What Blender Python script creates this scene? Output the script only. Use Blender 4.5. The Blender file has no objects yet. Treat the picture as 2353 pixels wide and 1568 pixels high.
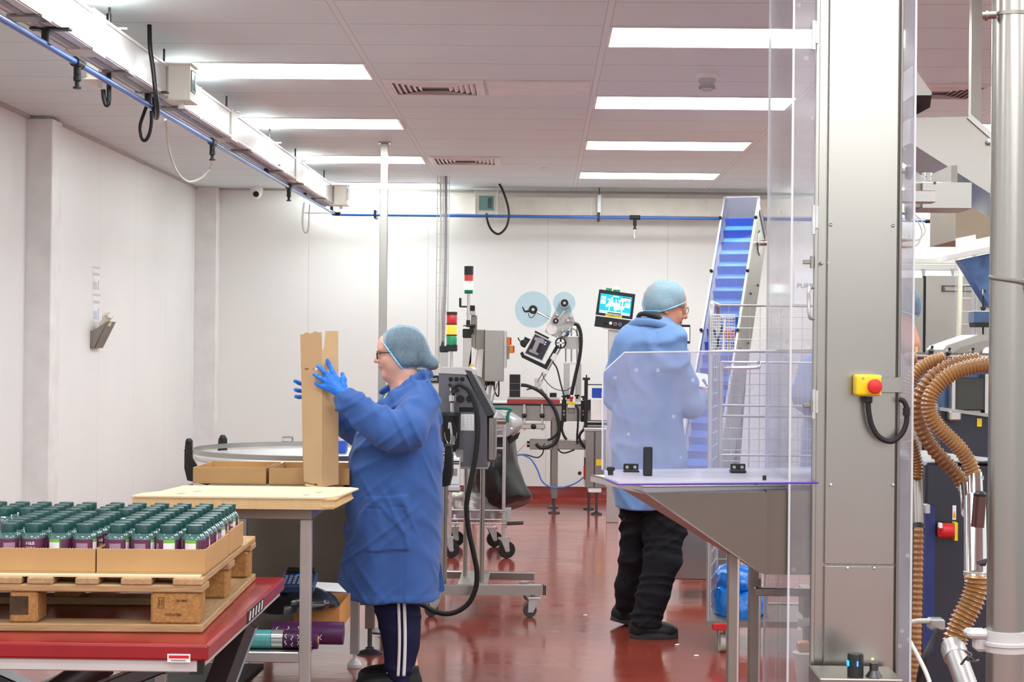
import bpy, bmesh, math, random
import numpy as np
from mathutils import Vector, Matrix
random.seed(7)
PI = math.pi
SC = bpy.context.scene
COL = SC.collection

# ---------------------------------------------------------------- camera
FPX, CX, CY = 4000.0, 1176.5, 784.0          # focal length and centre in the 2353 x 1568 frame
CAM = Vector((0, 0, 1.45))
_F = Vector((-0.017125, 1, 0.00475)).normalized()
_R0 = _F.cross(Vector((0, 0, 1))).normalized()
_U0 = _R0.cross(_F).normalized()
ROLL = 0.0105
_R = _R0 * math.cos(ROLL) + _U0 * math.sin(ROLL)
_U = _U0 * math.cos(ROLL) - _R0 * math.sin(ROLL)
cd = bpy.data.cameras.new('camera')
cd.sensor_width = 36; cd.sensor_fit = 'HORIZONTAL'
cd.lens = 36 * FPX / 2353
cd.clip_start = 0.1; cd.clip_end = 200
cam = bpy.data.objects.new('camera', cd)
m = Matrix((_R, _U, -_F)).transposed().to_4x4()
m.translation = CAM
cam.matrix_world = m
COL.objects.link(cam)
SC.camera = cam

# ---------------------------------------------------------------- exposure, world, lamps out of frame
vs = SC.view_settings
vs.view_transform = 'Standard'; vs.look = 'None'; vs.gamma = 1; vs.use_curve_mapping = False
SC.display_settings.display_device = 'sRGB'
vs.exposure = 0.24
PANEL = 15.0                                   # radiance of a ceiling panel
SC.cycles.transparent_max_bounces = 24
SC.cycles.max_bounces = 10
SC.cycles.use_denoising = True
wd = bpy.data.worlds.new('world'); SC.world = wd; wd.use_nodes = True
_nt = wd.node_tree; _bg = _nt.nodes['Background']; _bg.inputs[1].default_value = 1.0
_tc = _nt.nodes.new('ShaderNodeTexCoord'); _sp = _nt.nodes.new('ShaderNodeSeparateXYZ'); _cr = _nt.nodes.new('ShaderNodeValToRGB')
_ma = _nt.nodes.new('ShaderNodeMath'); _ma.operation = 'MULTIPLY_ADD'; _ma.inputs[1].default_value = 0.5; _ma.inputs[2].default_value = 0.5
_nt.links.new(_tc.outputs['Generated'], _sp.inputs[0]); _nt.links.new(_sp.outputs['Z'], _ma.inputs[0]); _nt.links.new(_ma.outputs[0], _cr.inputs[0]); _nt.links.new(_cr.outputs[0], _bg.inputs[0])
_e = _cr.color_ramp.elements                 # the rest of the hall: dim floor below, brighter above
_e[0].position = 0.40; _e[0].color = (0.34, 0.31, 0.30, 1); _e[1].position = 0.56; _e[1].color = (1.0, 1.03, 1.06, 1)
ZC = 3.0                                      # ceiling height
TY0, TYS = 8.311, 0.5677                      # ceiling tile joints along the room
TX0, TXS = 0.297, 1.262                       # and across it
def area_lamp(x, y):
    l = bpy.data.lights.new('ceiling_lamp', 'AREA'); l.shape = 'RECTANGLE'
    l.size = 1.22; l.size_y = 0.55; l.energy = PANEL * PI * 1.22 * 0.55
    l.color = (0.94, 1.0, 1.005)
    o = bpy.data.objects.new('ceiling_lamp', l); o.location = (x, y, ZC - 0.012); COL.objects.link(o)
for _x, _ys in ((-1.6, (7.5, 5.2, 2.9, 0.6, -1.7)), (0.92, (6.3, 4.05, 1.8, -0.5)), (2.19, (1.0, -1.0)), (3.45, (7.5, 5.2, 2.9, 0.6, -1.7))):  # short row right of centre is added to brighten the elevator column's reflection
    for _y in _ys: area_lamp(_x, _y)

# ---------------------------------------------------------------- helpers
def P(px, py, Y):
    """world point seen at photo pixel (px, py) at distance Y along the room"""
    d = _R * ((px - CX) / FPX) + _U * ((CY - py) / FPX) + _F
    return CAM + d * (Y / d.y)
def W(n, Y): return n * Y / FPX
def V(*a): return Vector(a)

def lin(c):
    c = c / 255.0
    return c / 12.92 if c <= 0.04045 else ((c + 0.055) / 1.055) ** 2.4
def rgb(r, g, b): return (lin(r), lin(g), lin(b), 1)

def nd(nt, t, **kw):
    n = nt.nodes.new(t)
    for k, v in kw.items():
        if k.startswith('_'): setattr(n, k[1:], v)
        else: n.inputs[k].default_value = v
    return n
MATS = {}
def mat(name, c, rough=0.5, metal=0.0, spec=0.5, var=0.06, vs_=6.0, bump=0.0, bs=60.0, emit=None, es=0.0, coat=0.0, trans=0.0, ior=1.45, sub=0.0, stretch=None, rv=0.0, sheen=0.0):
    if name in MATS: return MATS[name]
    M = bpy.data.materials.new(name); M.use_nodes = True
    nt = M.node_tree; b = nt.nodes['Principled BSDF']
    b.inputs['Roughness'].default_value = rough; b.inputs['Metallic'].default_value = metal
    b.inputs['Specular IOR Level'].default_value = spec; b.inputs['IOR'].default_value = ior
    b.inputs['Coat Weight'].default_value = coat; b.inputs['Transmission Weight'].default_value = trans
    b.inputs['Subsurface Weight'].default_value = sub
    b.inputs['Sheen Weight'].default_value = sheen
    if sub: b.inputs['Subsurface Radius'].default_value = (0.012, 0.005, 0.003)
    tc = nd(nt, 'ShaderNodeTexCoord'); mp = nd(nt, 'ShaderNodeMapping')
    if stretch: mp.inputs['Scale'].default_value = stretch
    nt.links.new(tc.outputs['Object'], mp.inputs['Vector'])
    nz = nd(nt, 'ShaderNodeTexNoise', Scale=vs_, Detail=5.0)
    nt.links.new(mp.outputs['Vector'], nz.inputs['Vector'])
    cr = nd(nt, 'ShaderNodeValToRGB')
    col = rgb(*c)
    cr.color_ramp.elements[0].position = 0.3; cr.color_ramp.elements[1].position = 0.7
    cr.color_ramp.elements[0].color = tuple(x * (1 - var) for x in col[:3]) + (1,)
    cr.color_ramp.elements[1].color = tuple(min(1, x * (1 + var)) for x in col[:3]) + (1,)
    nt.links.new(nz.outputs['Fac'], cr.inputs['Fac'])
    nt.links.new(cr.outputs['Color'], b.inputs['Base Color'])
    if rv:
        mr = nd(nt, 'ShaderNodeMapRange'); mr.inputs['To Min'].default_value = max(0.02, rough - rv); mr.inputs['To Max'].default_value = rough + rv
        nt.links.new(nz.outputs['Fac'], mr.inputs['Value']); nt.links.new(mr.outputs['Result'], b.inputs['Roughness'])
    if bump:
        n2 = nd(nt, 'ShaderNodeTexNoise', Scale=bs, Detail=4.0)
        nt.links.new(mp.outputs['Vector'], n2.inputs['Vector'])
        bp = nd(nt, 'ShaderNodeBump', Strength=bump, Distance=0.01)
        nt.links.new(n2.outputs['Fac'], bp.inputs['Height']); nt.links.new(bp.outputs['Normal'], b.inputs['Normal'])
    if emit:
        b.inputs['Emission Color'].default_value = rgb(*emit); b.inputs['Emission Strength'].default_value = es
    MATS[name] = M
    return M

def film(name, tint, haze, hcol, pattern=None, scale=60.0, gloss=0.1):
    """clear sheet: transparent + a share of milky scatter + a little gloss"""
    if name in MATS: return MATS[name]
    M = bpy.data.materials.new(name); M.use_nodes = True
    nt = M.node_tree; nt.nodes.clear()
    out = nd(nt, 'ShaderNodeOutputMaterial'); tr = nd(nt, 'ShaderNodeBsdfTransparent'); tr.inputs[0].default_value = rgb(*tint)
    df = nd(nt, 'ShaderNodeBsdfDiffuse'); df.inputs[0].default_value = rgb(*hcol)
    tl = nd(nt, 'ShaderNodeBsdfTranslucent'); tl.inputs[0].default_value = rgb(*hcol)
    mx0 = nd(nt, 'ShaderNodeMixShader'); mx0.inputs[0].default_value = 0.5
    nt.links.new(df.outputs[0], mx0.inputs[1]); nt.links.new(tl.outputs[0], mx0.inputs[2])
    mx = nd(nt, 'ShaderNodeMixShader'); mx.inputs[0].default_value = haze
    nt.links.new(tr.outputs[0], mx.inputs[1]); nt.links.new(mx0.outputs[0], mx.inputs[2])
    gl = nd(nt, 'ShaderNodeBsdfGlossy'); gl.inputs['Roughness'].default_value = 0.06
    fr = nd(nt, 'ShaderNodeFresnel', IOR=1.35)
    ml = nd(nt, 'ShaderNodeMath', _operation='MULTIPLY'); ml.inputs[1].default_value = gloss * 10
    nt.links.new(fr.outputs[0], ml.inputs[0])
    mx2 = nd(nt, 'ShaderNodeMixShader'); nt.links.new(ml.outputs[0], mx2.inputs[0])
    nt.links.new(mx.outputs[0], mx2.inputs[1]); nt.links.new(gl.outputs[0], mx2.inputs[2])
    nt.links.new(mx2.outputs[0], out.inputs[0])
    if pattern:
        tc = nd(nt, 'ShaderNodeTexCoord')
        if pattern == 'scratch':      # cloudy wear and small spots on old polycarbonate
            nz = nd(nt, 'ShaderNodeTexNoise', Scale=scale, Detail=8.0, Roughness=0.7)
            nt.links.new(tc.outputs['Object'], nz.inputs['Vector'])
            mr = nd(nt, 'ShaderNodeMapRange'); mr.inputs['From Min'].default_value = 0.3; mr.inputs['From Max'].default_value = 0.75
            mr.inputs['To Min'].default_value = haze * 0.6; mr.inputs['To Max'].default_value = haze * 1.5
            nt.links.new(nz.outputs['Fac'], mr.inputs['Value'])
            vo = nd(nt, 'ShaderNodeTexVoronoi', Scale=13.0)
            nt.links.new(tc.outputs['Object'], vo.inputs['Vector'])
            lt = nd(nt, 'ShaderNodeMath', _operation='LESS_THAN'); lt.inputs[1].default_value = 0.085
            nt.links.new(vo.outputs['Distance'], lt.inputs[0])
            m2 = nd(nt, 'ShaderNodeMath', _operation='MULTIPLY_ADD'); m2.inputs[1].default_value = 0.25
            nt.links.new(lt.outputs[0], m2.inputs[0]); nt.links.new(mr.outputs[0], m2.inputs[2])
            nt.links.new(m2.outputs[0], mx.inputs[0])
        if pattern == 'net':          # crimped non-woven hair net
            mp = nd(nt, 'ShaderNodeMapping'); mp.inputs['Scale'].default_value = (1.0, 1.0, 1.7)
            nt.links.new(tc.outputs['Object'], mp.inputs['Vector'])
            vo = nd(nt, 'ShaderNodeTexVoronoi', Scale=scale, _feature='DISTANCE_TO_EDGE')
            nt.links.new(mp.outputs[0], vo.inputs['Vector'])
            nz = nd(nt, 'ShaderNodeTexNoise', Scale=14.0, Detail=3.0)
            nt.links.new(tc.outputs['Object'], nz.inputs['Vector'])
            mr = nd(nt, 'ShaderNodeMapRange'); mr.inputs['From Min'].default_value = 0.0; mr.inputs['From Max'].default_value = 0.16
            mr.inputs['To Min'].default_value = min(1, haze * 1.75); mr.inputs['To Max'].default_value = haze * 0.7
            nt.links.new(vo.outputs['Distance'], mr.inputs['Value'])
            m2 = nd(nt, 'ShaderNodeMath', _operation='MULTIPLY_ADD'); m2.inputs[1].default_value = 0.5; m2.inputs[2].default_value = -0.25
            nt.links.new(nz.outputs['Fac'], m2.inputs[0])
            ad = nd(nt, 'ShaderNodeMath', _operation='ADD', _use_clamp=True)
            nt.links.new(mr.outputs[0], ad.inputs[0]); nt.links.new(m2.outputs[0], ad.inputs[1])
            nt.links.new(ad.outputs[0], mx.inputs[0])
    MATS[name] = M
    return M

def catmull(pts, n=8):
    pts = [Vector(p) for p in pts]
    if len(pts) < 3: return pts
    out = []
    ext = [pts[0] * 2 - pts[1]] + pts + [pts[-1] * 2 - pts[-2]]
    for i in range(1, len(ext) - 2):
        a, b, c, d = ext[i - 1:i + 3]
        for k in range(n):
            t = k / n
            out.append(0.5 * ((2 * b) + (c - a) * t + (2 * a - 5 * b + 4 * c - d) * t * t + (3 * b - a - 3 * c + d) * t ** 3))
    out.append(pts[-1])
    return out
def frame(z):
    z = Vector(z).normalized()
    t = Vector((0, 0, 1)) if abs(z.z) < 0.9 else Vector((1, 0, 0))
    x = t.cross(z).normalized()
    return x, z.cross(x), z

class MB:
    """collects shapes into one mesh"""
    def __init__(s, M=None): s.bm = bmesh.new(); s.M = M
    def _x(s, vs):
        if s.M: 
            for v in vs: v.co = s.M @ v.co
    def box(s, x0, x1, y0, y1, z0, z1, bev=0.0, seg=1):
        r = bmesh.ops.create_cube(s.bm, size=1.0)['verts']
        for v in r:
            v.co = Vector(((x0 + x1) / 2 + v.co.x * (x1 - x0), (y0 + y1) / 2 + v.co.y * (y1 - y0), (z0 + z1) / 2 + v.co.z * (z1 - z0)))
        s._x(r)
        if bev:
            ed = list({e for v in r for e in v.link_edges})
            bmesh.ops.bevel(s.bm, geom=ed, offset=bev, segments=seg, affect='EDGES', profile=0.5)
        return s
    def obox(s, c, ax, ay, az, sx, sy, sz, bev=0.0):
        """box centred at c with given axes"""
        M0 = s.M
        Mx = Matrix((Vector(ax).normalized(), Vector(ay).normalized(), Vector(az).normalized())).transposed().to_4x4(); Mx.translation = Vector(c)
        s.M = (M0 @ Mx) if M0 else Mx
        s.box(-sx / 2, sx / 2, -sy / 2, sy / 2, -sz / 2, sz / 2, bev); s.M = M0
        return s
    def bar(s, p0, p1, w, h=None, bev=0.0, up=(0, 0, 1)):
        """rectangular bar from p0 to p1"""
        p0, p1 = Vector(p0), Vector(p1); z = (p1 - p0).normalized(); u = Vector(up)
        if abs(z.dot(u)) > 0.95: u = Vector((0, 1, 0))
        x = u.cross(z).normalized(); y = z.cross(x)
        return s.obox((p0 + p1) / 2, x, y, z, w, h or w, (p1 - p0).length, bev)
    def rings(s, rings, cap=True, closed=False):
        vs = [[s.bm.verts.new(p) for p in r] for r in rings]
        n = len(vs[0])
        for i in range(len(vs) - 1 + (1 if closed else 0)):
            a, b = vs[i], vs[(i + 1) % len(vs)]
            for k in range(n):
                s.bm.faces.new((a[k], a[(k + 1) % n], b[(k + 1) % n], b[k]))
        if cap and not closed:
            s.bm.faces.new(vs[0][::-1]); s.bm.faces.new(vs[-1])
        s._x([v for r in vs for v in r])
        return s
    def cyl(s, p0, p1, r0, r1=None, seg=16, cap=True):
        p0, p1 = Vector(p0), Vector(p1); r1 = r0 if r1 is None else r1
        if max(r0, r1) > .007: seg = max(seg, 16)
        x, y, z = frame(p1 - p0)
        R = []
        for p, r in ((p0, r0), (p1, r1)):
            R.append([p + x * (r * math.cos(2 * PI * k / seg)) + y * (r * math.sin(2 * PI * k / seg)) for k in range(seg)])
        return s.rings(R, cap)
    def tube(s, pts, r, seg=10, n=8, smooth=True, cap=True, closed=False):
        pts = catmull(pts, n) if smooth else [Vector(p) for p in pts]
        if callable(r) or r > .0065: seg = max(seg, 14)
        L = len(pts); R = []; x = None
        for i, p in enumerate(pts):
            z = (pts[min(i + 1, L - 1)] - pts[max(i - 1, 0)]).normalized()
            if closed: z = (pts[(i + 1) % L] - pts[i - 1]).normalized()
            if x is None: x = frame(z)[0]
            else: x = (x - z * x.dot(z)).normalized()
            y = z.cross(x)
            rr = r(i / max(1, L - 1)) if callable(r) else r
            R.append([p + x * (rr * math.cos(2 * PI * k / seg)) + y * (rr * math.sin(2 * PI * k / seg)) for k in range(seg)])
        return s.rings(R, cap, closed)
    def lathe(s, prof, c=(0, 0, 0), axis=(0, 0, 1), seg=24, cap=True):
        c = Vector(c); x, y, z = frame(axis)
        R = [[c + z * h + x * (max(r, 1e-4) * math.cos(2 * PI * k / seg)) + y * (max(r, 1e-4) * math.sin(2 * PI * k / seg)) for k in range(seg)] for r, h in prof]
        return s.rings(R, cap)
    def ball(s, c, r, seg=14, sc=(1, 1, 1)):
        n = seg // 2
        c = Vector(c)
        R = []
        for i in range(1, n):
            a = PI * i / n
            R.append([c + Vector((r * sc[0] * math.sin(a) * math.cos(2 * PI * k / seg), r * sc[1] * math.sin(a) * math.sin(2 * PI * k / seg), -r * sc[2] * math.cos(a))) for k in range(seg)])
        return s.rings(R)
    def prism(s, pts, off):
        """polygon extruded by the vector off"""
        off = Vector(off); pts = [Vector(p) for p in pts]
        a = [s.bm.verts.new(p) for p in pts]; b = [s.bm.verts.new(p + off) for p in pts]
        n = len(a)
        s.bm.faces.new(a[::-1]); s.bm.faces.new(b)
        for k in range(n): s.bm.faces.new((a[k], a[(k + 1) % n], b[(k + 1) % n], b[k]))
        s._x(a + b)
        return s
    def pp(s, pix, Y, dep):
        """outline read in photo pixels, standing at distance Y, dep thick away from us"""
        return s.prism([P(x, y, Y) for x, y in pix], (0, dep, 0))
    def pb(s, x0, y0, x1, y1, Y, dep, bev=0.0, seg=1):
        a, b = P(x0, y0, Y), P(x1, y1, Y)
        return s.box(min(a.x, b.x), max(a.x, b.x), Y, Y + dep, min(a.z, b.z), max(a.z, b.z), bev, seg)
    def grid(s, fn, nu, nv, closed_u=False):
        vs = [[s.bm.verts.new(fn(i / (nu if closed_u else nu - 1), j / (nv - 1))) for i in range(nu)] for j in range(nv)]
        for j in range(nv - 1):
            for i in range(nu if closed_u else nu - 1):
                s.bm.faces.new((vs[j][i], vs[j][(i + 1) % nu], vs[j + 1][(i + 1) % nu], vs[j + 1][i]))
        s._x([v for r in vs for v in r])
        return s
    def mesh(s, name, m=None, smooth=27, normals=True):
        if normals: bmesh.ops.recalc_face_normals(s.bm, faces=s.bm.faces)
        me = bpy.data.meshes.new(name); s.bm.to_mesh(me); s.bm.free()
        fin(me, m, smooth)
        return me
def fin(me, m=None, smooth=27):
    if m: me.materials.append(m)
    if smooth:
        me.polygons.foreach_set('use_smooth', [True] * len(me.polygons))
        me.set_sharp_from_angle(angle=math.radians(smooth))
    me.update()

def wloc(o):
    v = Vector(o.location)
    while o.parent: o = o.parent; v += o.location
    return v
def link(name, me, parent=None, loc=None):
    o = bpy.data.objects.new(name, me); COL.objects.link(o)
    if parent is not None:
        o.parent = parent; o.location = (loc if loc is not None else Vector((0, 0, 0))) - wloc(parent)
    elif loc is not None: o.location = loc
    return o
def tag(o, label=None, cat=None, group=None, kind=None):
    if label: o['label'] = label
    if cat: o['category'] = cat
    if group: o['group'] = group
    if kind: o['kind'] = kind
    return o
def thing(name, label, cat, loc=(0, 0, 0), group=None):
    o = bpy.data.objects.new(name, None); COL.objects.link(o)
    o.location = loc; o.empty_display_size = 0.1
    return tag(o, label, cat, group)
def part(name, mb, m, parent, smooth=27, label=None):
    o = link(name, mb.mesh(name, m, smooth) if isinstance(mb, MB) else mb, parent)
    if label: o['label'] = label
    return o
def recentre(me):
    co = np.empty(len(me.vertices) * 3); me.vertices.foreach_get('co', co); co = co.reshape(-1, 3)
    c = Vector(((co[:, 0].min() + co[:, 0].max()) / 2, (co[:, 1].min() + co[:, 1].max()) / 2, co[:, 2].min()))
    me.transform(Matrix.Translation(-c)); return c
def solo(name, mb, m, label, cat, group=None, smooth=27):
    me = mb.mesh(name, m, smooth) if isinstance(mb, MB) else mb
    c = recentre(me)
    return tag(link(name, me, None, c), label, cat, group)
def struct(name, mb, m, smooth=0):
    return tag(link(name, mb.mesh(name, m, smooth)), kind='structure')
def copy_tree(o, parent=None):
    kids = [c for c in bpy.data.objects if c.parent == o]
    c = o.copy(); COL.objects.link(c)
    if parent is not None: c.parent = parent
    for k in kids: copy_tree(k, c)
    return c
def text_mesh(s, size, m, depth=0.0006, align='CENTER'):
    cu = bpy.data.curves.new('lettering', 'FONT'); cu.body = s; cu.size = size; cu.extrude = depth; cu.align_x = align; cu.align_y = 'CENTER'
    cu.resolution_u = 3
    o = bpy.data.objects.new('lettering', cu); COL.objects.link(o)
    dg = bpy.context.evaluated_depsgraph_get()
    me = bpy.data.meshes.new_from_object(o.evaluated_get(dg))
    bpy.data.objects.remove(o)
    me.materials.clear(); me.materials.append(m)
    return me
def lettering(s, size, m, c, parent, right=(1, 0, 0), up=(0, 0, 1), name='lettering'):
    """flat raised lettering centred at c, reading along right"""
    me = text_mesh(s, size, m)
    r, u = Vector(right).normalized(), Vector(up).normalized(); n = r.cross(u)
    Mx = Matrix((r, u, n)).transposed().to_4x4(); Mx.translation = Vector(c)
    me.transform(Mx)
    return link(name, me, parent)

# ---------------------------------------------------------------- materials
def lined(name, c, lines, rough=0.5, spec=0.4, var=0.02, coat=0.0):
    """panelled surface: joints (axis, period, offset, half width, colour) drawn in the panel's own coordinates"""
    M = mat(name, c, rough, 0, spec, var, 1.2, coat=coat)
    nt = M.node_tree; b = nt.nodes['Principled BSDF']
    src = b.inputs['Base Color'].links[0].from_socket
    tc = nd(nt, 'ShaderNodeTexCoord'); sp = nd(nt, 'ShaderNodeSeparateXYZ'); nt.links.new(tc.outputs['Object'], sp.inputs[0])
    for ax, per, off, hw, lc in lines:
        a = nd(nt, 'ShaderNodeMath', _operation='ADD'); a.inputs[1].default_value = -off + per * 1000.5
        nt.links.new(sp.outputs['XYZ'.index(ax)], a.inputs[0])
        f = nd(nt, 'ShaderNodeMath', _operation='MODULO'); f.inputs[1].default_value = per
        nt.links.new(a.outputs[0], f.inputs[0])
        d = nd(nt, 'ShaderNodeMath', _operation='SUBTRACT'); d.inputs[1].default_value = per / 2
        nt.links.new(f.outputs[0], d.inputs[0])
        e = nd(nt, 'ShaderNodeMath', _operation='ABSOLUTE'); nt.links.new(d.outputs[0], e.inputs[0])
        g = nd(nt, 'ShaderNodeMath', _operation='LESS_THAN'); g.inputs[1].default_value = hw
        nt.links.new(e.outputs[0], g.inputs[0])
        mx = nd(nt, 'ShaderNodeMix', _data_type='RGBA'); mx.inputs['B'].default_value = rgb(*lc)
        nt.links.new(g.outputs[0], mx.inputs['Factor']); nt.links.new(src, mx.inputs['A'])
        src = mx.outputs['Result']
    nt.links.new(src, b.inputs['Base Color'])
    return M
WALLM = lined('wall_panel_back', (236, 236, 233), [('X', 1.17, 0.05, 0.003, (214, 214, 210))], 0.42, 0.4)
WALLS = lined('wall_panel_side', (236, 236, 234), [('Y', 1.17, 0.35, 0.004, (216, 216, 213))], 0.42, 0.4)
CEIL = lined('ceiling_tile', (227, 241, 244), [('Y', TYS, TY0, 0.0035, (168, 174, 176)), ('X', TXS, TX0, 0.014, (232, 243, 245)), ('X', TXS, TX0 + 0.016, 0.002, (198, 206, 208)), ('X', TXS, TX0 - 0.016, 0.002, (198, 206, 208))], 0.55, 0.3)
TRIMW = mat('trim_white', (232, 231, 229), 0.4)
RED_EP = mat('red_epoxy_cove', (128, 44, 38), 0.25)
STEEL = mat('stainless_steel', (170, 167, 161), 0.30, 1.0, var=0.05, vs_=3.0, rv=0.08)
STEELV = mat('brushed_stainless', (174, 171, 165), 0.27, 1.0, var=0.02, vs_=1.5, rv=0.05)
STEELD = mat('dull_stainless', (150, 145, 138), 0.42, 1.0, var=0.08, vs_=4.0, rv=0.06)
STEELK = mat('dark_steel', (92, 90, 92), 0.4, 0.9)
CHROME = mat('polished_steel', (215, 213, 210), 0.12, 1.0)
ALU = mat('aluminium', (200, 198, 195), 0.38, 1.0, var=0.04)
GALV = mat('galvanised_steel', (196, 198, 198), 0.42, 0.85, var=0.08, vs_=30)
BLACK = mat('black_plastic', (26, 26, 28), 0.42)
BLACKM = mat('matt_black', (22, 22, 24), 0.75)
RUBBER = mat('black_rubber', (30, 30, 31), 0.6)
GREYC = mat('grey_cable', (158, 158, 160), 0.5)
PALEC = mat('pale_cable', (214, 214, 204), 0.5)
CREAM = mat('cream_plastic', (228, 225, 212), 0.45)
WHITEP = mat('white_plastic', (236, 236, 234), 0.4)
BLUEP = mat('blue_air_pipe', (62, 112, 196), 0.3, coat=0.3)
YELLOW = mat('yellow_plastic', (238, 206, 30), 0.4)
REDP = mat('red_plastic', (206, 42, 44), 0.4)
GREENP = mat('green_plastic', (22, 112, 100), 0.4)
ORANGE = mat('orange_plastic', (232, 142, 44), 0.4)
BLUEPL = mat('blue_plastic', (28, 74, 178), 0.4)
CARDH = mat('fresh_card', (206, 173, 132), 0.85, spec=0.2, var=0.04, vs_=9, bump=0.05, bs=160)
CARD = mat('corrugated_card', (190, 151, 104), 0.85, spec=0.2, var=0.05, vs_=9, bump=0.05, bs=160)
CARDE = mat('card_edge', (214, 184, 138), 0.9, spec=0.1, var=0.18, vs_=120, stretch=(1, 1, 6))
CARDL = mat('pale_card', (222, 203, 170), 0.85, spec=0.2, var=0.03)
PAPER = mat('white_paper', (240, 240, 240), 0.8)
INK = mat('black_ink', (40, 38, 40), 0.7)
GREYINK = mat('grey_ink', (150, 150, 156), 0.8)
PURPLEP = mat('purple_plastic', (78, 36, 80), 0.4)

def floor_mat():
    M = bpy.data.materials.new('red_resin_floor'); M.use_nodes = True
    nt = M.node_tree; b = nt.nodes['Principled BSDF']
    tc = nd(nt, 'ShaderNodeTexCoord')
    n1 = nd(nt, 'ShaderNodeTexNoise', Scale=1.1, Detail=6.0, Roughness=0.6); nt.links.new(tc.outputs['Object'], n1.inputs['Vector'])
    cr = nd(nt, 'ShaderNodeValToRGB')
    cr.color_ramp.elements[0].position = 0.32; cr.color_ramp.elements[0].color = rgb(126, 50, 39)
    cr.color_ramp.elements[1].position = 0.7; cr.color_ramp.elements[1].color = rgb(150, 66, 52)
    nt.links.new(n1.outputs['Fac'], cr.inputs['Fac']); nt.links.new(cr.outputs['Color'], b.inputs['Base Color'])
    mp = nd(nt, 'ShaderNodeMapping'); mp.inputs['Scale'].default_value = (0.7, 2.2, 1)
    nt.links.new(tc.outputs['Object'], mp.inputs[0])
    n2 = nd(nt, 'ShaderNodeTexNoise', Scale=2.0, Detail=7.0, Roughness=0.65); nt.links.new(mp.outputs[0], n2.inputs['Vector'])
    mr = nd(nt, 'ShaderNodeMapRange'); mr.inputs['From Min'].default_value = 0.3; mr.inputs['From Max'].default_value = 0.7
    mr.inputs['To Min'].default_value = 0.09; mr.inputs['To Max'].default_value = 0.2
    nt.links.new(n2.outputs['Fac'], mr.inputs['Value']); nt.links.new(mr.outputs['Result'], b.inputs['Roughness'])
    n3 = nd(nt, 'ShaderNodeTexNoise', Scale=9.0, Detail=3.0); nt.links.new(tc.outputs['Object'], n3.inputs['Vector'])
    bp = nd(nt, 'ShaderNodeBump', Strength=0.10, Distance=0.01)
    nt.links.new(n3.outputs['Fac'], bp.inputs['Height']); nt.links.new(bp.outputs['Normal'], b.inputs['Normal'])
    b.inputs['Specular IOR Level'].default_value = 0.75
    return M
FLOORM = floor_mat()

# ---------------------------------------------------------------- the room
XL, XLF, XR, YB = -3.5, -3.38, 4.6, 17.0
struct('floor', MB().box(XL - .1, XR + .1, -3, YB + .1, -0.12, 0), FLOORM)
struct('ceiling', MB().box(XL - .1, XR + .1, -3, YB + .1, ZC, ZC + 0.12), CEIL)
struct('wall_back', MB().box(XL - .1, XR + .1, YB, YB + 0.12, 0, ZC), WALLM)
struct('wall_left', MB().box(XL - 0.12, XL, 5.0, 11.78, 0, ZC).box(XLF - 0.24, XLF, 11.78, YB, 0, ZC), WALLS)
struct('wall_right', MB().box(XR, XR + 0.12, 10.5, YB, 0, ZC), WALLS)
struct('trim_1', MB().box(XL - 0.02, -3.325, 11.72, 11.96, 0, ZC - 0.02, 0.006), TRIMW)
struct('trim_2', MB().box(XLF - 0.02, -3.165, 16.84, YB, 0, ZC, 0.006), TRIMW)
def cove(x0, y0, x1, y1, nx, ny):
    mb = MB(); r = []
    prof = [(0, 0.115), (0.012, 0.115), (0.014, 0.06), (0.025, 0.03), (0.06, 0.008), (0.09, 0.0), (0.0, 0.0)]
    for x, y in ((x0, y0), (x1, y1)): r.append([V(x + nx * a, y + ny * a, z) for a, z in prof])
    return mb.rings(r)
struct('baseboard_back', cove(-3.16, YB, XR, YB, 0, -1), RED_EP, 30)
struct('baseboard_left', cove(XLF, 11.96, XLF, 16.84, 1, 0), RED_EP, 30)
struct('baseboard_left', cove(XL, 5.0, XL, 11.72, 1, 0), RED_EP, 30)
# thin dark shadow gap profile where the ceiling meets the walls
GAPM = mat('ceiling_edge_trim', (188, 184, 182), 0.5)
struct('trim_3', MB().box(XLF, XR, YB - 0.025, YB, ZC - 0.02, ZC), GAPM)
struct('trim_4', MB().box(XLF, XLF + 0.025, 11.98, 16.84, ZC - 0.02, ZC).box(XL, XL + 0.025, 5.0, 11.72, ZC - 0.02, ZC), GAPM)

# ---------------------------------------------------------------- lamps set in the ceiling
DIFF = mat('lamp_diffuser', (255, 255, 255), 0.6, emit=(248, 255, 255), es=PANEL)
def ceiling_light(ix, k, label):
    x0 = TX0 + TXS * ix + 0.012; x1 = x0 + TXS - 0.024
    y0 = TY0 + TYS * k + 0.008; y1 = y0 + TYS - 0.016
    t = thing('ceiling_light', label, 'ceiling light', ((x0 + x1) / 2, (y0 + y1) / 2, ZC), 'recessed light panels in the ceiling')
    mb = MB()
    for a in ((x0, x1, y0, y0 + .016), (x0, x1, y1 - .016, y1), (x0, x0 + .016, y0 + .016, y1 - .016), (x1 - .016, x1, y0 + .016, y1 - .016)):
        mb.box(*a, ZC - 0.006, ZC + 0.001)
    part('frame', mb, WHITEP, t)
    part('diffuser', MB().box(x0 + .016, x1 - .016, y0 + .016, y1 - .016, ZC - 0.004, ZC + 0.001), DIFF, t)
ordl = ['nearest', 'second nearest', 'third nearest', 'farthest']
for i, k in enumerate((0, 4, 8, 12)):
    ceiling_light(0, k, f'bright rectangular ceiling panel, {ordl[i]} in the row above the screen and the man')
for i, k in enumerate((2, 6, 10, 14)):
    ceiling_light(-2, k, f'bright rectangular ceiling panel, {ordl[i]} in the row beside the white cable trunking')
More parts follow.
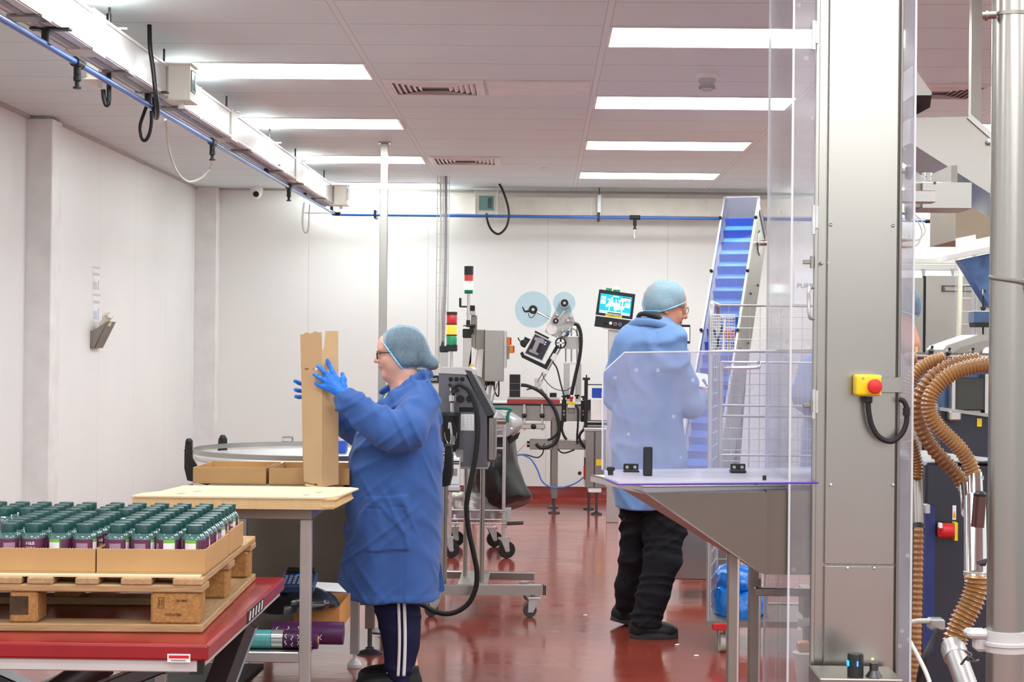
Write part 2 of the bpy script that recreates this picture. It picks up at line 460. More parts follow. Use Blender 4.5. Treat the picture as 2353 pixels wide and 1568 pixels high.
for i, k in enumerate((2, 6, 10, 14)):
    ceiling_light(2, k, f'bright rectangular ceiling panel, {ordl[i]} in the row beyond the steel chute on the right')

def air_vent(x0, k, label, n=6):
    y0 = TY0 + TYS * k; y1 = y0 + TYS; x1 = x0 + 0.58
    t = thing('air_vent', label, 'air vent', ((x0 + x1) / 2, (y0 + y1) / 2, ZC), 'square air vents in the ceiling')
    f = MB()
    for a in ((x0, x1, y0 + .01, y0 + .045), (x0, x1, y1 - .045, y1 - .01), (x0, x0 + .035, y0 + .045, y1 - .045), (x1 - .035, x1, y0 + .045, y1 - .045)):
        f.box(*a, ZC - 0.012, ZC + 0.002, 0.002)
    part('frame', f, WHITEP, t)
    part('backing', MB().box(x0 + .02, x1 - .02, y0 + .03, y1 - .03, ZC - 0.002, ZC + 0.002), mat('vent_shadow', (150, 140, 136), 0.8), t)
    for j in range(n):
        a = 0.05 + 0.032 * j
        cx, cy = (x0 + x1) / 2, (y0 + y1) / 2; hx, hy = 0.29 - a, 0.2839 - a
        if hx < 0.03: break
        mb = MB(); ri = []
        for sx, sy in ((-1, -1), (1, -1), (1, 1), (-1, 1)):
            ri.append([V(cx + sx * hx, cy + sy * hy, ZC - 0.014), V(cx + sx * (hx + .022), cy + sy * (hy + .022), ZC - 0.002), V(cx + sx * (hx + .024), cy + sy * (hy + .024), ZC - 0.002), V(cx + sx * (hx + .003), cy + sy * (hy + .003), ZC - 0.015)])
        mb.rings(ri, cap=False, closed=True)
        part('louvre', mb, WHITEP, t)
air_vent(TX0 - TXS + 0.03, 3, 'white square louvred air vent in the ceiling, nearer of the two left of centre')
air_vent(TX0 - TXS + 0.03, 10, 'white square louvred air vent in the ceiling, farther one above the back wall')
air_vent(TX0 + TXS + 0.45, 3, 'white louvred air vent in the ceiling beside the steel chute')
# plain access flap next to each vent
solo('access_panel', MB().box(TX0 - TXS + 0.63, TX0 - 0.03, TY0 + TYS * 3 + .01, TY0 + TYS * 4 - .01, ZC - 0.008, ZC + 0.001, 0.002), TRIMW, 'flat white access panel in the ceiling beside the nearer air vent', 'access panel')

def smoke(px, py, Y, label):
    c = P(px, py, Y)
    t = thing('smoke_detector', label, 'smoke detector', (c.x, c.y, ZC))
    part('base', MB().lathe([(0.06, 0.0), (0.06, -0.025), (0.05, -0.03)], (c.x, c.y, ZC + .001), (0, 0, 1)), WHITEP, t)
    part('sensor_head', MB().lathe([(0.048, -0.03), (0.05, -0.045), (0.036, -0.062), (0.034, -0.085), (0.026, -0.093)], (c.x, c.y, ZC), (0, 0, 1)), mat('detector_grey', (186, 184, 182), 0.5), t)
    part('dark_slots', MB().lathe([(0.046, -0.066), (0.0465, -0.068), (0.0465, -0.078), (0.046, -0.08)], (c.x, c.y, ZC), (0, 0, 1)), GREYINK, t)
smoke(1625, 172, 9.74, 'white round smoke detector on the ceiling between two right-hand light panels')
for (px, py, Y, lb) in ((1248, 236, 10.95, 'small white ceiling sensor nearer the camera, below the access panel'), (1250, 385, 14.8, 'small white ceiling sensor near the back wall beside the far vent')):
    c = P(px, py, Y)
    solo('ceiling_sensor', MB().lathe([(0.022, 0), (0.022, -0.006), (0.014, -0.012)], (c.x, c.y, ZC + .001)), WHITEP, lb, 'ceiling sensor')

# security camera under the ceiling by the back wall
c = P(590, 440, 16.85)
t = thing('security_camera', 'white dome security camera at the top of the back wall', 'security camera', (c.x, c.y, ZC))
part('base', MB().lathe([(0.055, 0), (0.062, -0.02), (0.06, -0.05)], (c.x, c.y, ZC)), WHITEP, t)
part('dome', MB().ball((c.x, c.y - 0.01, ZC - 0.06), 0.058, 18), WHITEP, t)
part('lens', MB().cyl((c.x, c.y - 0.045, ZC - 0.07), (c.x + .006, c.y - 0.072, ZC - 0.078), 0.033, 0.026), BLACK, t)

# ---------------------------------------------------------------- trunking and air pipe overhead
TA, TB = V(-2.03, 5.2, 2.81), V(-1.915, 15.75, 2.81)
td = (TB - TA).normalized(); tn = V(td.y, -td.x, 0)
def tp(Y, off=0.0, z=2.81):
    s = (Y - TA.y) / td.y
    q = TA + td * s + tn * off; return V(q.x, q.y, z)
t = thing('cable_trunking', 'long white cable trunking hanging along the left under the ceiling', 'cable trunking', tp(10))
TRK = mat('grey_white_trunking', (208, 208, 205), 0.35)
part('trunking_body', MB().bar(TA, TB, 0.11, 0.165, 0.004), TRK, t)
lip = MB().bar(tp(5.2, .057, 2.885), tp(15.7, .057, 2.885), 0.008, 0.012); part('lid_edge', lip, WHITEP, t)
part('lid_edge', MB().bar(tp(5.2, .057, 2.735), tp(15.7, .057, 2.735), 0.008, 0.012), WHITEP, t)
part('base_slot', MB().bar(tp(5.2, -.01, 2.726), tp(15.7, -.01, 2.726), 0.03, 0.006), GREYC, t)
for Y in (7.55, 10.7, 13.3): part('joint_cover', MB().bar(tp(Y - .1), tp(Y + .1), 0.125, 0.178, 0.004), CREAM, t)
for Y in (6.35, 9.7, 12.0, 14.2): part('joint_strip', MB().bar(tp(Y - .012), tp(Y + .012), 0.12, 0.172, 0.002), WHITEP, t)
for Y in (6.75, 8.1, 9.3, 11.3, 12.6, 13.6, 14.9): part('base_clip', MB().bar(tp(Y - .06, 0, 2.722), tp(Y + .06, 0, 2.722), 0.14, 0.01, 0.002), STEELD, t)
for Y in (7.95, 9.05, 10.75, 12.35, 13.55, 15.2):
    part('hanger_rod', MB().cyl(tp(Y, 0, 2.88), tp(Y, 0, ZC), 0.006), STEELK, t)
    part('hanger_bracket', MB().bar(tp(Y, -.08, 2.902), tp(Y, .085, 2.902), 0.03, 0.008), GALV, t)
def breaker_box(name, c, ax, label, sx=0.15, sz=0.2, sy=0.10, rise=0):
    """junction box: ax = direction its door faces"""
    ax = V(*ax); r = ax.cross(V(0, 0, 1)) * -1
    t = thing(name, label, 'junction box', c)
    part('housing', MB().obox(c, r, ax, (0, 0, 1), sx, sy, sz, 0.012), CREAM, t)
    f = V(*c) + ax * (sy / 2)
    part('window', MB().obox(f + V(0, 0, .012), r, ax, (0, 0, 1), sx * .66, 0.012, sz * .56, 0.004), mat('green_tint_window', (120, 158, 152), 0.15), t)
    part('breaker', MB().obox(f + V(0, 0, .012) + r * (sx * .16), r, ax, (0, 0, 1), sx * .18, 0.016, sz * .4, 0.002), mat('breaker_grey', (78, 100, 100), 0.4), t)
    part('cable_gland', MB().cyl(V(*c) + V(0, 0, -sz / 2), V(*c) + V(0, 0, -sz / 2 - .03), 0.016), WHITEP, t)
    return t
q = tp(8.95, 0.115, 2.80)
breaker_box('junction_box', (q.x, q.y, q.z), (1, 0, 0), 'cream junction box with a window on the long trunking', 0.17, 0.19, 0.12)
q = tp(15.45, 0.12, 2.80)
breaker_box('junction_box', (q.x, q.y, q.z), (1, 0, 0), 'cream junction box at the far corner where the trunkings meet', 0.17, 0.18, 0.12)
q = tp(8.2, -0.11, 2.77)
breaker_box('junction_box', (q.x, q.y, q.z), (-1, 0, 0), 'cream junction box on the hidden side of the near trunking', 0.15, 0.15, 0.09)

B0, B1 = P(700, 468, 16.72), P(2230, 478, 16.72)
zb = 2.825
t = thing('cable_trunking', 'cream cable trunking running along the top of the back wall', 'cable trunking', (0, 16.72, zb))
part('trunking_body', MB().box(B0.x, B1.x, 16.66, 16.78, zb - .085, zb + .085, 0.004), CREAM, t)
for x in (-0.62, 0.45, 1.58, 2.6): part('lid_seam', MB().box(x, x + .012, 16.652, 16.66, zb - .085, zb + .085), WHITEP, t)
a = P(814, 467, 16.64); part('joint_cover', MB().box(a.x - .13, a.x + .13, 16.64, 16.66, zb - .09, zb + .09, 0.004), CREAM, t)
for sx in (-.085, .085):
    for sz in (-.06, .06): part('screw', MB().cyl((a.x + sx, 16.645, zb + sz), (a.x + sx, 16.634, zb + sz), 0.012), GREYC, t)
for px in (862, 1377):
    a = P(px, 460, 16.6); part('hanger_rod', MB().cyl((a.x, 16.62, zb - .13), (a.x, 16.62, ZC), 0.006), STEELK, t)
    part('hanger_bracket', MB().box(a.x - .018, a.x + .018, 16.61, 16.66, zb - .1, zb + .11, 0.003), GALV, t)
a = P(1118, 470, 16.62)
breaker_box('breaker_box', (a.x, 16.62, zb + .005), (0, -1, 0), 'small breaker box with a green window on the back-wall trunking', 0.21, 0.24, 0.08)

# blue air line
A0, A1 = P(-60, 6, 6.1), P(768, 491, 16.35)
t = thing('air_pipe', 'blue compressed-air pipe hanging beside the long white trunking', 'air pipe', A0 * .5 + A1 * .5)
part('pipe', MB().cyl(A0, A1, 0.0145, seg=12), BLUEP, t)
def along(px):
    """point of the pipe seen at photo column px"""
    lo, hi = 0.0, 1.0
    for _ in range(40):
        mid = (lo + hi) / 2; q = A0.lerp(A1, mid) - CAM
        x = CX + FPX * q.dot(_R) / q.dot(_F)
        if x < px: lo = mid
        else: hi = mid
    return A0.lerp(A1, lo)
ad = (A1 - A0).normalized()
for px in (105, 340, 612, 700, 762):
    q = along(px); cl = part('pipe_clip', MB().obox(q + V(0, 0, 0.03), ad, (1, 0, 0), (0, 0, 1), 0.035, 0.03, 0.06, 0.006).obox(q + V(0.02, 0, 0.062), (1, 0, 0), ad, (0, 0, 1), 0.16, 0.05, 0.008), BLACK, t)
def air_tee(q, d, parent, drop=0.11):
    part('tee_fitting', MB().cyl(q - d * .05, q + d * .05, 0.022).cyl(q, q - V(0, 0, .05), 0.016), BLACK, parent)
    part('drop_valve', MB().lathe([(0.012, -.05), (0.017, -.055), (0.017, -.075), (0.01, -.08), (0.01, -drop + .01), (0.018, -drop + .008), (0.018, -drop)], q), BLACK, parent)
for px in (178, 488, 664): air_tee(along(px), ad, t)
part('elbow', MB().tube([A1 - ad * .06, A1, A1 + V(.06, 0, 0)], 0.022, 10, 4), BLACK, t)
C0, C1 = P(772, 493, 16.45), P(2143, 508, 16.45)
t = thing('air_pipe', 'blue compressed-air pipe running along the back wall below the trunking', 'air pipe', C0 * .5 + C1 * .5)
part('pipe', MB().cyl(C0, C1, 0.0145, seg=12), BLUEP, t)
for px in (862, 1376): q = P(px, 495 + (px - 862) * .0105, 16.45); part('pipe_clip', MB().box(q.x - .012, q.x + .012, 16.43, 16.63, q.z - .03, q.z + .05, 0.003), BLACK, t)
q = P(1459, 500, 16.45); air_tee(q, V(1, 0, 0), t)
part('drop_hose', MB().tube([q + V(0, 0, -.1), q + V(-.005, 0, -.15), q + V(.0, -.01, -.2)], 0.006, 8), PALEC, t)
part('elbow', MB().cyl(C1 - V(.07, 0, 0), C1 + V(.02, 0, 0), 0.022).ball(C1 + V(.03, 0, 0), 0.024), BLACK, t)
D1 = P(2240, 478, 13.0)
solo('air_pipe', MB().cyl(C1 + V(.03, -.02, 0), D1, 0.0145, seg=12), BLUEP, 'blue compressed-air pipe coming forward above the cabinets on the right', 'air pipe')

def cable(name, pts, r, m, label, cat='cable', seg=10):
    return solo(name, MB().tube(pts, r, seg), m, label, cat)
Y = 8.35
cable('hanging_cable', [V(P(341, 66, Y).x, Y + .02, ZC), P(345, 110, Y), P(352, 160, Y), P(358, 215, Y), P(362, 250, Y + .05), P(360, 271, Y + .2), P(354, 262, Y + .4), P(354, 240, Y + .5), P(354, 222, Y + .56)], 0.011, BLACK, 'black cable dropping from the ceiling past the cream junction box')
Y = 8.1
cable('hanging_cable', [P(237, 206, Y), P(239, 225, Y), P(244, 241, Y), P(250, 232, Y), P(250, 180, Y), P(249.5, 120, Y), V(P(250, 60, Y).x, Y, ZC)], 0.011, BLACK, 'black cable looping below the nearest part of the white trunking')
Y = 8.95
cable('hanging_cable', [P(339, 238, Y), P(331, 260, Y), P(322, 290, Y), P(326, 318, Y), P(335, 322, Y), P(344, 305, Y), P(348, 280, Y), P(348, 255, Y)], 0.009, BLACK, 'short black cable loop below the blue pipe near the junction box')
Y = 11.0
qh = along(488)
cable('air_hose', [P(380, 275, 9.6), P(384, 320, 9.8), P(394, 365, 10.0), P(410, 400, 10.2), P(434, 418, 10.5), P(463, 408, 10.8), P(482, 385, 11), qh + V(0, 0, -.1)], 0.007, PALEC, 'pale coiled-down air hose hanging in a curve from the blue pipe', 'air hose')
Y = 14.4
cable('hanging_cable', [P(699, 466, Y), P(696, 490, Y), P(696, 520, Y), P(702, 535, Y), P(709, 525, Y), P(711, 490, Y), P(712, 470, Y)], 0.008, GREYC, 'grey cable loop below the far end of the long trunking')
Y = 16.3
cable('hanging_cable', [V(P(1147, 418, Y).x, Y, ZC), P(1156, 440, Y), P(1166, 470, Y), P(1169, 495, Y), P(1163, 522, Y), P(1146, 538, Y), P(1129, 528, Y), P(1119, 505, Y), P(1118, 492, 16.58)], 0.011, BLACK, 'black cable looping from the ceiling to the green-windowed breaker box')

# steel post
c = P(884, 330, 13.1)
t = thing('steel_post', 'square stainless steel post from floor to ceiling behind the woman', 'post', (c.x, 13.1, 0))
part('shaft', MB().box(c.x - .029, c.x + .029, 13.07, 13.128, 0.0, ZC - .008, 0.003), STEELV, t)
part('top_plate', MB().box(c.x - .045, c.x + .045, 13.05, 13.148, ZC - .01, ZC), STEELV, t)
part('foot_plate', MB().box(c.x - .07, c.x + .07, 13.03, 13.17, 0, .01), STEELV, t)

# wire basket riser with cables
def riser(px0, px1, Y, ztop, zbot, label, nring, cables):
    a, b = P(px0, 600, Y), P(px1, 600, Y); x0, x1 = a.x, b.x
    t = thing('cable_basket', label, 'cable basket', ((x0 + x1) / 2, Y, zbot))
    mb = MB()
    for (x, y) in ((x0, Y), (x0, Y + .05), (x1, Y), (x1, Y + .05), (x0 + .03, Y + .06), (x1 - .03, Y + .06), ((x0 + x1) / 2, Y + .06)):
        mb.cyl((x, y, zbot), (x, y, ztop), 0.0028, seg=6)
    for i in range(nring):
        z = zbot + (ztop - zbot) * (i + .5) / nring
        mb.tube([(x0, Y - .002, z), (x0, Y + .06, z), (x1, Y + .06, z), (x1, Y - .002, z)], 0.0028, 6, smooth=False)
    part('wire_mesh', mb, GALV, t)
    for dx, r, mm in cables:
        part('cable', MB().tube([(x0 + dx, Y + .03, zbot), (x0 + dx - .012, Y + .03, zbot * .6 + ztop * .4), (x0 + dx + .006, Y + .03, zbot * .25 + ztop * .75), (x0 + dx, Y + .03, ztop)], r, 10), mm, t)
    return t
riser(1003, 1030, 15.6, ZC, 0.0, 'wire cable basket with cables rising to the ceiling behind the signal lights', 26, [(.028, .009, PALEC), (.075, .014, GREYC), (.05, .006, PALEC)])
riser(2199, 2246, 14.6, 2.63, 0.0, 'wire cable basket with pale pipes in front of the steel cabinets on the right', 24, [(.03, .02, mat('pale_pipe', (214, 214, 190), 0.5)), (.14, .012, GREYC), (.15, .008, GREYC)])

# notices and the steel paper holder on the left wall
def on_left(px, py):
    d = P(px, py, 1.0) - CAM; s = (XLF - CAM.x) / d.x; return CAM + d * s
def notice(px, py0, py1, lab, ink, wid=0.21):
    a, b = on_left(px, py0), on_left(px, py1)
    t = thing('notice', lab, 'notice', (XLF, a.y + wid / 2, b.z))
    part('sheet', MB().box(XLF, XLF + .003, a.y, a.y + wid, b.z, a.z), PAPER, t)
    h = a.z - b.z
    g = mat('green_grey_print', (196, 214, 206), 0.8)
    part('header_band', MB().box(XLF + .003, XLF + .004, a.y, a.y + wid, a.z - h * .07, a.z), g, t)
    part('title_band', MB().box(XLF + .003, XLF + .004, a.y + .01, a.y + wid - .02, a.z - h * .34, a.z - h * .24), mat('grey_print', (200, 206, 208), 0.8), t)
    part('print_block', MB().box(XLF + .003, XLF + .004, a.y + .015, a.y + wid * .6, a.z - h * .9, a.z - h * .6), ink, t)
    part('print_block', MB().box(XLF + .003, XLF + .004, a.y + wid * .7, a.y + wid * .85, a.z - h * .92, a.z - h * .52), ink, t)
notice(213, 612, 671, 'white notice with reddish print on the left wall, upper of two', mat('red_grey_print', (214, 204, 204), 0.8))
notice(213, 675, 740, 'white notice with bluish print above the steel paper holder', mat('blue_grey_print', (204, 208, 226), 0.8))
a = on_left(207, 800); Yh = a.y
t = thing('paper_holder', 'stainless steel paper holder with crumpled papers on the left wall', 'paper holder', (XLF, Yh + .12, a.z))
z0 = a.z
def ph(y): return [V(XLF, y, z0), V(XLF + .035, y, z0), V(XLF + .13, y, z0 + .2), V(XLF + .125, y, z0 + .2), V(XLF + .005, y, z0 + .12)]
part('side_plate', MB().prism(ph(Yh), (0, .003, 0)), STEELD, t)
part('side_plate', MB().prism(ph(Yh + .24), (0, .003, 0)), STEELD, t)
part('front_plate', MB().prism([V(XLF + .03, Yh, z0), V(XLF + .035, Yh, z0), V(XLF + .133, Yh, z0 + .2), V(XLF + .128, Yh, z0 + .2)], (0, .243, 0)), STEELD, t)
part('back_plate', MB().box(XLF, XLF + .004, Yh, Yh + .243, z0, z0 + .13), STEELD, t)
part('yellow_label', MB().obox((XLF + .124, Yh + .09, z0 + .18), (0, 1, 0), (.43, 0, .9), (-.9, 0, .43), .07, .03, .003), mat('pale_yellow_tag', (236, 222, 160), 0.7), t)
def crumple(seed):
    rr = random.Random(seed)
    return rr
for i, (dy, s) in enumerate(((.05, .05), (.17, .07))):
    rr = random.Random(i + 3); ph_ = [rr.uniform(0, 6) for _ in range(4)]
    def fn(u, v, dy=dy, s=s, p=ph_):
        return V(XLF + .045 + .05 * v + .018 * math.sin(7 * u + p[0]) + .008 * math.sin(13 * v + p[1]), Yh + dy + s * (u - .5) * 1.6 + .01 * math.sin(9 * v + p[2]), z0 + .1 + .15 * v + .02 * math.sin(5 * u + p[3]))
    solo('crumpled_paper', MB().grid(fn, 12, 10), mat('cream_paper', (232, 226, 210), 0.8), ('small crumpled paper at the left in the wall paper holder', 'larger crumpled cream paper at the right in the wall paper holder')[i], 'paper')

# ---------------------------------------------------------------- lift table, pallet, cartons, bottles
WOOD = mat('pallet_wood', (178, 146, 108), 0.8, spec=0.2, var=0.16, vs_=14, stretch=(8, 0.8, 8), bump=0.25, bs=40)
WOODX = mat('pallet_wood_cross', (172, 140, 102), 0.8, spec=0.2, var=0.16, vs_=14, stretch=(0.8, 8, 8), bump=0.25, bs=40)
CHIP = mat('pressed_chip_block', (166, 122, 74), 0.85, spec=0.2, var=0.22, vs_=110, bump=0.3, bs=120)
REDTOP = mat('worn_red_paint', (146, 26, 32), 0.30, var=0.13, vs_=7, coat=0.15)
t = thing('lift_table', 'red scissor lift table carrying the loaded pallet at the left front', 'lift table', (-1.9, 5.2, 0))
X1, Y0, Y1, ZT = -0.86, 4.52, 5.87, 0.672
X0 = -2.75
part('platform', MB().box(X0, X1, Y0, Y1, ZT - .043, ZT, 0.007, 2), REDTOP, t, smooth=12)
part('skirt', MB().box(X0 + .01, X1 - .03, Y0 + .012, Y0 + .03, ZT - .075, ZT - .042, .003).box(X0 + .01, X1 - .012, Y0 + .035, Y1 - .02, ZT - .062, ZT - .042, .003), mat('white_grey_metal', (206, 204, 202), 0.4, 0.3), t)
part('corner_block', MB().box(X1 - .05, X1 - .014, Y0 + .014, Y0 + .05, ZT - .08, ZT - .043), BLACK, t)
q = P(411, 1513, Y0)
st = part('label', MB().box(q.x - .03, q.x + .03, Y0 - .0008, Y0 + .002, q.z - .011, q.z + .011), WHITEP, t, label='white and red warning sticker')
part('red_band', MB().box(q.x - .026, q.x + .026, Y0 - .0012, Y0 - .0006, q.z - .001, q.z + .007), REDP, st)
part('print_line', MB().box(q.x - .02, q.x + .018, Y0 - .0012, Y0 - .0006, q.z - .008, q.z - .004), GREYINK, st)
pl = part('stripe_plate', MB().box(X1 - .001, X1 + .0012, 5.12, 5.42, ZT - .041, ZT - .004), BLACK, t, label='black and white striped plate on the side')
for k in range(5):
    y = 5.15 + .055 * k
    part('white_stripe', MB().prism([V(X1 + .0006, y, ZT - .036), V(X1 + .0006, y + .018, ZT - .036), V(X1 + .0006, y + .034, ZT - .01), V(X1 + .0006, y + .016, ZT - .01)], (.0012, 0, 0)), WHITEP, pl)
for y in (4.75, 5.6):
    part('scissor_leg', MB().bar((X1 - .14, y, .06), (X1 - 1.35, y, ZT - .1), .04, .09, .004, (0, 1, 0)), STEELK, t)
    part('scissor_leg', MB().bar((X1 - .03 - .14, y + .045, ZT - .1), (X1 - 1.4, y + .045, .06), .04, .09, .004, (0, 1, 0)), STEELK, t)
part('lift_arm', MB().bar((X1 - .05, 5.35, ZT - .075), (X1 - .2, 5.1, .1), .07, .05, .004), STEELK, t)
part('base_frame', MB().box(X0, X1 - .1, 4.66, 4.74, 0, .06, .005).box(X0, X1 - .1, 5.66, 5.74, 0, .06, .005).box(X1 - .18, X1 - .1, 4.7, 5.7, 0, .06), STEELK, t)
part('cylinder', MB().cyl((-1.9, 5.2, .1), (-1.3, 5.2, .5), .045), STEELK, t)

# everything on the table is turned a little to the left
PR = Matrix.Translation((-0.910, 4.70, 0)) @ Matrix.Rotation(0.031, 4, 'Z')
def PW(x, y, z): return PR @ V(x, y, z)
pz = ZT + .001
t = thing('pallet', 'worn wooden block pallet on the red lift table', 'pallet', PW(-.5, .5, pz))
PLX, PLY = -1.0, 1.08
def pm(): return MB(PR)
for y0 in (0.0, .49, .98):
    part('bottom_board', pm().box(PLX, 0, y0, y0 + .10, pz, pz + .022, .003), WOODX, t)
part('bottom_board', pm().box(-.10, -.001, .10, .98, pz, pz + .021, .003), WOOD, t)
for x0, w in ((-.142, .132), (-.522, .075), (-1.0, .1)):
    for y0 in (0.004, .49, .96):
        o = part('block', pm().box(x0, x0 + w, y0, y0 + .105, pz + .022, pz + .108, .006), CHIP, t)
        if y0 < .1 and x0 > -.6:
            c = PW(x0 + w / 2, y0 - .0006, pz + .07)
            br = mat('burnt_stamp', (92, 62, 34), 0.9)
            if x0 > -.2:
                for (dx, dz, w_, h_) in ((-.045, .01, .002, .028), (-.03, .01, .002, .028), (-.0375, .024, .017, .002), (-.0375, -.004, .017, .002), (-.041, .01, .003, .018), (-.035, .01, .003, .018)):
                    part('stamp_mark', MB().obox(c + V(dx, 0, dz), (1, .031, 0), (-.031, 1, 0), (0, 0, 1), w_, .0016, h_), br, o)
                lettering('00024700', .011, br, c + V(-.005, 0, -.022), o)
                lettering('DE 4902', .009, br, c + V(.018, 0, .016), o)
            else:
                part('dark_stain', MB().obox(c + V(-.012, 0, 0), (1, .031, 0), (-.031, 1, 0), (0, 0, 1), .05, .0014, .05), mat('dark_stain', (70, 52, 36), 0.9, var=.3, vs_=40), o)
for y0 in (0.0, .488, .97):
    part('stringer_board', pm().box(PLX, 0, y0, y0 + .11, pz + .108, pz + .128, .003), WOODX, t)
for i, (x0, x1) in enumerate(((-.082, -.002), (-.222, -.140), (-.345, -.283), (-.475, -.405), (-.60, -.49), (-.74, -.64), (-.86, -.77), (-1.0, -.9))):
    part('top_board', pm().box(x0, x1, -.002, PLY, pz + .128, pz + .147, .003), WOOD, t)
zs = pz + .147
solo('layer_sheet', pm().box(-1.0, -.012, .012, .80, zs, zs + .005), CARDL, 'flat cardboard layer sheet between the pallet and the cartons', 'cardboard sheet')
zt = zs + .0055
def tray(x0, x1, y0, y1, h, label, flute=.004, M=PR, z=None, m=CARD, lo=None):
    z = zt if z is None else z
    c = (M or Matrix()) @ V((x0 + x1) / 2, (y0 + y1) / 2, z)
    t = thing('carton_tray', label, 'carton', c, 'open cardboard trays')
    f = flute
    part('base', MB(M).box(x0, x1, y0, y1, z, z + f), m, t)
    ws = [(x0, x1, y0, y0 + f, h), (x0, x1, y1 - f, y1, h), (x0, x0 + f, y0 + f, y1 - f, lo or h), (x1 - f, x1, y0 + f, y1 - f, lo or h)]
    for a in ws: part('wall', MB(M).box(*a[:4], z + f, z + a[4], .0008, 1), m, t)
    eg = MB(M); n = int((x1 - x0) / .008)       # cut flutes showing along the front rim
    for k in range(n): eg.box(x0 + .002 + k * .008, x0 + .006 + k * .008, y0 - .0003, y0 + f * .8, z + h, z + h + .0012)
    part('cut_rim', eg, CARDL, t)['kind'] = 'stuff'
    return t
tray(-.300, -.004, .055, .490, .066, 'open carton tray of bottles at the right front corner of the pallet')
tray(-.602, -.304, .055, .490, .066, 'open carton tray of bottles at the left front of the pallet')
tray(-.436, -.004, .500, .800, .070, 'open carton tray of bottles behind the right front tray on the pallet')
tray(-.872, -.440, .500, .800, .070, 'open carton tray of bottles at the left rear of the pallet')
# bottle: built once, copied
CAPM = mat('dark_green_cap', (18, 70, 68), 0.33, var=.04)
PET = mat('green_tinted_plastic', (70, 108, 104), 0.12, var=.03, trans=0.0, coat=.6, spec=.7)
def label_mat():
    M = mat('bottle_label', (96, 42, 74), 0.45, var=.03)
    nt = M.node_tree; b = nt.nodes['Principled BSDF']
    src = b.inputs['Base Color'].links[0].from_socket
    tc = nd(nt, 'ShaderNodeTexCoord'); sp = nd(nt, 'ShaderNodeSeparateXYZ'); nt.links.new(tc.outputs['Object'], sp.inputs[0])
    at = nd(nt, 'ShaderNodeMath', _operation='ARCTAN2'); nt.links.new(sp.outputs[1], at.inputs[0]); nt.links.new(sp.outputs[0], at.inputs[1])
    def band(s, a, b_):
        x = nd(nt, 'ShaderNodeMath', _operation='GREATER_THAN'); x.inputs[1].default_value = a; nt.links.new(s, x.inputs[0])
        y = nd(nt, 'ShaderNodeMath', _operation='LESS_THAN'); y.inputs[1].default_value = b_; nt.links.new(s, y.inputs[0])
        z = nd(nt, 'ShaderNodeMath', _operation='MULTIPLY'); nt.links.new(x.outputs[0], z.inputs[0]); nt.links.new(y.outputs[0], z.inputs[1])
        return z.outputs[0]
    def mul(a, c):
        z = nd(nt, 'ShaderNodeMath', _operation='MULTIPLY'); nt.links.new(a, z.inputs[0]); nt.links.new(c, z.inputs[1]); return z.outputs[0]
    def over(f, c):
        nonlocal src
        mx = nd(nt, 'ShaderNodeMix', _data_type='RGBA'); mx.inputs['B'].default_value = rgb(*c)
        nt.links.new(f, mx.inputs['Factor']); nt.links.new(src, mx.inputs['A']); src = mx.outputs['Result']
    A = at.outputs[0]; Z = sp.outputs[2]
    over(mul(band(A, .25, 1.25), band(Z, .02, .0755)), (158, 128, 150))
    over(band(A, 1.75, 2.75), (226, 226, 224)); over(mul(band(A, 1.75, 2.75), band(Z, .0775, .09)), (112, 178, 62))
    over(band(A, 2.75, 2.9), (70, 100, 60))
    nt.links.new(src, b.inputs['Base Color']); return M
LAB = label_mat()
def bottle():
    t = thing('pill_bottle', 'x', 'bottle', (0, 0, 0), 'green-capped bottles in the cartons')
    b = link('bottle_body', MB().lathe([(.028, 0), (.0315, .003), (.032, .01), (.032, .088), (.030, .094), (.0245, .1), (.021, .103), (.0205, .107)], seg=20).mesh('bottle_body', PET, 40), t)
    lb = link('label', MB().lathe([(.0322, .016), (.0325, .018), (.0325, .084), (.0322, .086)], seg=24, cap=False).mesh('label', LAB, 40), t)
    lk = mat('white_print', (238, 232, 236), .6)
    me = text_mesh('H&B', .013, lk, .0002); m2 = text_mesh('TRIPLE', .009, mat('pink_print', (236, 170, 170), .6), .0002)
    for mm, zz in ((me, .074), (m2, .062)):
        for v in mm.vertices:
            a = v.co.x / .0328 - PI / 2; r = .0328 + v.co.z
            v.co = (r * math.cos(a), r * math.sin(a), v.co.y + zz)
        o = link('lettering', mm, lb)
    mb = MB().lathe([(.0225, .103), (.0225, .1235), (.0215, .1255), (.02, .126)], seg=28)
    link('cap', mb.mesh('cap', CAPM, 40), t)
    return t
B0_ = bottle(); nb = 0
rank = ['first', 'second', 'third', 'fourth', 'fifth', 'sixth']
def fill(xr, yf, nx, ny, where, skip=0, dx=.0702, dy=.0703):
    global nb
    rr = random.Random(len(where))
    for j in range(ny):
        for i in range(skip, nx):
            o = B0_ if nb == 0 else copy_tree(B0_)
            nb += 1
            x = xr - (nx - 1 - i) * dx; y = yf + j * dy
            o.location = PW(x + rr.uniform(-.0012, .0012), y + rr.uniform(-.0012, .0012), zt + .0045)
            o.rotation_euler = (0, 0, rr.choice([0.1, -PI * .62, -2.3, -2.5, 2.4, 1.35, -1.2, -2.35, 2.8, -2.0]))
            if j == 0 and 'front' in where: o.rotation_euler[2] = ((-2.32, -2.4, 2.75, 2.3) if 'right' in where else (-1.95, 0, 2.2, -2.32))[i]
            n = f'{rank[i]} from the left' if not skip else f'{rank[nx - 1 - i]} from the right'
            o['label'] = f'green-capped bottle in the {where} carton, {rank[j]} row back, {n}'
fill(-.0415, .095, 4, 6, 'right front')
fill(-.3415, .095, 4, 6, 'left front')
fill(-.0445, .542, 6, 4, 'right rear', dx=.0695, dy=.0703)
fill(-.4805, .542, 6, 4, 'left rear', 1, dx=.0695)

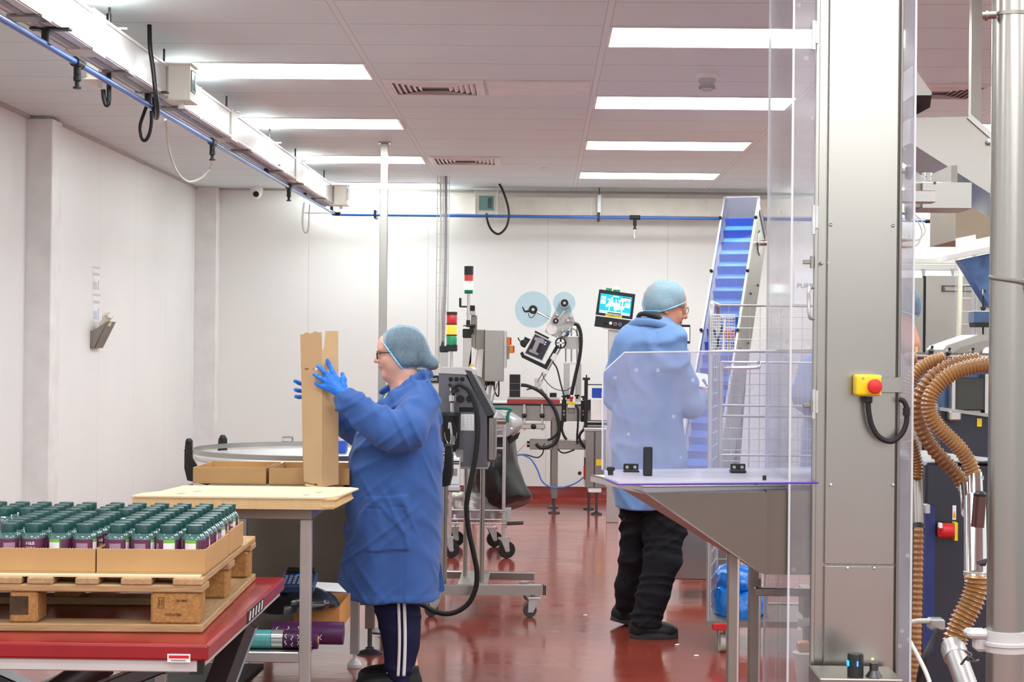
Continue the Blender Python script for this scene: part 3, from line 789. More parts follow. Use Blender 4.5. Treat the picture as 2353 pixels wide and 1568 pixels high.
# ---------------------------------------------------------------- packing table
TX, TXL, TY, TYB, TZ = -.815, -1.37, 6.2, 7.92, .878
t = thing('packing_table', 'narrow stainless packing table with a lower shelf, carrying cardboard', 'table', ((TX + TXL) / 2, (TY + TYB) / 2, 0))
part('table_top', MB().box(TXL, TX, TY, TYB, TZ - .004, TZ, .001), STEELD, t)
part('apron', MB().box(TXL, TX, TY, TY + .04, TZ - .044, TZ - .004, .002), STEELD, t)
part('apron', MB().box(TXL, TX, TYB - .04, TYB, TZ - .044, TZ - .004, .002), STEELD, t)
part('apron', MB().box(TXL, TXL + .04, TY + .04, TYB - .04, TZ - .044, TZ - .004), STEELD, t)
part('apron', MB().box(TX - .04, TX, TY + .04, TYB - .04, TZ - .044, TZ - .004), STEELD, t)
for x in (TXL, TX - .04):
    for y in (TY, TYB - .04):
        l = part('leg', MB().box(x, x + .04, y, y + .04, .06, TZ - .044, .003), mat('satin_aluminium', (190, 186, 182), .4, .75), t)
        part('foot', MB().lathe([(.032, 0), (.033, .012), (.02, .032), (.012, .036), (.008, .04), (.008, .062)], (x + .02, y + .02, 0)), WHITEP, l)
zsh = .36
part('shelf_rail', MB().box(TXL + .04, TX - .04, TY, TY + .035, zsh - .038, zsh, .003), ALU, t)
part('shelf_rail', MB().box(TXL + .04, TX - .04, TYB - .035, TYB, zsh - .038, zsh, .003), ALU, t)
part('shelf', MB().box(TXL + .01, TX - .012, TY + .035, TYB - .035, zsh - .02, zsh - .008), STEELD, t)
zq = zsh - .0075
# flat cartons piled on the table top
Mst = Matrix.Translation((P(308, 1150, 6.12).x, 6.1, 0)) @ Matrix.Rotation(.012, 4, 'Z')
n = 7
for k in range(n):
    z = TZ + .0005 + k * .0062
    rr = random.Random(k * 5 + 1); j = rr.uniform(-.006, .006)
    mb = MB(Mst); out = [(0 + j, .0), (.665 + j, .004), (.71 + j, .03), (.735 + j, .40), (.70 + j, .46), (.10 + j, .46), (.02 + j, .12)]
    if k == n - 1: out = [(-.005, -.004), (.672, .0), (.69, .03), (.72, .1), (.755, .43), (.72, .47), (.09, .475), (.055, .2), (.01, .12)]
    mb.prism([V(x, y, z) for x, y in out], (0, 0, .0058))
    o = solo('flat_carton', mb, CARDE if k < n - 1 else CARDL, f'folded flat carton on the packing table, {["lowest", "second from the bottom", "third from the bottom", "middle one", "third from the top", "second from the top", "topmost pale one"][k]} of the pile', 'cardboard', 'flat cartons piled on the table')
    if k == n - 1:
        for (x, y) in ((.15, .1), (.19, .2), (.60, .1), (.63, .22)):
            part('slot_mark', MB(Mst).obox((x, y, z + .006), (.35, .9, 0), (.9, -.35, 0), (0, 0, 1), .05, .006, .0006), mat('slot_brown', (120, 84, 50), .9), o)
# trays waiting behind the pile
zc = TZ + .001
xa = P(437, 1110, 7.16).x; xb = P(606, 1110, 7.16).x
tray(xa, xb, 7.215, 7.635, .066, 'empty open carton tray at the left end of the packing table', M=None, z=zc)
xc = P(613, 1110, 7.16).x; xd = xc + (xb - xa) + .03
tray(xc, min(xd, TX + .04), 7.215, 7.635, .066, 'empty open carton tray behind the carton the woman holds', M=None, z=zc)
# things on the lower shelf
TEAL = mat('teal_film', (86, 168, 168), .25, var=.1, vs_=90, stretch=(1, .2, .2), coat=.5)
y = TY + .12
a = P(590, 1453, y); b = P(652, 1453, y); c = P(693, 1453, y)
r = .034; zr = zq + r
def roll(x0, x1, y, r, m, core, label):
    t = thing('film_roll', label, 'roll', ((x0 + x1) / 2, y, zq), 'rolls on the lower shelf')
    part('winding', MB().lathe([(.016, 0), (r, 0), (r, x1 - x0), (.016, x1 - x0)], (x0, y, zr), (1, 0, 0), 28), m, t)
    part('core', MB().cyl((x0 - .002, y, zr), (x1 + .002, y, zr), .015), core, t); return t
roll(a.x - .05, P(625, 1453, y).x, y, r, TEAL, CARD, 'teal film roll lying on the lower shelf of the packing table')
roll(P(626, 1453, y).x, b.x, y, r, mat('silver_film', (206, 210, 210), .18, .6, coat=.5), CARD, 'short silvery film roll between the teal and the purple roll')
t = roll(b.x + .003, c.x + .06, y, r, PURPLEP, CARD, 'purple printed roll lying beside the silvery roll on the shelf')
def scribbles(t, x0, x1, y, z, r, seed):
    rr = random.Random(seed)
    for k in range(6):
        x = x0 + (x1 - x0) * (k + .5) / 6; a0 = rr.uniform(-2.6, -1.9)
        part('white_script', MB().tube([V(x + .004 * math.sin(9 * s), y + (r + .001) * math.cos(a0 + s), z + (r + .001) * math.sin(-a0 - s - PI) * -1) for s in (0, .15, .3, .45, .6, .8)], .0016, 6, 3), WHITEP, t)
def scr(t, x0, x1, y, z, r, seed):
    rr = random.Random(seed)
    for k in range(9):
        x = x0 + (x1 - x0) * (k // 2 + .5) / 5; a0 = PI + (.15 if k % 2 else -.55) + rr.uniform(-.1, .1)
        part('white_script', MB().tube([V(x + .0035 * math.sin(14 * s + k), y + (r + .0006) * math.cos(a0 + s), z - (r + .0006) * math.sin(a0 + s)) for s in (0, .12, .24, .36, .48)], .0014, 6, 3), WHITEP, t)
scr(t, b.x, c.x + .05, y, zr, r, 2)
y2 = TY + .22
a = P(628, 1440, y2)
t = thing('film_roll', 'second purple printed roll lying behind the first on the shelf', 'roll', (a.x + .1, y2, zq), 'rolls on the lower shelf')
part('winding', MB().lathe([(.016, 0), (.042, 0), (.042, .26), (.016, .26)], (a.x, y2, zq + .042), (1, 0, 0), 28), PURPLEP, t)
scr(t, a.x, a.x + .2, y2, zq + .042, .042, 5)
# cardboard box with a black bag on top, and a dark keypad unit
xbx = P(690, 1440, 6.7).x; xby = P(782, 1440, 6.75).x
t = tray(xbx - .03, xby, 6.72, 7.1, .095, 'brown cardboard box on the lower shelf behind the table leg', M=None, z=zq, m=mat('brown_card', (192, 138, 84), .85, spec=.2, var=.04))
def bag(x0, x1, y0, y1, z0, h, seed, nm, m, label, cat='bag', mound=1.0):
    rr = random.Random(seed); p = [rr.uniform(0, 6.28) for _ in range(8)]
    def fn(u, v):
        a = 2 * PI * u
        k = math.sin(PI * min(1, v * .5 + .0)) if v < 1 else 1
        rad = 1.0 - (v ** 3) * .96
        cx, cy = (x0 + x1) / 2, (y0 + y1) / 2
        w = 1 + .10 * math.sin(3 * a + p[0] + 3 * v) + .06 * math.sin(7 * a + p[1] - 4 * v) + .03 * math.sin(13 * a + p[2])
        zz = z0 + h * (v + (.10 * math.sin(4 * a + p[3]) + .06 * math.sin(9 * a + p[4])) * v * (1.2 - v))
        return V(cx + (x1 - x0) / 2 * math.cos(a) * rad * w, cy + (y1 - y0) / 2 * math.sin(a) * rad * w, zz)
    return solo(nm, MB().grid(fn, 40, 14, True), m, label, cat)
BAGK = mat('black_bin_bag', (20, 20, 22), .32, coat=.2)
bag(P(575, 1430, 6.7).x, P(765, 1430, 6.7).x, 6.5, 6.95, zq + .098, .085, 4, 'bin_bag', BAGK, 'folded black plastic bag lying on the brown box under the table')
kx0, kx1 = P(648, 1370, 6.62).x, P(712, 1370, 6.62).x
t = thing('keypad_unit', 'dark blue keypad unit resting on the black bag under the table', 'keypad', ((kx0 + kx1) / 2, 6.65, zq + .15))
km = Matrix.Translation(((kx0 + kx1) / 2, 6.66, zq + .196)) @ Matrix.Rotation(.25, 4, 'X')
part('case', MB(km).box(-.06, .07, -.07, .08, -.02, .014, .006), mat('navy_plastic', (38, 54, 82), .4), t)
for i in range(6):
    for j in range(4): part('key', MB(km).box(-.05 + .018 * i, -.038 + .018 * i, -.055 + .022 * j, -.041 + .022 * j, .013, .019, .002), mat('key_grey', (110, 128, 150), .5), t)
part('blue_button', MB(km).box(-.01, .012, .02, .034, .014, .021, .003), mat('bright_blue', (20, 130, 226), .4), t)
part('screen_hood', MB(km).box(-.05, .06, .052, .08, .012, .03, .003), BLACK, t)
q = P(740, 1380, 6.8)
solo('paper_sheet', MB().prism([V(q.x - .07, 6.78, zq + .15), V(q.x + .1, 6.76, zq + .145), V(q.x + .05, 6.9, zq + .16), V(q.x - .07, 6.9, zq + .165)], (0, 0, .002)), PAPER, 'white sheet of paper on the black bag behind the table leg', 'paper')
q = P(425, 1530, 7.5)
solo('rubber_mat', MB().prism([V(-1.75, 7.88, .001), V(-1.245, 7.88, .001), V(-1.27, 7.2, .001), V(-1.9, 7.2, .001)], (0, 0, .012)), mat('ribbed_mat', (46, 47, 44), .8, var=.25, vs_=3, stretch=(40, 1, 1)), 'black ribbed anti-slip mat on the floor beside the packing table', 'mat')

# ---------------------------------------------------------------- rotary accumulation table
RX, RY, RR, RZ = -1.082, 8.6, .626, .926
t = thing('rotary_table', 'round stainless accumulation table with a guard rail and black supports', 'rotary table', (RX, RY, 0))
part('disc', MB().lathe([(.02, RZ - .03), (RR - .012, RZ - .03), (RR - .006, RZ - .026), (RR - .006, RZ - .012), (RR - .012, RZ - .009), (.02, RZ - .009)], (RX, RY, 0), seg=72), mat('white_steel_disc', (214, 214, 212), .3, .6), t)
mb = MB(); ri = []
for k in range(96):
    a = 2 * PI * k / 96; c, s = math.cos(a), math.sin(a)
    ri.append([V(RX + rr * c, RY + rr * s, z) for rr, z in ((RR, RZ), (RR + .003, RZ), (RR + .003, RZ + .024), (RR, RZ + .024))])
part('guard_rail', mb.rings(ri, closed=True), STEEL, t)
for ang in (182, 148, -14, 35, 95):
    a = math.radians(ang); u = V(math.cos(a), math.sin(a), 0); c = V(RX, RY, 0)
    r0 = RR + .03
    pr = [(r0 - .016, RZ + .05), (r0 + .016, RZ + .05), (r0 + .02, RZ), (r0 + .02, RZ - .08), (r0 + .005, RZ - .14), (r0 - .12, RZ - .17), (r0 - .12, RZ - .12), (r0 - .05, RZ - .085), (r0 - .018, RZ - .03)]
    tv = V(-u.y, u.x, 0)
    sp = part('rail_support', MB().prism([c + u * r + V(0, 0, z) - tv * .015 for r, z in pr], tv * .03), BLACK, t)
    part('knob', MB().ball(c + u * r0 + V(0, 0, RZ + .05), .019, 14), BLACK, sp)
    part('rail_pin', MB().cyl(c + u * (RR + .002) + V(0, 0, RZ + .012), c + u * (r0 + .025) + V(0, 0, RZ + .012), .005), CHROME, sp)
q = P(660, 1018, RY + .58)
part('rail_clamp', MB().box(q.x - .03, q.x + .03, RY + RR - .05, RY + RR - .01, RZ + .02, RZ + .05, .006), CHROME, t)
cb = part('cabinet', MB().box(-1.44, -.735, 8.16, 9.0, .27, .84, .004), mat('grey_brown_steel', (122, 114, 104), .45, .85, var=.08), t)
part('drive_column', MB().cyl((RX, RY, .8), (RX, RY, RZ - .03), .08), STEELD, t)
part('lower_box', MB().box(-.86, -.60, 8.2, 8.85, .235, .52, .004), STEELD, t)
for x in (-1.38, -.80):
    for y in (8.24, 8.88):
        l = part('leg', MB().box(x - .022, x + .022, y - .022, y + .022, .12, .28, .003), STEELD, t)
        part('foot', MB().lathe([(.065, 0), (.065, .006), (.04, .016), (.02, .022), (.02, .03), (.011, .034), (.011, .12)], (x, y, 0), seg=20), STEELK, l)
q = P(800, 1015, 9.0)
solo('blue_crate', MB().box(q.x - .05, q.x + .015, 8.75, 8.85, RZ - .008, RZ + .055, .004), BLUEPL, 'small blue plastic block on the rotary table beside the woman', 'block')

# ---------------------------------------------------------------- signal towers
def lampmat(n, c, e=0.0): return mat(n, c, .25, spec=.6, coat=.4, emit=c if e else None, es=e)
REDL = lampmat('red_lens', (206, 44, 48)); GREENL = lampmat('green_lens', (20, 150, 96))
AMBL = mat('lit_amber_lens', (226, 140, 30), .25, emit=(255, 186, 70), es=.95); WHTL = lampmat('lit_white_lens', (236, 255, 246), 3.2)
def tower(px, Y, segs, label, pole, base=None, flange=None):
    """signal tower: segs = (y0, y1, half width, material, name)"""
    c = P(px, pole[1], Y); t = thing('signal_tower', label, 'signal light', (c.x, Y, c.z), 'signal light towers')
    for y0, y1, hw, m, nm in segs:
        a, b = P(px, y0, Y).z, P(px, y1, Y).z; r = W(hw, Y)
        part(nm, MB().lathe([(r * .97, b), (r, b + .002), (r, a - .002), (r * .97, a)], (c.x, Y, 0), seg=24), m, t)
    part('pole', MB().cyl((c.x, Y, P(px, pole[1], Y).z), (c.x, Y, P(px, pole[0], Y).z), W(3.6, Y)), ALU, t)
    if base: part('base', MB().pb(base[0], base[1], base[2], base[3], Y - W(12, Y), W(24, Y), .004), BLACK, t)
    if flange: part('flange', MB().lathe([(W(12, Y), 0), (W(12, Y), .006), (W(5, Y), .012), (W(4.6, Y), W(14, Y))], (c.x, Y, P(px, flange, Y).z), seg=20), BLACK, t)
    return t
DKR = mat('dark_ring', (56, 34, 34), .5)
tower(1037, 9.47, [(717, 724, 12.5, DKR, 'top_cap'), (724, 744, 12, REDL, 'red_lens'), (744, 747, 12.4, DKR, 'ring'), (747, 769, 12, AMBL, 'amber_lens'), (769, 772, 12.4, DKR, 'ring'), (772, 793, 12, GREENL, 'green_lens')],
      'signal light with red, lit amber and green rings behind the woman\'s head', (808, 846), (1025, 792, 1050, 808), 860)
tower(1076, 15.3, [(612, 632, 10.5, BLACK, 'top_cap'), (632, 647, 10, REDL, 'red_lens'), (647, 666, 11, WHTL, 'lit_lens'), (666, 669, 10.4, GREENL, 'green_lens'), (669, 675, 9.5, mat('dark_green', (16, 84, 64), .4), 'base_ring')],
      'taller signal light with a black top, red ring and brightly lit white ring', (675, 748), None, 750)

# ---------------------------------------------------------------- inkjet coder on its stand
Y = 9.35
c = P(1075, 1340, Y)
CODER = thing('inkjet_coder', 'grey inkjet coder cabinet on a wheeled steel stand with a thick black hose', 'coding machine', (c.x, 9.7, 0))
t = CODER
COD = mat('coder_steel', (112, 111, 116), .36, .8, var=.05)
part('cabinet', MB().pp([(1008, 858), (1068, 858), (1119, 955), (1120, 1072), (1008, 1072)], Y, .36), COD, t)
part('lid', MB().pp([(1012, 845), (1082, 845), (1090, 850), (1091, 862), (1012, 858)], Y - .01, .38), ALU, t)
part('front_cover', MB().pp([(1068, 850), (1083, 853), (1137, 952), (1119, 958)], Y - .012, .384), mat('slate_plastic', (58, 60, 64), .4), t)
part('front_pod', MB().pb(1119, 956, 1138, 1062, Y + .02, .3, .012), STEELD, t)
part('bottom_plate', MB().pb(1008, 1072, 1121, 1079, Y - .02, .4, .002), STEEL, t)
for px in (1036, 1049, 1062): q = P(px, 872, Y); part('port', MB().cyl(q, q - V(0, .006, 0), W(5.3, Y)), BLACKM, t)
for px, py, r in ((1050, 897, 5), (1058, 917, 9), (1079, 917, 8), (1034, 885, 4)): q = P(px, py, Y); part('port', MB().cyl(q, q - V(0, .014, 0), W(r, Y)), BLACK, t)
part('handle_recess', MB().pb(1055, 936, 1088, 947, Y - .004, .01, .002), BLACKM, t)
k = part('sticker', MB().pb(1059, 952, 1089, 990, Y - .0025, .003), WHITEP, t, label='white sticker with rows of small printed circles')
for i in range(3):
    for j in range(5):
        q = P(1065.5 + 8.7 * i, 957 + 6.4 * j + (2 if j == 4 else 0), Y - .003); rr = W(3.2 if j == 4 else 2, Y)
        part('printed_ring', MB().tube([q + V(rr * math.cos(a), 0, rr * math.sin(a)) for a in (x * PI / 6 for x in range(12))], .0005, 4, smooth=False, closed=True), GREYINK, k)
q = P(1036, 1030, Y)
h = part('print_head_holster', MB().lathe([(W(17, Y), 0), (W(20, Y), .01), (W(22.5, Y), W(75, Y)), (W(23, Y), W(76, Y)), (W(22, Y), W(83, Y)), (W(19, Y), W(83, Y))], (q.x, Y - .055, q.z), seg=28), BLACK, t)
ov = []
for k in range(28):
    a = 2 * PI * k / 28; x, z = W(14, Y) * math.cos(a), W(27, Y) * math.sin(a)
    ov.append(V(q.x + x + .004, Y - .055 - math.sqrt(max(0, W(21.2, Y) ** 2 - x * x)) - .0015, q.z + W(38, Y) + z))
part('opening', MB().prism(ov, (0, .003, 0)), BLACKM, h)
part('opening_rim', MB().tube(ov[14:] + ov[:1], .0018, 6, smooth=False), CHROME, h)
pts = [P(1032, 985, Y - .115), P(1034, 972, Y - .12), P(1038, 1000, Y - .118), P(1037, 1018, Y - .115)]
part('print_head', MB().tube(pts, W(3.2, Y), 10).pb(1040, 1002, 1045, 1022, Y - .118, .01), CHROME, h)
q2 = P(1040, 935, Y - .06)
part('print_head_clamp', MB().lathe([(.006, .105), (.016, .1), (.018, .085), (.013, .075), (.021, .06), (.021, .03), (.014, .02), (.012, -.03)], q2), CHROME, t)
part('handle_tube', MB().tube([P(x, y, Y - .08) for x, y in ((1043, 905), (1042, 893), (1050, 885), (1062, 886), (1072, 893))], W(5.2, Y), 14), RUBBER, t)
YH = Y - .09
hose = [(1064, 887), (1076, 895), (1087, 915), (1095, 945), (1098, 985), (1094, 1040), (1085, 1090), (1075, 1140), (1072, 1170), (1077, 1220), (1089, 1275), (1096, 1315), (1093, 1352), (1078, 1385), (1052, 1405), (1024, 1411), (995, 1404), (972, 1391), (945, 1385)]
part('hose', MB().tube([P(x, y, YH) for x, y in hose], W(6.0, YH), 14, 6), RUBBER, t)
# stand
part('pole', MB().cyl((P(1070, 1200, 9.85).x, 9.85, .16), (P(1070, 1200, 9.85).x, 9.85, .82), .0125), STEEL, t)
part('pole', MB().cyl((P(1108, 1200, 9.6).x, 9.6, .16), (P(1108, 1200, 9.6).x, 9.6, .82), .0135), STEEL, t)
part('pole', MB().cyl((P(1023, 1200, 9.55).x, 9.55, .16), (P(1023, 1200, 9.55).x, 9.55, .82), .0125), STEEL, t)
part('base_bar', MB().bar((P(985, 1360, 9.44).x, 9.40, .145), (P(1249, 1360, 9.44).x, 9.46, .145), .05, .046, .003), STEEL, t)
part('bar_end', MB().bar((P(1247, 1360, 9.44).x, 9.459, .145), (P(1251, 1360, 9.44).x, 9.461, .145), .05, .046, .003), BLACK, t)
part('base_bar', MB().bar((P(985, 1327, 10.05).x, 10.09, .143), (P(1229, 1325, 10.05).x, 10.03, .143), .05, .042, .003), STEEL, t)
part('base_plate', MB().box(P(1055, 1340, 9.7).x, P(1122, 1340, 9.7).x, 9.42, 10.05, .150, .166, .002), STEEL, t)
def caster(x, y, r, w, parent, yaw=0.0, m=None, plate=.012, z=0.0, top=None):
    c_, s_ = math.cos(yaw), math.sin(yaw); u = V(c_, s_, 0); v = V(-s_, c_, 0); o = V(x, y, z)
    top = top or 2 * r + .035
    ax = o + u * (-.02) + V(0, 0, r)
    k = part('caster', MB().obox(o + V(0, 0, top - .006), u, v, (0, 0, 1), .07, .05, .012, .002).prism([ax + u * .014 + V(0, 0, -.01) - v * (w / 2 + .006), ax - u * .014 + V(0, 0, -.01) - v * (w / 2 + .006), o - u * .03 + V(0, 0, top - .012) - v * (w / 2 + .006), o + u * .03 + V(0, 0, top - .012) - v * (w / 2 + .006)], v * .004).prism([ax + u * .014 + V(0, 0, -.01) + v * (w / 2 + .002), ax - u * .014 + V(0, 0, -.01) + v * (w / 2 + .002), o - u * .03 + V(0, 0, top - .012) + v * (w / 2 + .002), o + u * .03 + V(0, 0, top - .012) + v * (w / 2 + .002)], v * .004), GALV, parent)
    part('tyre', MB().lathe([(r * .6, -w / 2), (r * .93, -w / 2), (r, -w * .3), (r, w * .3), (r * .93, w / 2), (r * .6, w / 2)], ax, v, 26), m or mat('grey_rubber', (70, 72, 72), .6), k)
    part('hub', MB().lathe([(r * .2, -w * .6), (r * .3, -w * .5), (r * .62, -w * .42), (r * .62, w * .42), (r * .3, w * .5), (r * .2, w * .6)], ax, v, 20), mat('hub_grey', (150, 152, 150), .4, .4), k)
    return k
caster(P(1226, 1400, 9.44).x, 9.44, .037, .024, t, .2)
caster(P(1210, 1330, 10.03).x, 10.03, .037, .024, t, 2.6)
caster(P(1000, 1400, 9.44).x, 9.42, .037, .024, t, .2)
# white jug hung on the cabinet
jx0, jx1 = P(1032, 1080, Y).x, P(1058, 1080, Y).x; jz0, jz1 = P(1045, 1126, Y).z, P(1045, 1037, Y).z
part('jug_bracket', MB().pb(1046, 1034, 1064, 1062, Y - .006, .006).box(jx0, jx1, Y - .09, Y, jz0 - .006, jz0 - .001), STEEL, t)
t = thing('solvent_jug', 'white plastic jug with a printed label hanging on the coder cabinet', 'jug', ((jx0 + jx1) / 2, Y - .05, jz0))
part('body', MB().box(jx0, jx1, Y - .088, Y - .012, jz0, jz1 - .03, .008, 3).lathe([(.026, jz1 - .035), (.014, jz1 - .008), (.014, jz1)], ((jx0 + jx1) / 2 - .01, Y - .05, 0)), mat('white_jug', (232, 232, 230), .35), t)
part('cap', MB().cyl(((jx0 + jx1) / 2 - .01, Y - .05, jz1), ((jx0 + jx1) / 2 - .01, Y - .05, jz1 + .02), .017), BLACK, t)
lb = part('label', MB().box(jx0 + .012, jx1 - .002, Y - .0895, Y - .087, jz0 + .02, jz1 - .045), PAPER, t)
part('black_band', MB().box(jx0 + .012, jx1 - .002, Y - .0902, Y - .089, jz1 - .066, jz1 - .046), INK, lb)
lettering('Newcon', .014, PAPER, V((jx0 + jx1) / 2 + .006, Y - .0905, jz1 - .056), lb)
part('blue_line', MB().box(jx0 + .012, jx1 - .004, Y - .0902, Y - .089, jz0 + .034, jz0 + .037), BLUEP, lb)
part('print_block', MB().box(jx0 + .018, jx1 - .012, Y - .0902, Y - .089, jz0 + .08, jz0 + .12), GREYINK, lb)

# cream machine cabinet behind the woman
a, b = P(950, 838, 10.6), P(1012, 838, 10.6)
t = thing('cream_cabinet', 'cream machine cabinet with a black name plate behind the woman', 'cabinet', ((a.x + b.x) / 2, 10.75, 0))
part('body', MB().box(a.x, b.x, 10.6, 10.95, .10, a.z, .004), mat('cream_grey_metal', (206, 202, 190), .4), t)
part('plinth', MB().box(a.x + .01, b.x - .01, 10.62, 10.93, 0, .10), STEELK, t)
n = part('name_plate', MB().pb(968, 863, 1008, 880, 10.594, .006), INK, t)
q = P(1005, 871.5, 10.593); me = text_mesh('marcon', .036, PAPER, align='RIGHT'); me.transform(Matrix.Translation(q) @ Matrix.Rotation(PI / 2, 4, 'X')); link('lettering', me, n)
part('dark_slot', MB().pb(986, 906, 1008, 935, 10.596, .004), INK, t)
a = P(1021, 800, 10.3)
t = thing('aluminium_post', 'ribbed aluminium post with a black clamp between the woman and the coder', 'post', (a.x, 10.3, 0))
w = W(8.5, 10.3)
part('profile', MB().box(a.x - w, a.x + w, 10.28, 10.32, 0, a.z - .02).box(a.x - w + .006, a.x - w * .4, 10.276, 10.28, 0, a.z - .02).box(a.x + w * .4, a.x + w - .006, 10.276, 10.28, 0, a.z - .02), ALU, t)
part('clamp', MB().box(a.x - w * 1.2, a.x + w * 1.2, 10.265, 10.34, a.z - .025, a.z + .012, .004), BLACK, t)
part('clamp_screw', MB().cyl((a.x - .01, 10.3, a.z + .01), (a.x - .01, 10.3, a.z + .04), .012, .005), BLACK, t)

# ---------------------------------------------------------------- bag trolley
YT = 12.06
c = P(1157, 1280, YT)
t = thing('waste_trolley', 'wheeled steel trolley holding bin bags beside the coder', 'trolley', (c.x - .2, 12.4, 0))
xr = P(1158, 1100, YT).x; xl = P(1035, 1100, YT).x
TOP = P(1157, 955, YT).z
def leg(x, y): part('upright', MB().cyl((x, y, .14), (x, y, TOP), .012), GALV, t)
for x in (xl, xr):
    for y in (YT, 12.75): leg(x, y)
zg = P(1150, 939, YT).z
part('green_handle', MB().tube([(xl, YT, zg), (xr + .02, YT, zg), (xr + .024, YT, zg - .03), (xr + .02, YT, TOP - .05)], .011, 12, 3), GREENP, t)
part('handle_sleeve', MB().cyl((P(1136, 968, YT).x, YT - .01, P(1136, 968, YT).z), (P(1163, 968, YT).x, YT - .01, P(1136, 968, YT).z), .021), STEEL, t)
for z in (P(1150, 1003, YT).z, P(1150, 1031, YT).z):
    part('cross_rail', MB().cyl((xl, YT, z), (xr, YT, z), .008), GALV, t)
    part('cross_rail', MB().cyl((xr, YT, z), (xr, 12.75, z), .008), GALV, t)
part('cross_brace', MB().cyl((xl + .2, YT, P(1150, 1003, YT).z), (xr, YT, P(1150, 985, YT).z), .005), GALV, t)
bk = MB()
for y_ in (1173, 1194, 1203):
    z = P(1100, y_, YT).z
    bk.tube([(xl, YT, z), (xr - .02, YT, z), (xr, YT + .03, z), (xr, 12.75, z)], .0045, 8, 3)
zf = P(1100, 1203, YT).z
for i in range(9): bk.cyl((xl + (xr - xl) * i / 8, YT, zf), (xl + (xr - xl) * i / 8, 12.75, zf), .003, seg=6)
part('wire_basket', bk, GALV, t)
part('corner_box', MB().pb(1161, 1168, 1174, 1200, YT + .02, .08, .003), GALV, t)
part('foot_bar', MB().cyl(P(1165, 1204, 12.3), P(1203, 1202, 12.3), .012), STEELK, t)
caster(P(1158, 1260, YT).x, YT, .060, .03, t, PI + .35, RUBBER, top=.145)
caster(P(1130, 1240, 12.75).x, 12.75, .058, .03, t, .3 + PI, RUBBER, top=.145)
caster(P(1042, 1240, 12.75).x, 12.75, .058, .03, t, .3 + PI, RUBBER, top=.145)
caster(P(1030, 1260, YT).x, YT, .058, .03, t, .2 + PI, RUBBER, top=.145)
def sack(nm, rowz, m, label, seed, cat='bag', nu=48):
    """bag as stacked outlines (photo y, left x, right x, Y front, Y back)"""
    rr = random.Random(seed); p = [rr.uniform(0, 6.28) for _ in range(8)]
    ys = [r[0] for r in rowz]
    def fn(u, v):
        y = ys[0] + (ys[-1] - ys[0]) * v
        f = [float(np.interp(y, ys, [r[k] for r in rowz])) for k in range(1, 5)]
        a = 2 * PI * u; ca, sa = math.cos(a), math.sin(a)
        w = 1 + (.03 * math.sin(6 * a + p[0] + 4 * v) + .025 * math.sin(11 * a + p[1] - 5 * v) + .02 * math.sin(17 * a + p[2])) * math.sin(PI * min(1, max(.15, v * .9 + .1)))
        px = (f[0] + f[1]) / 2 + (f[1] - f[0]) / 2 * ca * w; Yd = (f[2] + f[3]) / 2 + (f[3] - f[2]) / 2 * sa * w
        q = P(px, y, (f[2] + f[3]) / 2); q2 = V(q.x, Yd, q.z + .012 * math.sin(3 * a + p[3]) + .006 * math.sin(9 * a + p[4])); return q2
    return solo(nm, MB().grid(fn, nu, 22, True), m, label, cat, smooth=50)
BAGW = film('white_bag_film', (238, 240, 244), .62, (240, 240, 242), gloss=.1)
sack('bin_bag', [(988, 1112, 1190, 12.2, 12.7), (1010, 1095, 1183, 12.15, 12.75), (1060, 1080, 1188, 12.12, 12.8), (1110, 1075, 1208, 12.12, 12.8), (1140, 1078, 1226, 12.14, 12.78), (1155, 1085, 1218, 12.2, 12.74), (1168, 1110, 1175, 12.3, 12.6)], BAGK, 'large black bin bag hanging on the wheeled trolley', 3)
solo('bin_bag', MB().pp([(1168, 1010), (1196, 992), (1190, 1008), (1173, 1020)], 12.25, .03), BAGK, 'twisted black end of the bin bag below the white bag', 'bag')
sack('white_bag', [(940, 1108, 1150, 12.3, 12.6), (950, 1104, 1176, 12.12, 12.7), (962, 1102, 1200, 12.08, 12.74), (975, 1102, 1203, 12.07, 12.74), (990, 1105, 1190, 12.08, 12.72), (1003, 1120, 1172, 12.16, 12.66)], BAGW, 'crumpled white plastic bag over the black bin bag on the trolley', 9)
PLUM = mat('plum_carton', (128, 88, 112), .5)
for i, (x0, y0, x1, y1, Yq, lb) in enumerate(((1040, 1143, 1095, 1171, 12.25, 'plum and white carton wrapped in clear film, upper left on the trolley basket'), (1085, 1141, 1140, 1171, 12.45, 'plum and white carton wrapped in clear film, upper right on the trolley basket'), (1036, 1174, 1090, 1201, 12.2, 'plum carton wrapped in clear film at the lower left of the trolley basket'), (1090, 1174, 1146, 1201, 12.4, 'plum carton wrapped in clear film at the lower right of the trolley basket'))):
    c = P((x0 + x1) / 2, y1, Yq); t = thing('wrapped_carton', lb, 'carton', (c.x, Yq, c.z), 'film-wrapped cartons on the trolley')
    part('carton', MB().pb(x0, y0, x1, y1, Yq, .17, .003), PLUM, t)
    part('white_panel', MB().pb(x0 + 6, y0 + 8, x0 + 20, y1 - 5, Yq - .002, .003), PAPER, t)
    part('white_panel', MB().pb(x1 - 18, y0 + 6, x1 - 8, y1 - 6, Yq - .002, .003), PAPER, t)
    part('top_flap', MB().pb(x0 - 2, y0 - 8, x1 + 2, y0 + 1, Yq - .004, .18, .004), mat('cream_liner', (226, 222, 204), .6), t)
WRAP = film('clear_wrap', (246, 246, 248), .3, (240, 240, 242), gloss=.25)
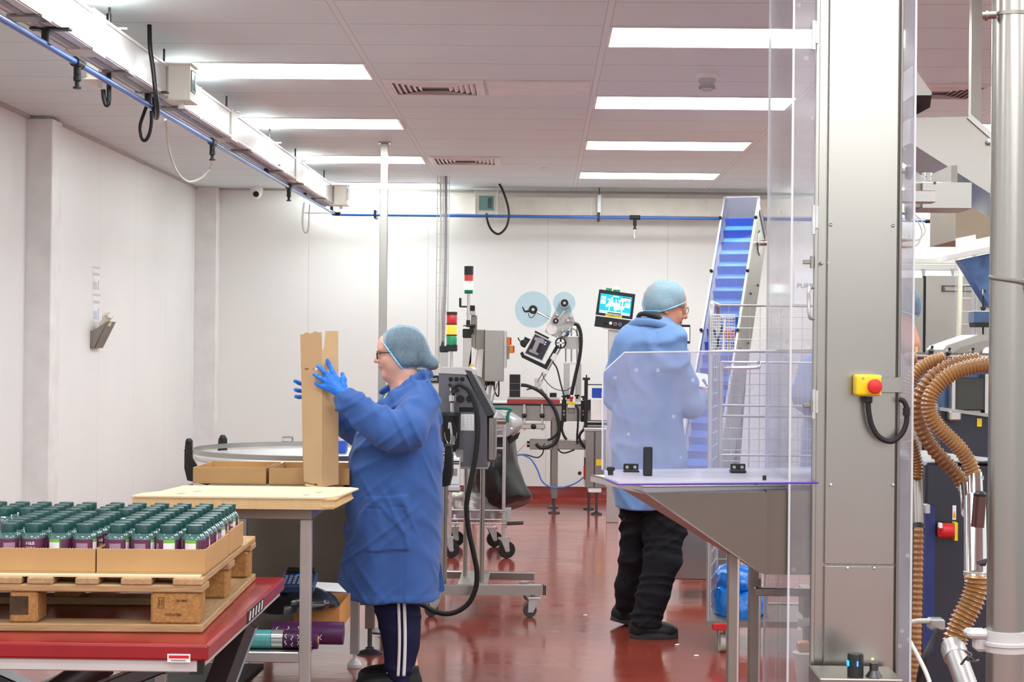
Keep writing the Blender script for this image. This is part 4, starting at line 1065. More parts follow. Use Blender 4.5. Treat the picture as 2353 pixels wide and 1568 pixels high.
sack('plastic_wrap', [(1127, 1050, 1145, 12.2, 12.7), (1135, 1030, 1158, 12.12, 12.75), (1160, 1028, 1160, 12.11, 12.75), (1185, 1030, 1158, 12.11, 12.75), (1199, 1034, 1150, 12.14, 12.72)], WRAP, 'crumpled clear plastic film wrapped round the cartons on the trolley', 12, 'plastic film')

# ---------------------------------------------------------------- labelling line by the back wall
Y = 15.5
t = thing('labelling_machine', 'labelling conveyor with a tilted label applicator standing by the back wall', 'labelling machine', (P(1270, 1180, Y).x, Y + .25, 0))
LM = t
part('conveyor_beam', MB().pb(1062, 930, 1460, 970, Y, .5, .003), STEEL, t)
part('conveyor_top', MB().pb(1062, 924, 1460, 931, Y - .02, .54, .003), WHITEP, t)
for px in (1206, 1247): part('beam_seam', MB().pb(px - 1, 933, px, 969, Y - .002, .003), STEELK, t)
for px, y0, y1, yf in ((1275, 965, 1150, Y - .04), (1090, 965, 1150, Y - .04), (1272, 965, 1140, Y + .46), (1450, 965, 1150, Y - .04)):
    q = P(px, 1000, yf); l = part('leg', MB().box(q.x - .028, q.x + .028, yf - .028, yf + .028, .13, P(px, 962, yf).z, .003), STEELD, t)
    part('foot', MB().lathe([(.052, 0), (.052, .012), (.02, .022), (.012, .03), (.012, .15)], (q.x, yf, 0), seg=20), STEELK, l)
cb = part('drive_cabinet', MB().pb(1346, 988, 1392, 1122, Y - .2, .5, .006), STEEL, t)
part('cabinet_line', MB().pb(1365, 992, 1367, 1120, Y - .203, .004), STEELK, cb)
part('cabinet_lip', MB().pb(1342, 984, 1392, 992, Y - .22, .54, .004), ALU, cb)
part('warning_label', MB().pb(1370, 1056, 1388, 1071, Y - .204, .004), YELLOW, cb)
part('foot_box', MB().pb(1352, 1121, 1382, 1133, Y - .19, .45, .006), WHITEP, cb)
for px, yf in ((1371, Y - .12), (1353, Y + .4)):
    q = P(px, 1130, yf); part('foot', MB().lathe([(.05, 0), (.05, .012), (.02, .022), (.012, .03), (.012, .21)], (q.x, yf, 0), seg=20), STEELK, cb)
a, b = P(1200, 1022, Y), P(1352, 1022, Y)
part('cable_box', MB().pb(1217, 1010, 1270, 1034, Y - .09, .1, .004), STEEL, t)
part('cable_box', MB().pb(1281, 1011, 1348, 1034, Y - .06, .1, .004), STEEL, t)
for y_ in (1017, 1025): q = P(1217, y_, Y - .04); part('cable_gland', MB().cyl(q, q - V(.025, 0, 0), .012), BLACK, t)
# belt press: red belt, motor, rods
part('red_belt', MB().pb(1165, 919, 1287, 929, Y - .12, .12, .004), mat('red_belt', (158, 54, 56), .5), t)
part('belt_plate', MB().pb(1166, 913, 1286, 919, Y - .12, .12, .003), ALU, t)
m_ = part('motor', MB().pb(1171, 861, 1195, 915, Y - .11, .09, .004), BLACK, t)
for y_ in (881, 897): part('motor_seam', MB().pb(1171, y_, 1195, y_ + .8, Y - .1105, .001), GREYC, m_)
part('knob', MB().lathe([(W(8, Y), 0), (W(8, Y), W(9, Y)), (W(7, Y), W(10, Y))], P(1271, 913, Y - .06)), BLACK, t)
for px in (1205, 1246):
    q = P(px, 930, Y - .07); q2 = P(px, 990, Y - .07)
    part('guide_rod', MB().cyl(q, q2, W(3, Y)).cyl(P(px, 938, Y - .07), P(px, 952, Y - .07), W(4.5, Y)), CHROME, t)
    part('star_knob', MB().ball(P(px, 956, Y - .09), W(5.8, Y), 12), BLACK, t)
part('rod_bracket', MB().pb(1199, 974, 1252, 987, Y - .1, .05, .006), ALU, t)
part('star_knob', MB().ball(P(1226, 981, Y - .11), W(6.5, Y), 12), BLACK, t)
# black pillars and stops
for x0, x1, y0, y1 in ((1291, 1301, 919, 970), (1335, 1345, 921, 970)):
    k = part('side_bracket', MB().pb(x0, y0, x1, y1, Y - .035, .035, .003), BLACK, t)
    for y_ in (945, 953): q = P((x0 + x1) / 2, y_, Y - .035); part('screw', MB().cyl(q, q - V(0, .006, 0), W(2.6, Y)), STEELD, k)
for px, py in ((1296, 911), (1305, 909), (1326, 909), (1341, 912)): part('wing_knob', MB().lathe([(W(3, Y), -W(8, Y)), (W(2.5, Y), -W(3, Y)), (W(6, Y), -W(2, Y)), (W(6, Y), W(1, Y)), (W(3, Y), W(2, Y))], P(px, py, Y - .02)), BLACK, t)
part('black_post', MB().pb(1343, 868, 1350, 985, Y - .12, .03, .002).pb(1339, 868, 1356, 874, Y - .121, .032, .002).pb(1346, 862, 1349, 869, Y - .112, .012).pb(1349, 883, 1400, 886, Y - .112, .012).pb(1349, 971, 1400, 978, Y - .112, .02), BLACK, t)
part('clamp_block', MB().pb(1342, 919, 1358, 943, Y - .125, .05, .003), BLACK, t)
part('white_housing', MB().pb(1358, 916, 1400, 967, Y - .2, .22, .004), WHITEP, t)
part('blue_sensor', MB().pb(1361, 892, 1392, 915, Y - .16, .12, .003), BLUEPL, t)
# emergency stop on the beam
e = part('stop_box', MB().pb(1304, 924, 1321, 931, Y - .06, .06, .003), YELLOW, t)
part('stop_base', MB().pb(1304, 931, 1321, 938, Y - .06, .06, .003), WHITEP, e)
part('stop_button', MB().lathe([(W(3.5, Y), 0), (W(3.2, Y), W(6, Y)), (W(5, Y), W(8, Y)), (W(5, Y), W(12, Y))], P(1312.5, 924, Y - .03)), REDP, e)
part('stop_bracket', MB().pb(1305, 939, 1320, 950, Y - .02, .02, .002), STEELD, e)
# columns carrying the applicator
for px in (1302, 1329): part('column', MB().pb(px - 6, 836, px + 6, 928, Y + .12, .06, .004), ALU, t)
part('column_cap', MB().pb(1294, 832, 1337, 837, Y + .11, .08, .002), WHITEP, t)
for px in (1300, 1313, 1326): part('lift_rod', MB().cyl(P(px, 833, Y + .14), P(px, 745, Y + .14), W(1.8, Y)), STEEL, t)
part('carriage_plate', MB().pb(1296, 773, 1331, 803, Y + .1, .03, .003), ALU, t)
YA = Y - .05
LIT = mat('light_grey_plate', (196, 196, 192), .4, .3)
ap = part('applicator_plate', MB().pp([(1287, 692), (1292, 687), (1297, 686), (1302, 687), (1306, 691), (1320, 738), (1316, 752), (1304, 775), (1281, 778), (1251, 763)], YA, .02), LIT, t)
DISC = film('blue_tint_disc', (206, 230, 242), .25, (190, 222, 240), gloss=.05)
for px, py, r, nm in ((1225, 711.6, 41.6, 'label_disc'), (1296.5, 696.6, 25.5, 'label_disc')):
    q = P(px, py, YA - .03)
    k = part(nm, MB().lathe([(W(r, Y), 0), (W(r, Y), .005), (.001, .005), (.001, 0)], q, (0, 1, 0), 64, False), DISC, t, label='pale blue translucent disc')
for px, py, r, mm in ((1225, 712, 10, BLACK), (1297, 697, 9, BLACK), (1277, 738, 6.5, BLACK)):
    q = P(px, py, YA - .03); part('hub', MB().lathe([(W(r, Y), 0), (W(r, Y), .05), (W(r * .9, Y), .055)], q, (0, -1, 0), 24), mm, t)
    part('hub_centre', MB().lathe([(W(r * .35, Y), .05), (W(r * .35, Y), .062)], q, (0, -1, 0), 14), ALU, t)
q = P(1297, 697, YA - .02); part('chrome_ring', MB().lathe([(W(10.5, Y), 0), (W(10.5, Y), .03)], q, (0, -1, 0), 24), CHROME, t)
part('reel_arm', MB().tube([P(1232, 717, YA - .02), P(1264, 733, YA - .02)], W(2, Y), 8).tube([P(1236, 719, YA - .015), P(1266, 730, YA - .015)], W(1.2, Y), 8), CHROME, t)
part('clamp_lever', MB().tube([P(1216, 715, YA - .08), P(1207, 716, YA - .085), P(1203, 711, YA - .09), P(1201, 705, YA - .09)], lambda s: W(2.8 - 1.6 * s, Y), 8).tube([P(1214, 720, YA - .05), P(1217, 729, YA - .05), P(1224, 729, YA - .05), P(1231, 720, YA - .05)], W(.9, Y), 6), BLACK, t)
for px, py, r in ((1279.7, 724, 4.2), (1311, 728, 4), (1304, 737, 4), (1317.5, 738, 3.6), (1292, 759.4, 4), (1308.6, 758, 5), (1294, 770, 5), (1282, 775, 3.6), (1300, 768, 2.5)):
    q = P(px, py, YA); part('roller', MB().lathe([(W(r, Y), 0), (W(r, Y), .06), (W(r * .7, Y), .066)], q, (0, -1, 0), 16), CHROME, t)
q = P(1268, 758, YA); part('dial', MB().lathe([(W(12, Y), 0), (W(12, Y), .03), (W(11, Y), .034)], q, (0, -1, 0), 32), WHITEP, t)
part('tension_arm', MB().bar(P(1297, 714, YA - .03), P(1280, 738, YA - .03), W(4, Y), .01, .002, (0, 1, 0)), ALU, t)
part('blue_knob', MB().ball(P(1303, 768, YA - .05), W(5, Y), 12), mat('deep_blue_knob', (34, 62, 128), .4), t)
q = P(1288.4, 788.5, YA - .06); R_ = W(11.5, Y)
part('hand_wheel', MB().tube([q + V(R_ * math.cos(a), 0, R_ * math.sin(a)) for a in (k * 2 * PI / 32 for k in range(32))], W(1.8, Y), 10, smooth=False, closed=True).bar(q + V(0, 0, -R_), q + V(0, 0, R_), W(4, Y), .008).bar(q + V(-R_, 0, 0), q + V(R_, 0, 0), W(2, Y), .008).cyl(q, q + V(0, .06, 0), W(3, Y)), BLACK, t)
part('wheel_hub', MB().cyl(q, q - V(0, .02, 0), W(2.8, Y)), WHITEP, t)
# print module hung in the inclined frame
MOD = mat('navy_black', (38, 38, 52), .3, coat=.3)
md = part('print_module', MB().pp([(1228.7, 764.8), (1269, 784.7), (1246, 831), (1204, 813)], YA - .06, .12), ALU, t)
part('module_face', MB().pp([(1229.5, 768), (1266, 786), (1245, 828), (1207, 811.5)], YA - .064, .006), MOD, md)
part('module_label', MB().pp([(1229, 775), (1247, 778), (1252, 784), (1236, 817), (1215, 808), (1220, 798), (1224, 799), (1230, 786), (1226, 784)], YA - .067, .004), mat('silver_grey', (150, 150, 158), .4), md)
part('dark_slot', MB().pp([(1226, 780), (1231, 782.5), (1222, 804), (1216, 801)], YA - .069, .003), INK, md)
part('dark_slot', MB().pp([(1240, 788), (1248, 791), (1239, 813), (1231, 809)], YA - .07, .003), INK, md)
for px, py, c_ in ((1254, 787, (120, 150, 255)), (1252, 791.5, (255, 130, 150))):
    q = P(px, py, YA - .066); part('indicator_led', MB().ball(q, W(1.7, Y), 8), mat('led_%d' % px, c_, .3, emit=c_, es=2.5), md)
part('module_frame', MB().pp([(1195, 812), (1199, 822), (1256, 850), (1285, 796), (1278, 793), (1252, 838), (1205, 816), (1201, 808)], YA - .03, .05).pp([(1230, 760), (1262, 776), (1260, 780), (1228, 764)], YA - .05, .05), BLACK, t)
part('side_motor', MB().pp([(1206, 774), (1219, 780), (1206, 800), (1197, 796)], YA - .05, .08), BLACK, t)
part('side_knob', MB().lathe([(W(8, Y), 0), (W(8, Y), .04), (W(6.5, Y), .045)], P(1203, 789, YA - .05), (0, -1, 0), 20), BLACK, t)
part('side_lever', MB().tube([P(1197, 785, YA - .06), P(1193, 782, YA - .06), P(1190.5, 776, YA - .06)], W(1.5, Y), 6), BLACK, t)
for d in (-3.2, 3.2): part('slide_rod', MB().cyl(P(1287 + d, 795 + d * .6, YA - .01), P(1238 + d, 880 + d * .6, YA - .01), W(1.9, Y)), STEEL, t)
for px, py in ((1273, 821), (1251, 853)): part('rod_clamp', MB().obox(P(px, py, YA - .02), (.5, 0, .87), (0, 1, 0), (-.87, 0, .5), W(9, Y) if py > 830 else W(15, Y), .05, W(17 if py > 830 else 12, Y), .003), WHITEP, t)
for px, py in ((1231, 874), (1243, 880), (1232, 886), (1240, 892)): part('rod_joint', MB().lathe([(W(4.2, Y), 0), (W(4.2, Y), .04)], P(px, py, YA - .03), (0, 1, 0), 14), CHROME, t)
part('joint_plate', MB().pp([(1228, 876), (1236, 868), (1248, 878), (1240, 892), (1232, 892)], YA - .015, .03), ALU, t)
part('foot_lever', MB().tube([P(1240, 890, YA), P(1222, 893, YA), P(1210, 896, YA)], W(1.8, Y), 8).tube([P(1242, 894, YA), P(1250, 905, YA), P(1256, 910, YA)], W(3, Y), 8), STEELK, t)
for nm, pts, r, mm in (('cable', [(1319, 744), (1328, 748), (1334, 765), (1335, 790), (1331, 825), (1322, 865), (1313, 908)], 4.2, BLACK), ('cable', [(1316, 755), (1324, 762), (1331, 785), (1328, 830), (1318, 880), (1303, 897), (1285, 897), (1268, 890), (1252, 873), (1246, 858)], .9, BLACK), ('cable', [(1270, 832), (1280, 848), (1288, 880), (1296, 910)], 1.8, BLACK),
                       ('cable', [(1197, 885), (1215, 888), (1240, 900), (1262, 922), (1278, 950), (1285, 985), (1281, 1010), (1268, 1024), (1250, 1030), (1238, 1027), (1232, 1020)], 4.0, BLACK), ('cable', [(1293, 970), (1291, 985), (1295, 1000), (1302, 1011)], 3.0, BLACK), ('cable', [(1290, 968), (1286, 985), (1279, 998), (1268, 1008), (1258, 1012)], 2.6, BLACK), ('cable', [(1322, 932), (1328, 942), (1328, 975), (1326, 1005), (1327, 1021)], 2.4, BLACK),
                       ('cable', [(1282, 1033), (1290, 1040), (1300, 1041), (1312, 1037), (1320, 1034)], 1.8, BLACK), ('cable', [(1344, 984), (1332, 1000), (1334, 1015), (1346, 1030), (1362, 1033), (1380, 1027)], 3.2, BLACK), ('cable', [(1252, 1020), (1245, 1030), (1240, 1034)], 1.0, BLACK), ('cable', [(1249, 1034), (1246, 1044), (1238, 1051), (1228, 1051), (1210, 1046), (1196, 1045), (1182, 1048)], 1.5, BLACK), ('cable', [(1212, 1018), (1200, 1028), (1188, 1042)], .8, GREYC)):
    part(nm, MB().tube([P(x, y, Y - .12) for x, y in pts], W(r, Y), 10), mm, t)
part('air_line', MB().tube([P(x, y, Y - .13) for x, y in ((1182, 1048), (1200, 1046), (1220, 1056), (1235, 1080), (1245, 1105), (1262, 1118), (1290, 1121), (1320, 1112), (1342, 1097))], W(1.8, Y), 10), BLUEP, t)
rg = part('air_regulator', MB().pb(1341, 1072, 1348, 1084, Y - .16, .04, .003).lathe([(W(3, Y), -W(28, Y)), (W(4, Y), -W(20, Y)), (W(4, Y), -W(8, Y))], P(1345, 1075, Y - .14)), REDP, t)
part('regulator_cap', MB().cyl(P(1345, 1072, Y - .14), P(1345, 1052, Y - .14), W(3, Y)), BLACK, rg)
part('regulator_gauge', MB().cyl(P(1332, 1088, Y - .17), P(1332, 1088, Y - .13), W(4.5, Y)), BLACK, rg)

# capping head and its control box, farther left on the same line
t = thing('control_cabinet', 'grey steel control box with two yellow and red rotary switches', 'control box', (P(1130, 930, Y).x, Y, P(1130, 924, Y).z))
part('column', MB().pb(1092, 758, 1114, 924, Y + .02, .12, .003), STEELD, t)
bx = part('box', MB().pb(1112, 760, 1157, 877, Y - .12, .2, .004), STEEL, t)
part('box_seam', MB().pb(1112, 760, 1113.5, 877, Y - .122, .004), STEELK, bx)
part('box_lid', MB().pb(1152, 761, 1164, 845, Y - .1, .17, .003), ALU, t)
part('side_plate', MB().pb(1163, 795, 1170, 826, Y - .06, .1, .002), STEELD, t)
for i, (x0, y0, x1, y1) in enumerate(((1163, 775, 1174, 794), (1170, 794, 1181, 812))):
    k = part('rotary_switch', MB().pb(x0, y0, x1 - 2, y1, Y - .07, .07, .004), ORANGE, t)
    part('switch_handle', MB().pb(x1 - 2, y0 + 1, x1 + 1, y1 - 1, Y - .066, .06, .003), REDP, k)
for px in (1118, 1126, 1134): part('cable_gland', MB().cyl(P(px, 877, Y - .05), P(px, 855 - 0 * px, Y - .05) * 0 + P(px, 887, Y - .05), W(4, Y)), BLACK, t)
for i, (pts, r, mm) in enumerate((([(1119, 885), (1114, 905), (1118, 930)], 1.5, BLACK), ([(1126, 885), (1125, 910), (1123, 932)], 3, GREYC), ([(1131, 885), (1127, 900), (1119, 915), (1122, 930)], 1.2, GREYC), ([(1135, 885), (1137, 900), (1143, 911), (1146, 905), (1146, 875), (1144, 850)], 1.8, BLACK), ([(1144, 880), (1137, 900), (1129, 930)], 2, GREYC))):
    part('cable', MB().tube([P(x, y, Y - .06) for x, y in pts], W(r, Y), 8), mm, t)
for lb, pix in (('tilted white paper with a yellow warning sign hung on the grey column', [(1083, 797), (1097, 805), (1090, 850), (1076, 846)]), ('white paper sheet hung in front of the grey steel column', [(1092, 806), (1111, 802), (1107, 868), (1090, 860)])):
    o = solo('paper_sheet', MB().pp(pix, Y - .02 if 'tilted' in lb else Y - .01, .003), PAPER, lb, 'paper')
    if 'tilted' in lb: part('warning_mark', MB().pp([(1084, 835), (1090, 843), (1081, 844)], Y - .0215, .002), YELLOW, o)
t = thing('height_adjuster', 'crank-operated height adjuster column beside the taller signal light', 'height adjuster', (P(1085, 924, Y).x, Y + .05, P(1085, 924, Y).z))
part('profile', MB().pb(1064, 770, 1083, 924, Y - .02, .07, .004), ALU, t)
part('cap', MB().pb(1063, 756, 1083, 777, Y - .03, .09, .006), BLACK, t)
part('plate', MB().pb(1082, 725, 1094, 924, Y + .02, .06, .008), STEELD, t)
part('collar', MB().pb(1072, 716, 1092, 724, Y - .03, .1, .003), ALU, t)
part('crank', MB().pb(1055, 685, 1060, 706, Y - .03, .03, .003).pb(1057, 703, 1080, 707, Y - .025, .02, .002).pb(1076, 702, 1091, 715, Y - .03, .05, .003), BLACK, t)
part('tower_bracket', MB().pb(1071, 746, 1092, 752, Y - .06, .09, .003).pb(1079, 752, 1088, 766, Y - .05, .05, .003), BLACK, t)

# ---------------------------------------------------------------- operator screen
Y = 14.6
c = P(1412, 760, Y)
t = thing('operator_screen', 'tilted operator touch screen with a cyan machine picture and coloured buttons', 'screen', (c.x, Y, 0))
part('pole', MB().box(c.x - .05, c.x + .05, Y + .05, Y + .12, 0, P(1412, 756, Y).z, .004), ALU, t)
hs = part('housing', MB().pp([(1377.5, 665), (1460, 676.5), (1453, 734), (1369, 723)], Y, .09), BLACK, t)
part('button_box', MB().pp([(1369.5, 726), (1452.5, 737), (1448, 761), (1366, 750)], Y, .1), BLACK, t)
part('lower_plate', MB().pp([(1386, 753), (1430, 759), (1429, 762), (1385, 756)], Y + .01, .08), ALU, t)
CYAN = mat('cyan_screen', (0, 160, 216), .2, emit=(0, 160, 216), es=.9)
WS = mat('white_screen', (235, 245, 255), .2, emit=(235, 245, 255), es=.9); SS = mat('salmon_screen', (244, 150, 130), .2, emit=(244, 150, 130), es=.9); NS = mat('navy_screen', (30, 30, 80), .2)
sc = part('screen', MB().pp([(1380.5, 674), (1452.5, 684), (1447.5, 727.5), (1375.8, 718.5)], Y - .003, .004), CYAN, hs)
def SQ(u, v):                                     # 0..1 across and down the screen
    a = (1380.5 + (1452.5 - 1380.5) * u, 674 + 10 * u); b = (1375.8 + (1447.5 - 1375.8) * u, 718.5 + 9 * u)
    return (a[0] + (b[0] - a[0]) * v, a[1] + (b[1] - a[1]) * v)
def sbox(u0, v0, u1, v1, m, nm='screen_button', z=.005):
    part(nm, MB().pp([SQ(u0, v0), SQ(u1, v0), SQ(u1, v1), SQ(u0, v1)], Y - z, .002), m, sc)
sbox(.03, .86, .98, .98, WS, 'status_bar'); sbox(.27, .91, .72, .97, NS, 'status_text', .007)
sbox(.04, .14, .18, .27, WS); sbox(.055, .165, .165, .245, SS, z=.007); sbox(.03, .32, .18, .52, WS)
sbox(.66, .1, .96, .24, WS); sbox(.82, .16, .95, .26, SS, z=.007); sbox(.80, .32, .96, .58, WS); sbox(.68, .06, .96, .10, NS, 'title_text', .007)
sbox(.40, .05, .58, .09, WS, 'title_text')
pic = MB()
rr = random.Random(4)
for u0, v0, u1, v1 in ((.22, .5, .62, .6), (.28, .3, .42, .52), (.24, .22, .34, .3), (.36, .12, .4, .34), (.5, .22, .53, .5), (.42, .4, .66, .5), (.6, .24, .64, .45), (.58, .22, .76, .28), (.7, .3, .74, .62), (.5, .55, .78, .68), (.3, .58, .33, .82), (.46, .6, .56, .76), (.5, .7, .54, .86), (.7, .64, .74, .82), (.56, .68, .72, .74), (.2, .56, .26, .66)):
    pic.pp([SQ(u0, v0), SQ(u1, v0), SQ(u1, v1), SQ(u0, v1)], Y - .0045 - rr.uniform(0, .0008), .002)
o = part('machine_picture', pic, WS, sc); o['kind'] = 'stuff'
yl = part('yellow_label', MB().pp([(1391.5, 720.5), (1429.5, 726), (1428.5, 732), (1391, 727)], Y - .004, .005), mat('yellow_label', (226, 216, 50), .6), t)
lettering('02-SOL-L1-07', W(5.4, Y), INK, P(1410, 726.3, Y - .0045), yl, (1, 0, -.125), (.125, 0, 1))
for px, py, m_ in ((1392, 742, BLACKM), (1403, 743, mat('white_lit_button', (232, 255, 236), .3, emit=(232, 255, 236), es=.6)), (1414, 745, mat('dark_red_button', (140, 24, 36), .3)), (1424.5, 746, mat('blue_button', (40, 40, 190), .3))):
    q = P(px, py, Y); k = part('button', MB().lathe([(W(4.0, Y), 0), (W(4.0, Y), .008)], q, (0, -1, 0), 20), CHROME if m_ != BLACKM else BLACK, t)
    part('button_cap', MB().lathe([(W(3, Y), .006), (W(3, Y), .018), (W(2, Y), .02)], q, (0, -1, 0), 18), m_, k)
q = P(1417, 669, Y + .03)
k = part('beacon_base', MB().lathe([(W(8, Y), -.01), (W(8, Y), .012)], q).obox(q + V(-.065, 0, .012), (1, 0, -.12), (0, 1, 0), (.12, 0, 1), .05, .03, .022, .003), GREENL, t)
part('beacon', MB().ball(q + V(0, 0, .016), W(7, Y), 18), mat('lit_green_beacon', (200, 255, 232), .3, emit=(200, 255, 232), es=2.2), k)
t = thing('monitor', 'white-screened monitor just showing between the man and the blue cleated conveyor', 'screen', (P(1575, 790, 14).x, 14, 0))
part('housing', MB().pb(1535, 746, 1586, 790, 14, .06, .004), BLACK, t)
part('display', MB().pb(1538, 752, 1584, 784, 13.997, .004), mat('white_display', (232, 240, 240), .3, emit=(232, 240, 240), es=.75), t)
part('pole', MB().box(P(1560, 800, 14).x - .03, P(1560, 800, 14).x + .03, 14.06, 14.1, 0, P(1560, 760, 14).z), ALU, t)

# ---------------------------------------------------------------- blue cleated cap elevator
Q1, Q2 = P(1652, 805, 10.8), P(1706, 470, 11.5)
ax = (Q2 - Q1).normalized(); L12 = (Q2 - Q1).length
wv = V(ax.y, -ax.x, 0).normalized(); nv = ax.cross(wv).normalized()
if nv.y > 0: nv = -nv
HW = .105
def E(s, a, n): return Q1 + ax * s + wv * a + nv * n
S0, S1 = -1.05, L12 + .02
t = thing('cap_elevator', 'steep conveyor with a bright blue cleated belt carrying caps up behind the man', 'conveyor', (Q1.x - .1, 10.2, 0))
BELT = mat('bright_blue_belt', (64, 142, 236), .35, var=.03); CLEAT = mat('blue_cleat', (34, 92, 200), .35, var=.03)
def ebar(nm, s0, s1, a0, a1, n0, n1, m, par=t, bev=.002):
    return part(nm, MB().obox(E((s0 + s1) / 2, (a0 + a1) / 2, (n0 + n1) / 2), wv, nv, ax, abs(a1 - a0), abs(n1 - n0), abs(s1 - s0), bev), m, par)
ebar('belt', S0, L12 - .12, -HW + .012, HW - .004, -.03, -.02, BELT)
for i in range(21):
    s = L12 - .16 - .102 * i
    if s > S0: part('cleat', MB().obox(E(s, 0.004, .005), wv, (nv * .94 + ax * .34), (ax * .94 - nv * .34), HW * 2 - .02, .055, .006, .001), CLEAT, t)
ebar('side_rail', S0, S1, -HW - .014, -HW, .03, .055, ALU); ebar('side_rail', S0, S1, HW, HW + .014, .03, .055, ALU)
ebar('left_wall', S0, S1, -HW - .012, -HW - .004, -.34, .05, film('clear_side_wall', (226, 228, 242), .24, (212, 214, 236), gloss=.01))
ebar('right_wall', S0, S1, HW + .002, HW + .010, -.34, .05, STEEL)
ebar('back_plate', S0, S1 - .05, -HW, HW, -.345, -.335, WHITEP)
part('clear_cover', MB().obox(E((S0 + S1) / 2, 0, .058), wv, nv, ax, HW * 2 + .02, .004, S1 - S0), film('clear_cover', (248, 249, 252), .02, (225, 228, 245), gloss=.01), t)
part('head_plate', MB().prism([E(S1, -HW - .012, .05), E(S1, HW + .012, .05), E(S1 - .04, HW + .012, -.34), E(S1 - .04, -HW - .012, -.34)], ax * .004), WHITEP, t)
for s in (L12 - .17, L12 - .62, L12 - 1.1):
    for a in (-HW - .012, HW + .012): q = E(s, a, .055); part('thumb_screw', MB().lathe([(.011, 0), (.011, .012), (.005, .02)], q, nv, 12), BLACK, t)
q = E(L12 - .2, HW + .012, -.16)
part('bearing_plate', MB().lathe([(.085, 0), (.085, .004)], q, wv, 8), ALU, t); part('shaft_end', MB().lathe([(.018, 0), (.018, .05)], q, wv, 14), CHROME, t)
part('dark_slot', MB().obox(E(S1 - .06, HW + .011, -.16), wv, nv, ax, .004, .26, .03), BLACK, t)
for s, n in ((.55, -.12), (.25, -.25), (.05, -.05), (.75, -.28)): q = E(s, HW + .011, n); part('bolt', MB().lathe([(.008, 0), (.006, .008)], q, wv, 10), STEELK, t)
part('support_leg', MB().bar(E(.3, -.08, -.30), (E(.3, -.08, 0).x, E(.3, 0, -.36).y + .1, 0.0), .05, .05), STEELD, t)
part('support_leg', MB().bar(E(.3, .08, -.30), (E(.3, .08, 0).x, E(.3, 0, -.36).y + .1, 0.0), .05, .05), STEELD, t)
lo = E(S0, 0, -.1)
part('feed_hopper', MB().box(lo.x - .16, lo.x + .18, lo.y - .12, lo.y + .35, .12, lo.z + .05, .006), STEEL, t)
for i, (k, a) in enumerate(((0, .02), (0, .075), (2, -.055), (2, -.02), (3, -.02), (3, .03), (4, -.03), (6, -.005), (6, .045), (8, .01), (9, .05))):
    s = L12 - .16 - .102 * k + .022
    cap = solo('bottle_cap', MB().lathe([(.019, 0), (.019, .013), (.016, .016)], E(s + .001, a, -.02), nv, 16), mat('cap_white', (214, 214, 214), .4) if i % 3 else mat('cap_grey', (120, 128, 140), .4), 'cap riding on the blue cleated belt', 'cap', 'caps on the blue belt')
for i, o in enumerate([o for o in bpy.data.objects if o.name.startswith('bottle_cap')]):
    k, a = ((0, .02), (0, .075), (2, -.055), (2, -.02), (3, -.02), (3, .03), (4, -.03), (6, -.005), (6, .045), (8, .01), (9, .05))[i]
    o['label'] = f'{"whitish" if i % 3 else "grey"} cap on the blue belt, {["on the topmost step", "", "on the third step from the top", "on the fourth step", "on the fifth step", "", "on the seventh step", "", "on the ninth step", "on the tenth step"][k]}, {"farther right" if a > .02 else "farther left"}'

# ---------------------------------------------------------------- hopper with clear guard in front of the man
def PZ(px, py, z):
    d = P(px, py, 1.0) - CAM; return CAM + d * ((z - CAM.z) / d.z)
def zpoly(pix, z, h): return MB().prism([PZ(x, y, z) for x, y in pix], (0, 0, h))
POLY = film('scratched_polycarbonate', (242, 242, 250), .15, (228, 230, 243), 'scratch', 9.0, gloss=.05)
POLYC = film('clear_polycarbonate', (248, 248, 251), .16, (240, 241, 244), 'scratch', 4.0, gloss=.03)
POLYE = mat('polycarbonate_edge', (232, 234, 238), .35, trans=.3)
zl = 1.075
a = PZ(1640, 1100, zl)
t = thing('feed_hopper', 'stainless feed hopper with a scratched clear guard standing in front of the man', 'hopper', (a.x, 5.25, 0))
YG = 5.3
part('guard_panel', MB().pp([(1384, 1082), (1385, 856), (1435, 811), (1880, 805), (1880, 1078)], YG, .008), POLY, t, label='upright scratched clear plastic panel')
part('panel_edge', MB().tube([P(1384, 1080, YG - .002), P(1385, 856, YG - .002), P(1435, 810.5, YG - .002), P(1880, 804.5, YG - .002)], .0028, 6, smooth=False), POLYE, t)
ld = part('lid', zpoly([(1388, 1086), (1880, 1079), (1880, 1110), (1420, 1114), (1390, 1102)], zl, .008), film('lid_reflection_haze', (240, 239, 250), .62, (240, 240, 250), gloss=.03), t)  # milky white haze stands in for a white reflection on the lid
part('purple_edge', MB().tube([PZ(1392, 1102, zl + .004), PZ(1420, 1113.5, zl + .004), PZ(1880, 1110, zl + .004)], .003, 6, smooth=False), mat('violet_edge', (88, 62, 168), .3), ld)
r0, r1, r2, r3, r4 = PZ(1357, 1092, 1.06), PZ(1478, 1119, 1.06), PZ(1880, 1116, 1.06), PZ(1880, 1088, 1.06), PZ(1372, 1089, 1.06)
mb = MB(); rr = []
cen = (r1 + r2 + r3 + r0) / 4
for p in (r0, r1, r2, r3):
    q = p.lerp(cen, .12); q.z = p.z
    rr.append([p, p + V(0, 0, -.02), q + V(0, 0, -.02), q + V(0, 0, 0)])
part('rim', mb.rings(rr, closed=True), mat('satin_rim', (206, 204, 202), .5, .75), t)
part('rim_edge', MB().tube([r0, r1, r2], .0025, 8, smooth=False), CHROME, t)
FUN = mat('funnel_steel', (128, 121, 112), .33, 1.0, var=.04, vs_=2.0)
f0, f1 = PZ(1445, 1121, 1.055), PZ(1484, 1136, 1.035)
part('funnel', MB().pp([(1482, 1134), (1762, 1132), (1762, 1322), (1746, 1317)], 4.97, .52), FUN, t)
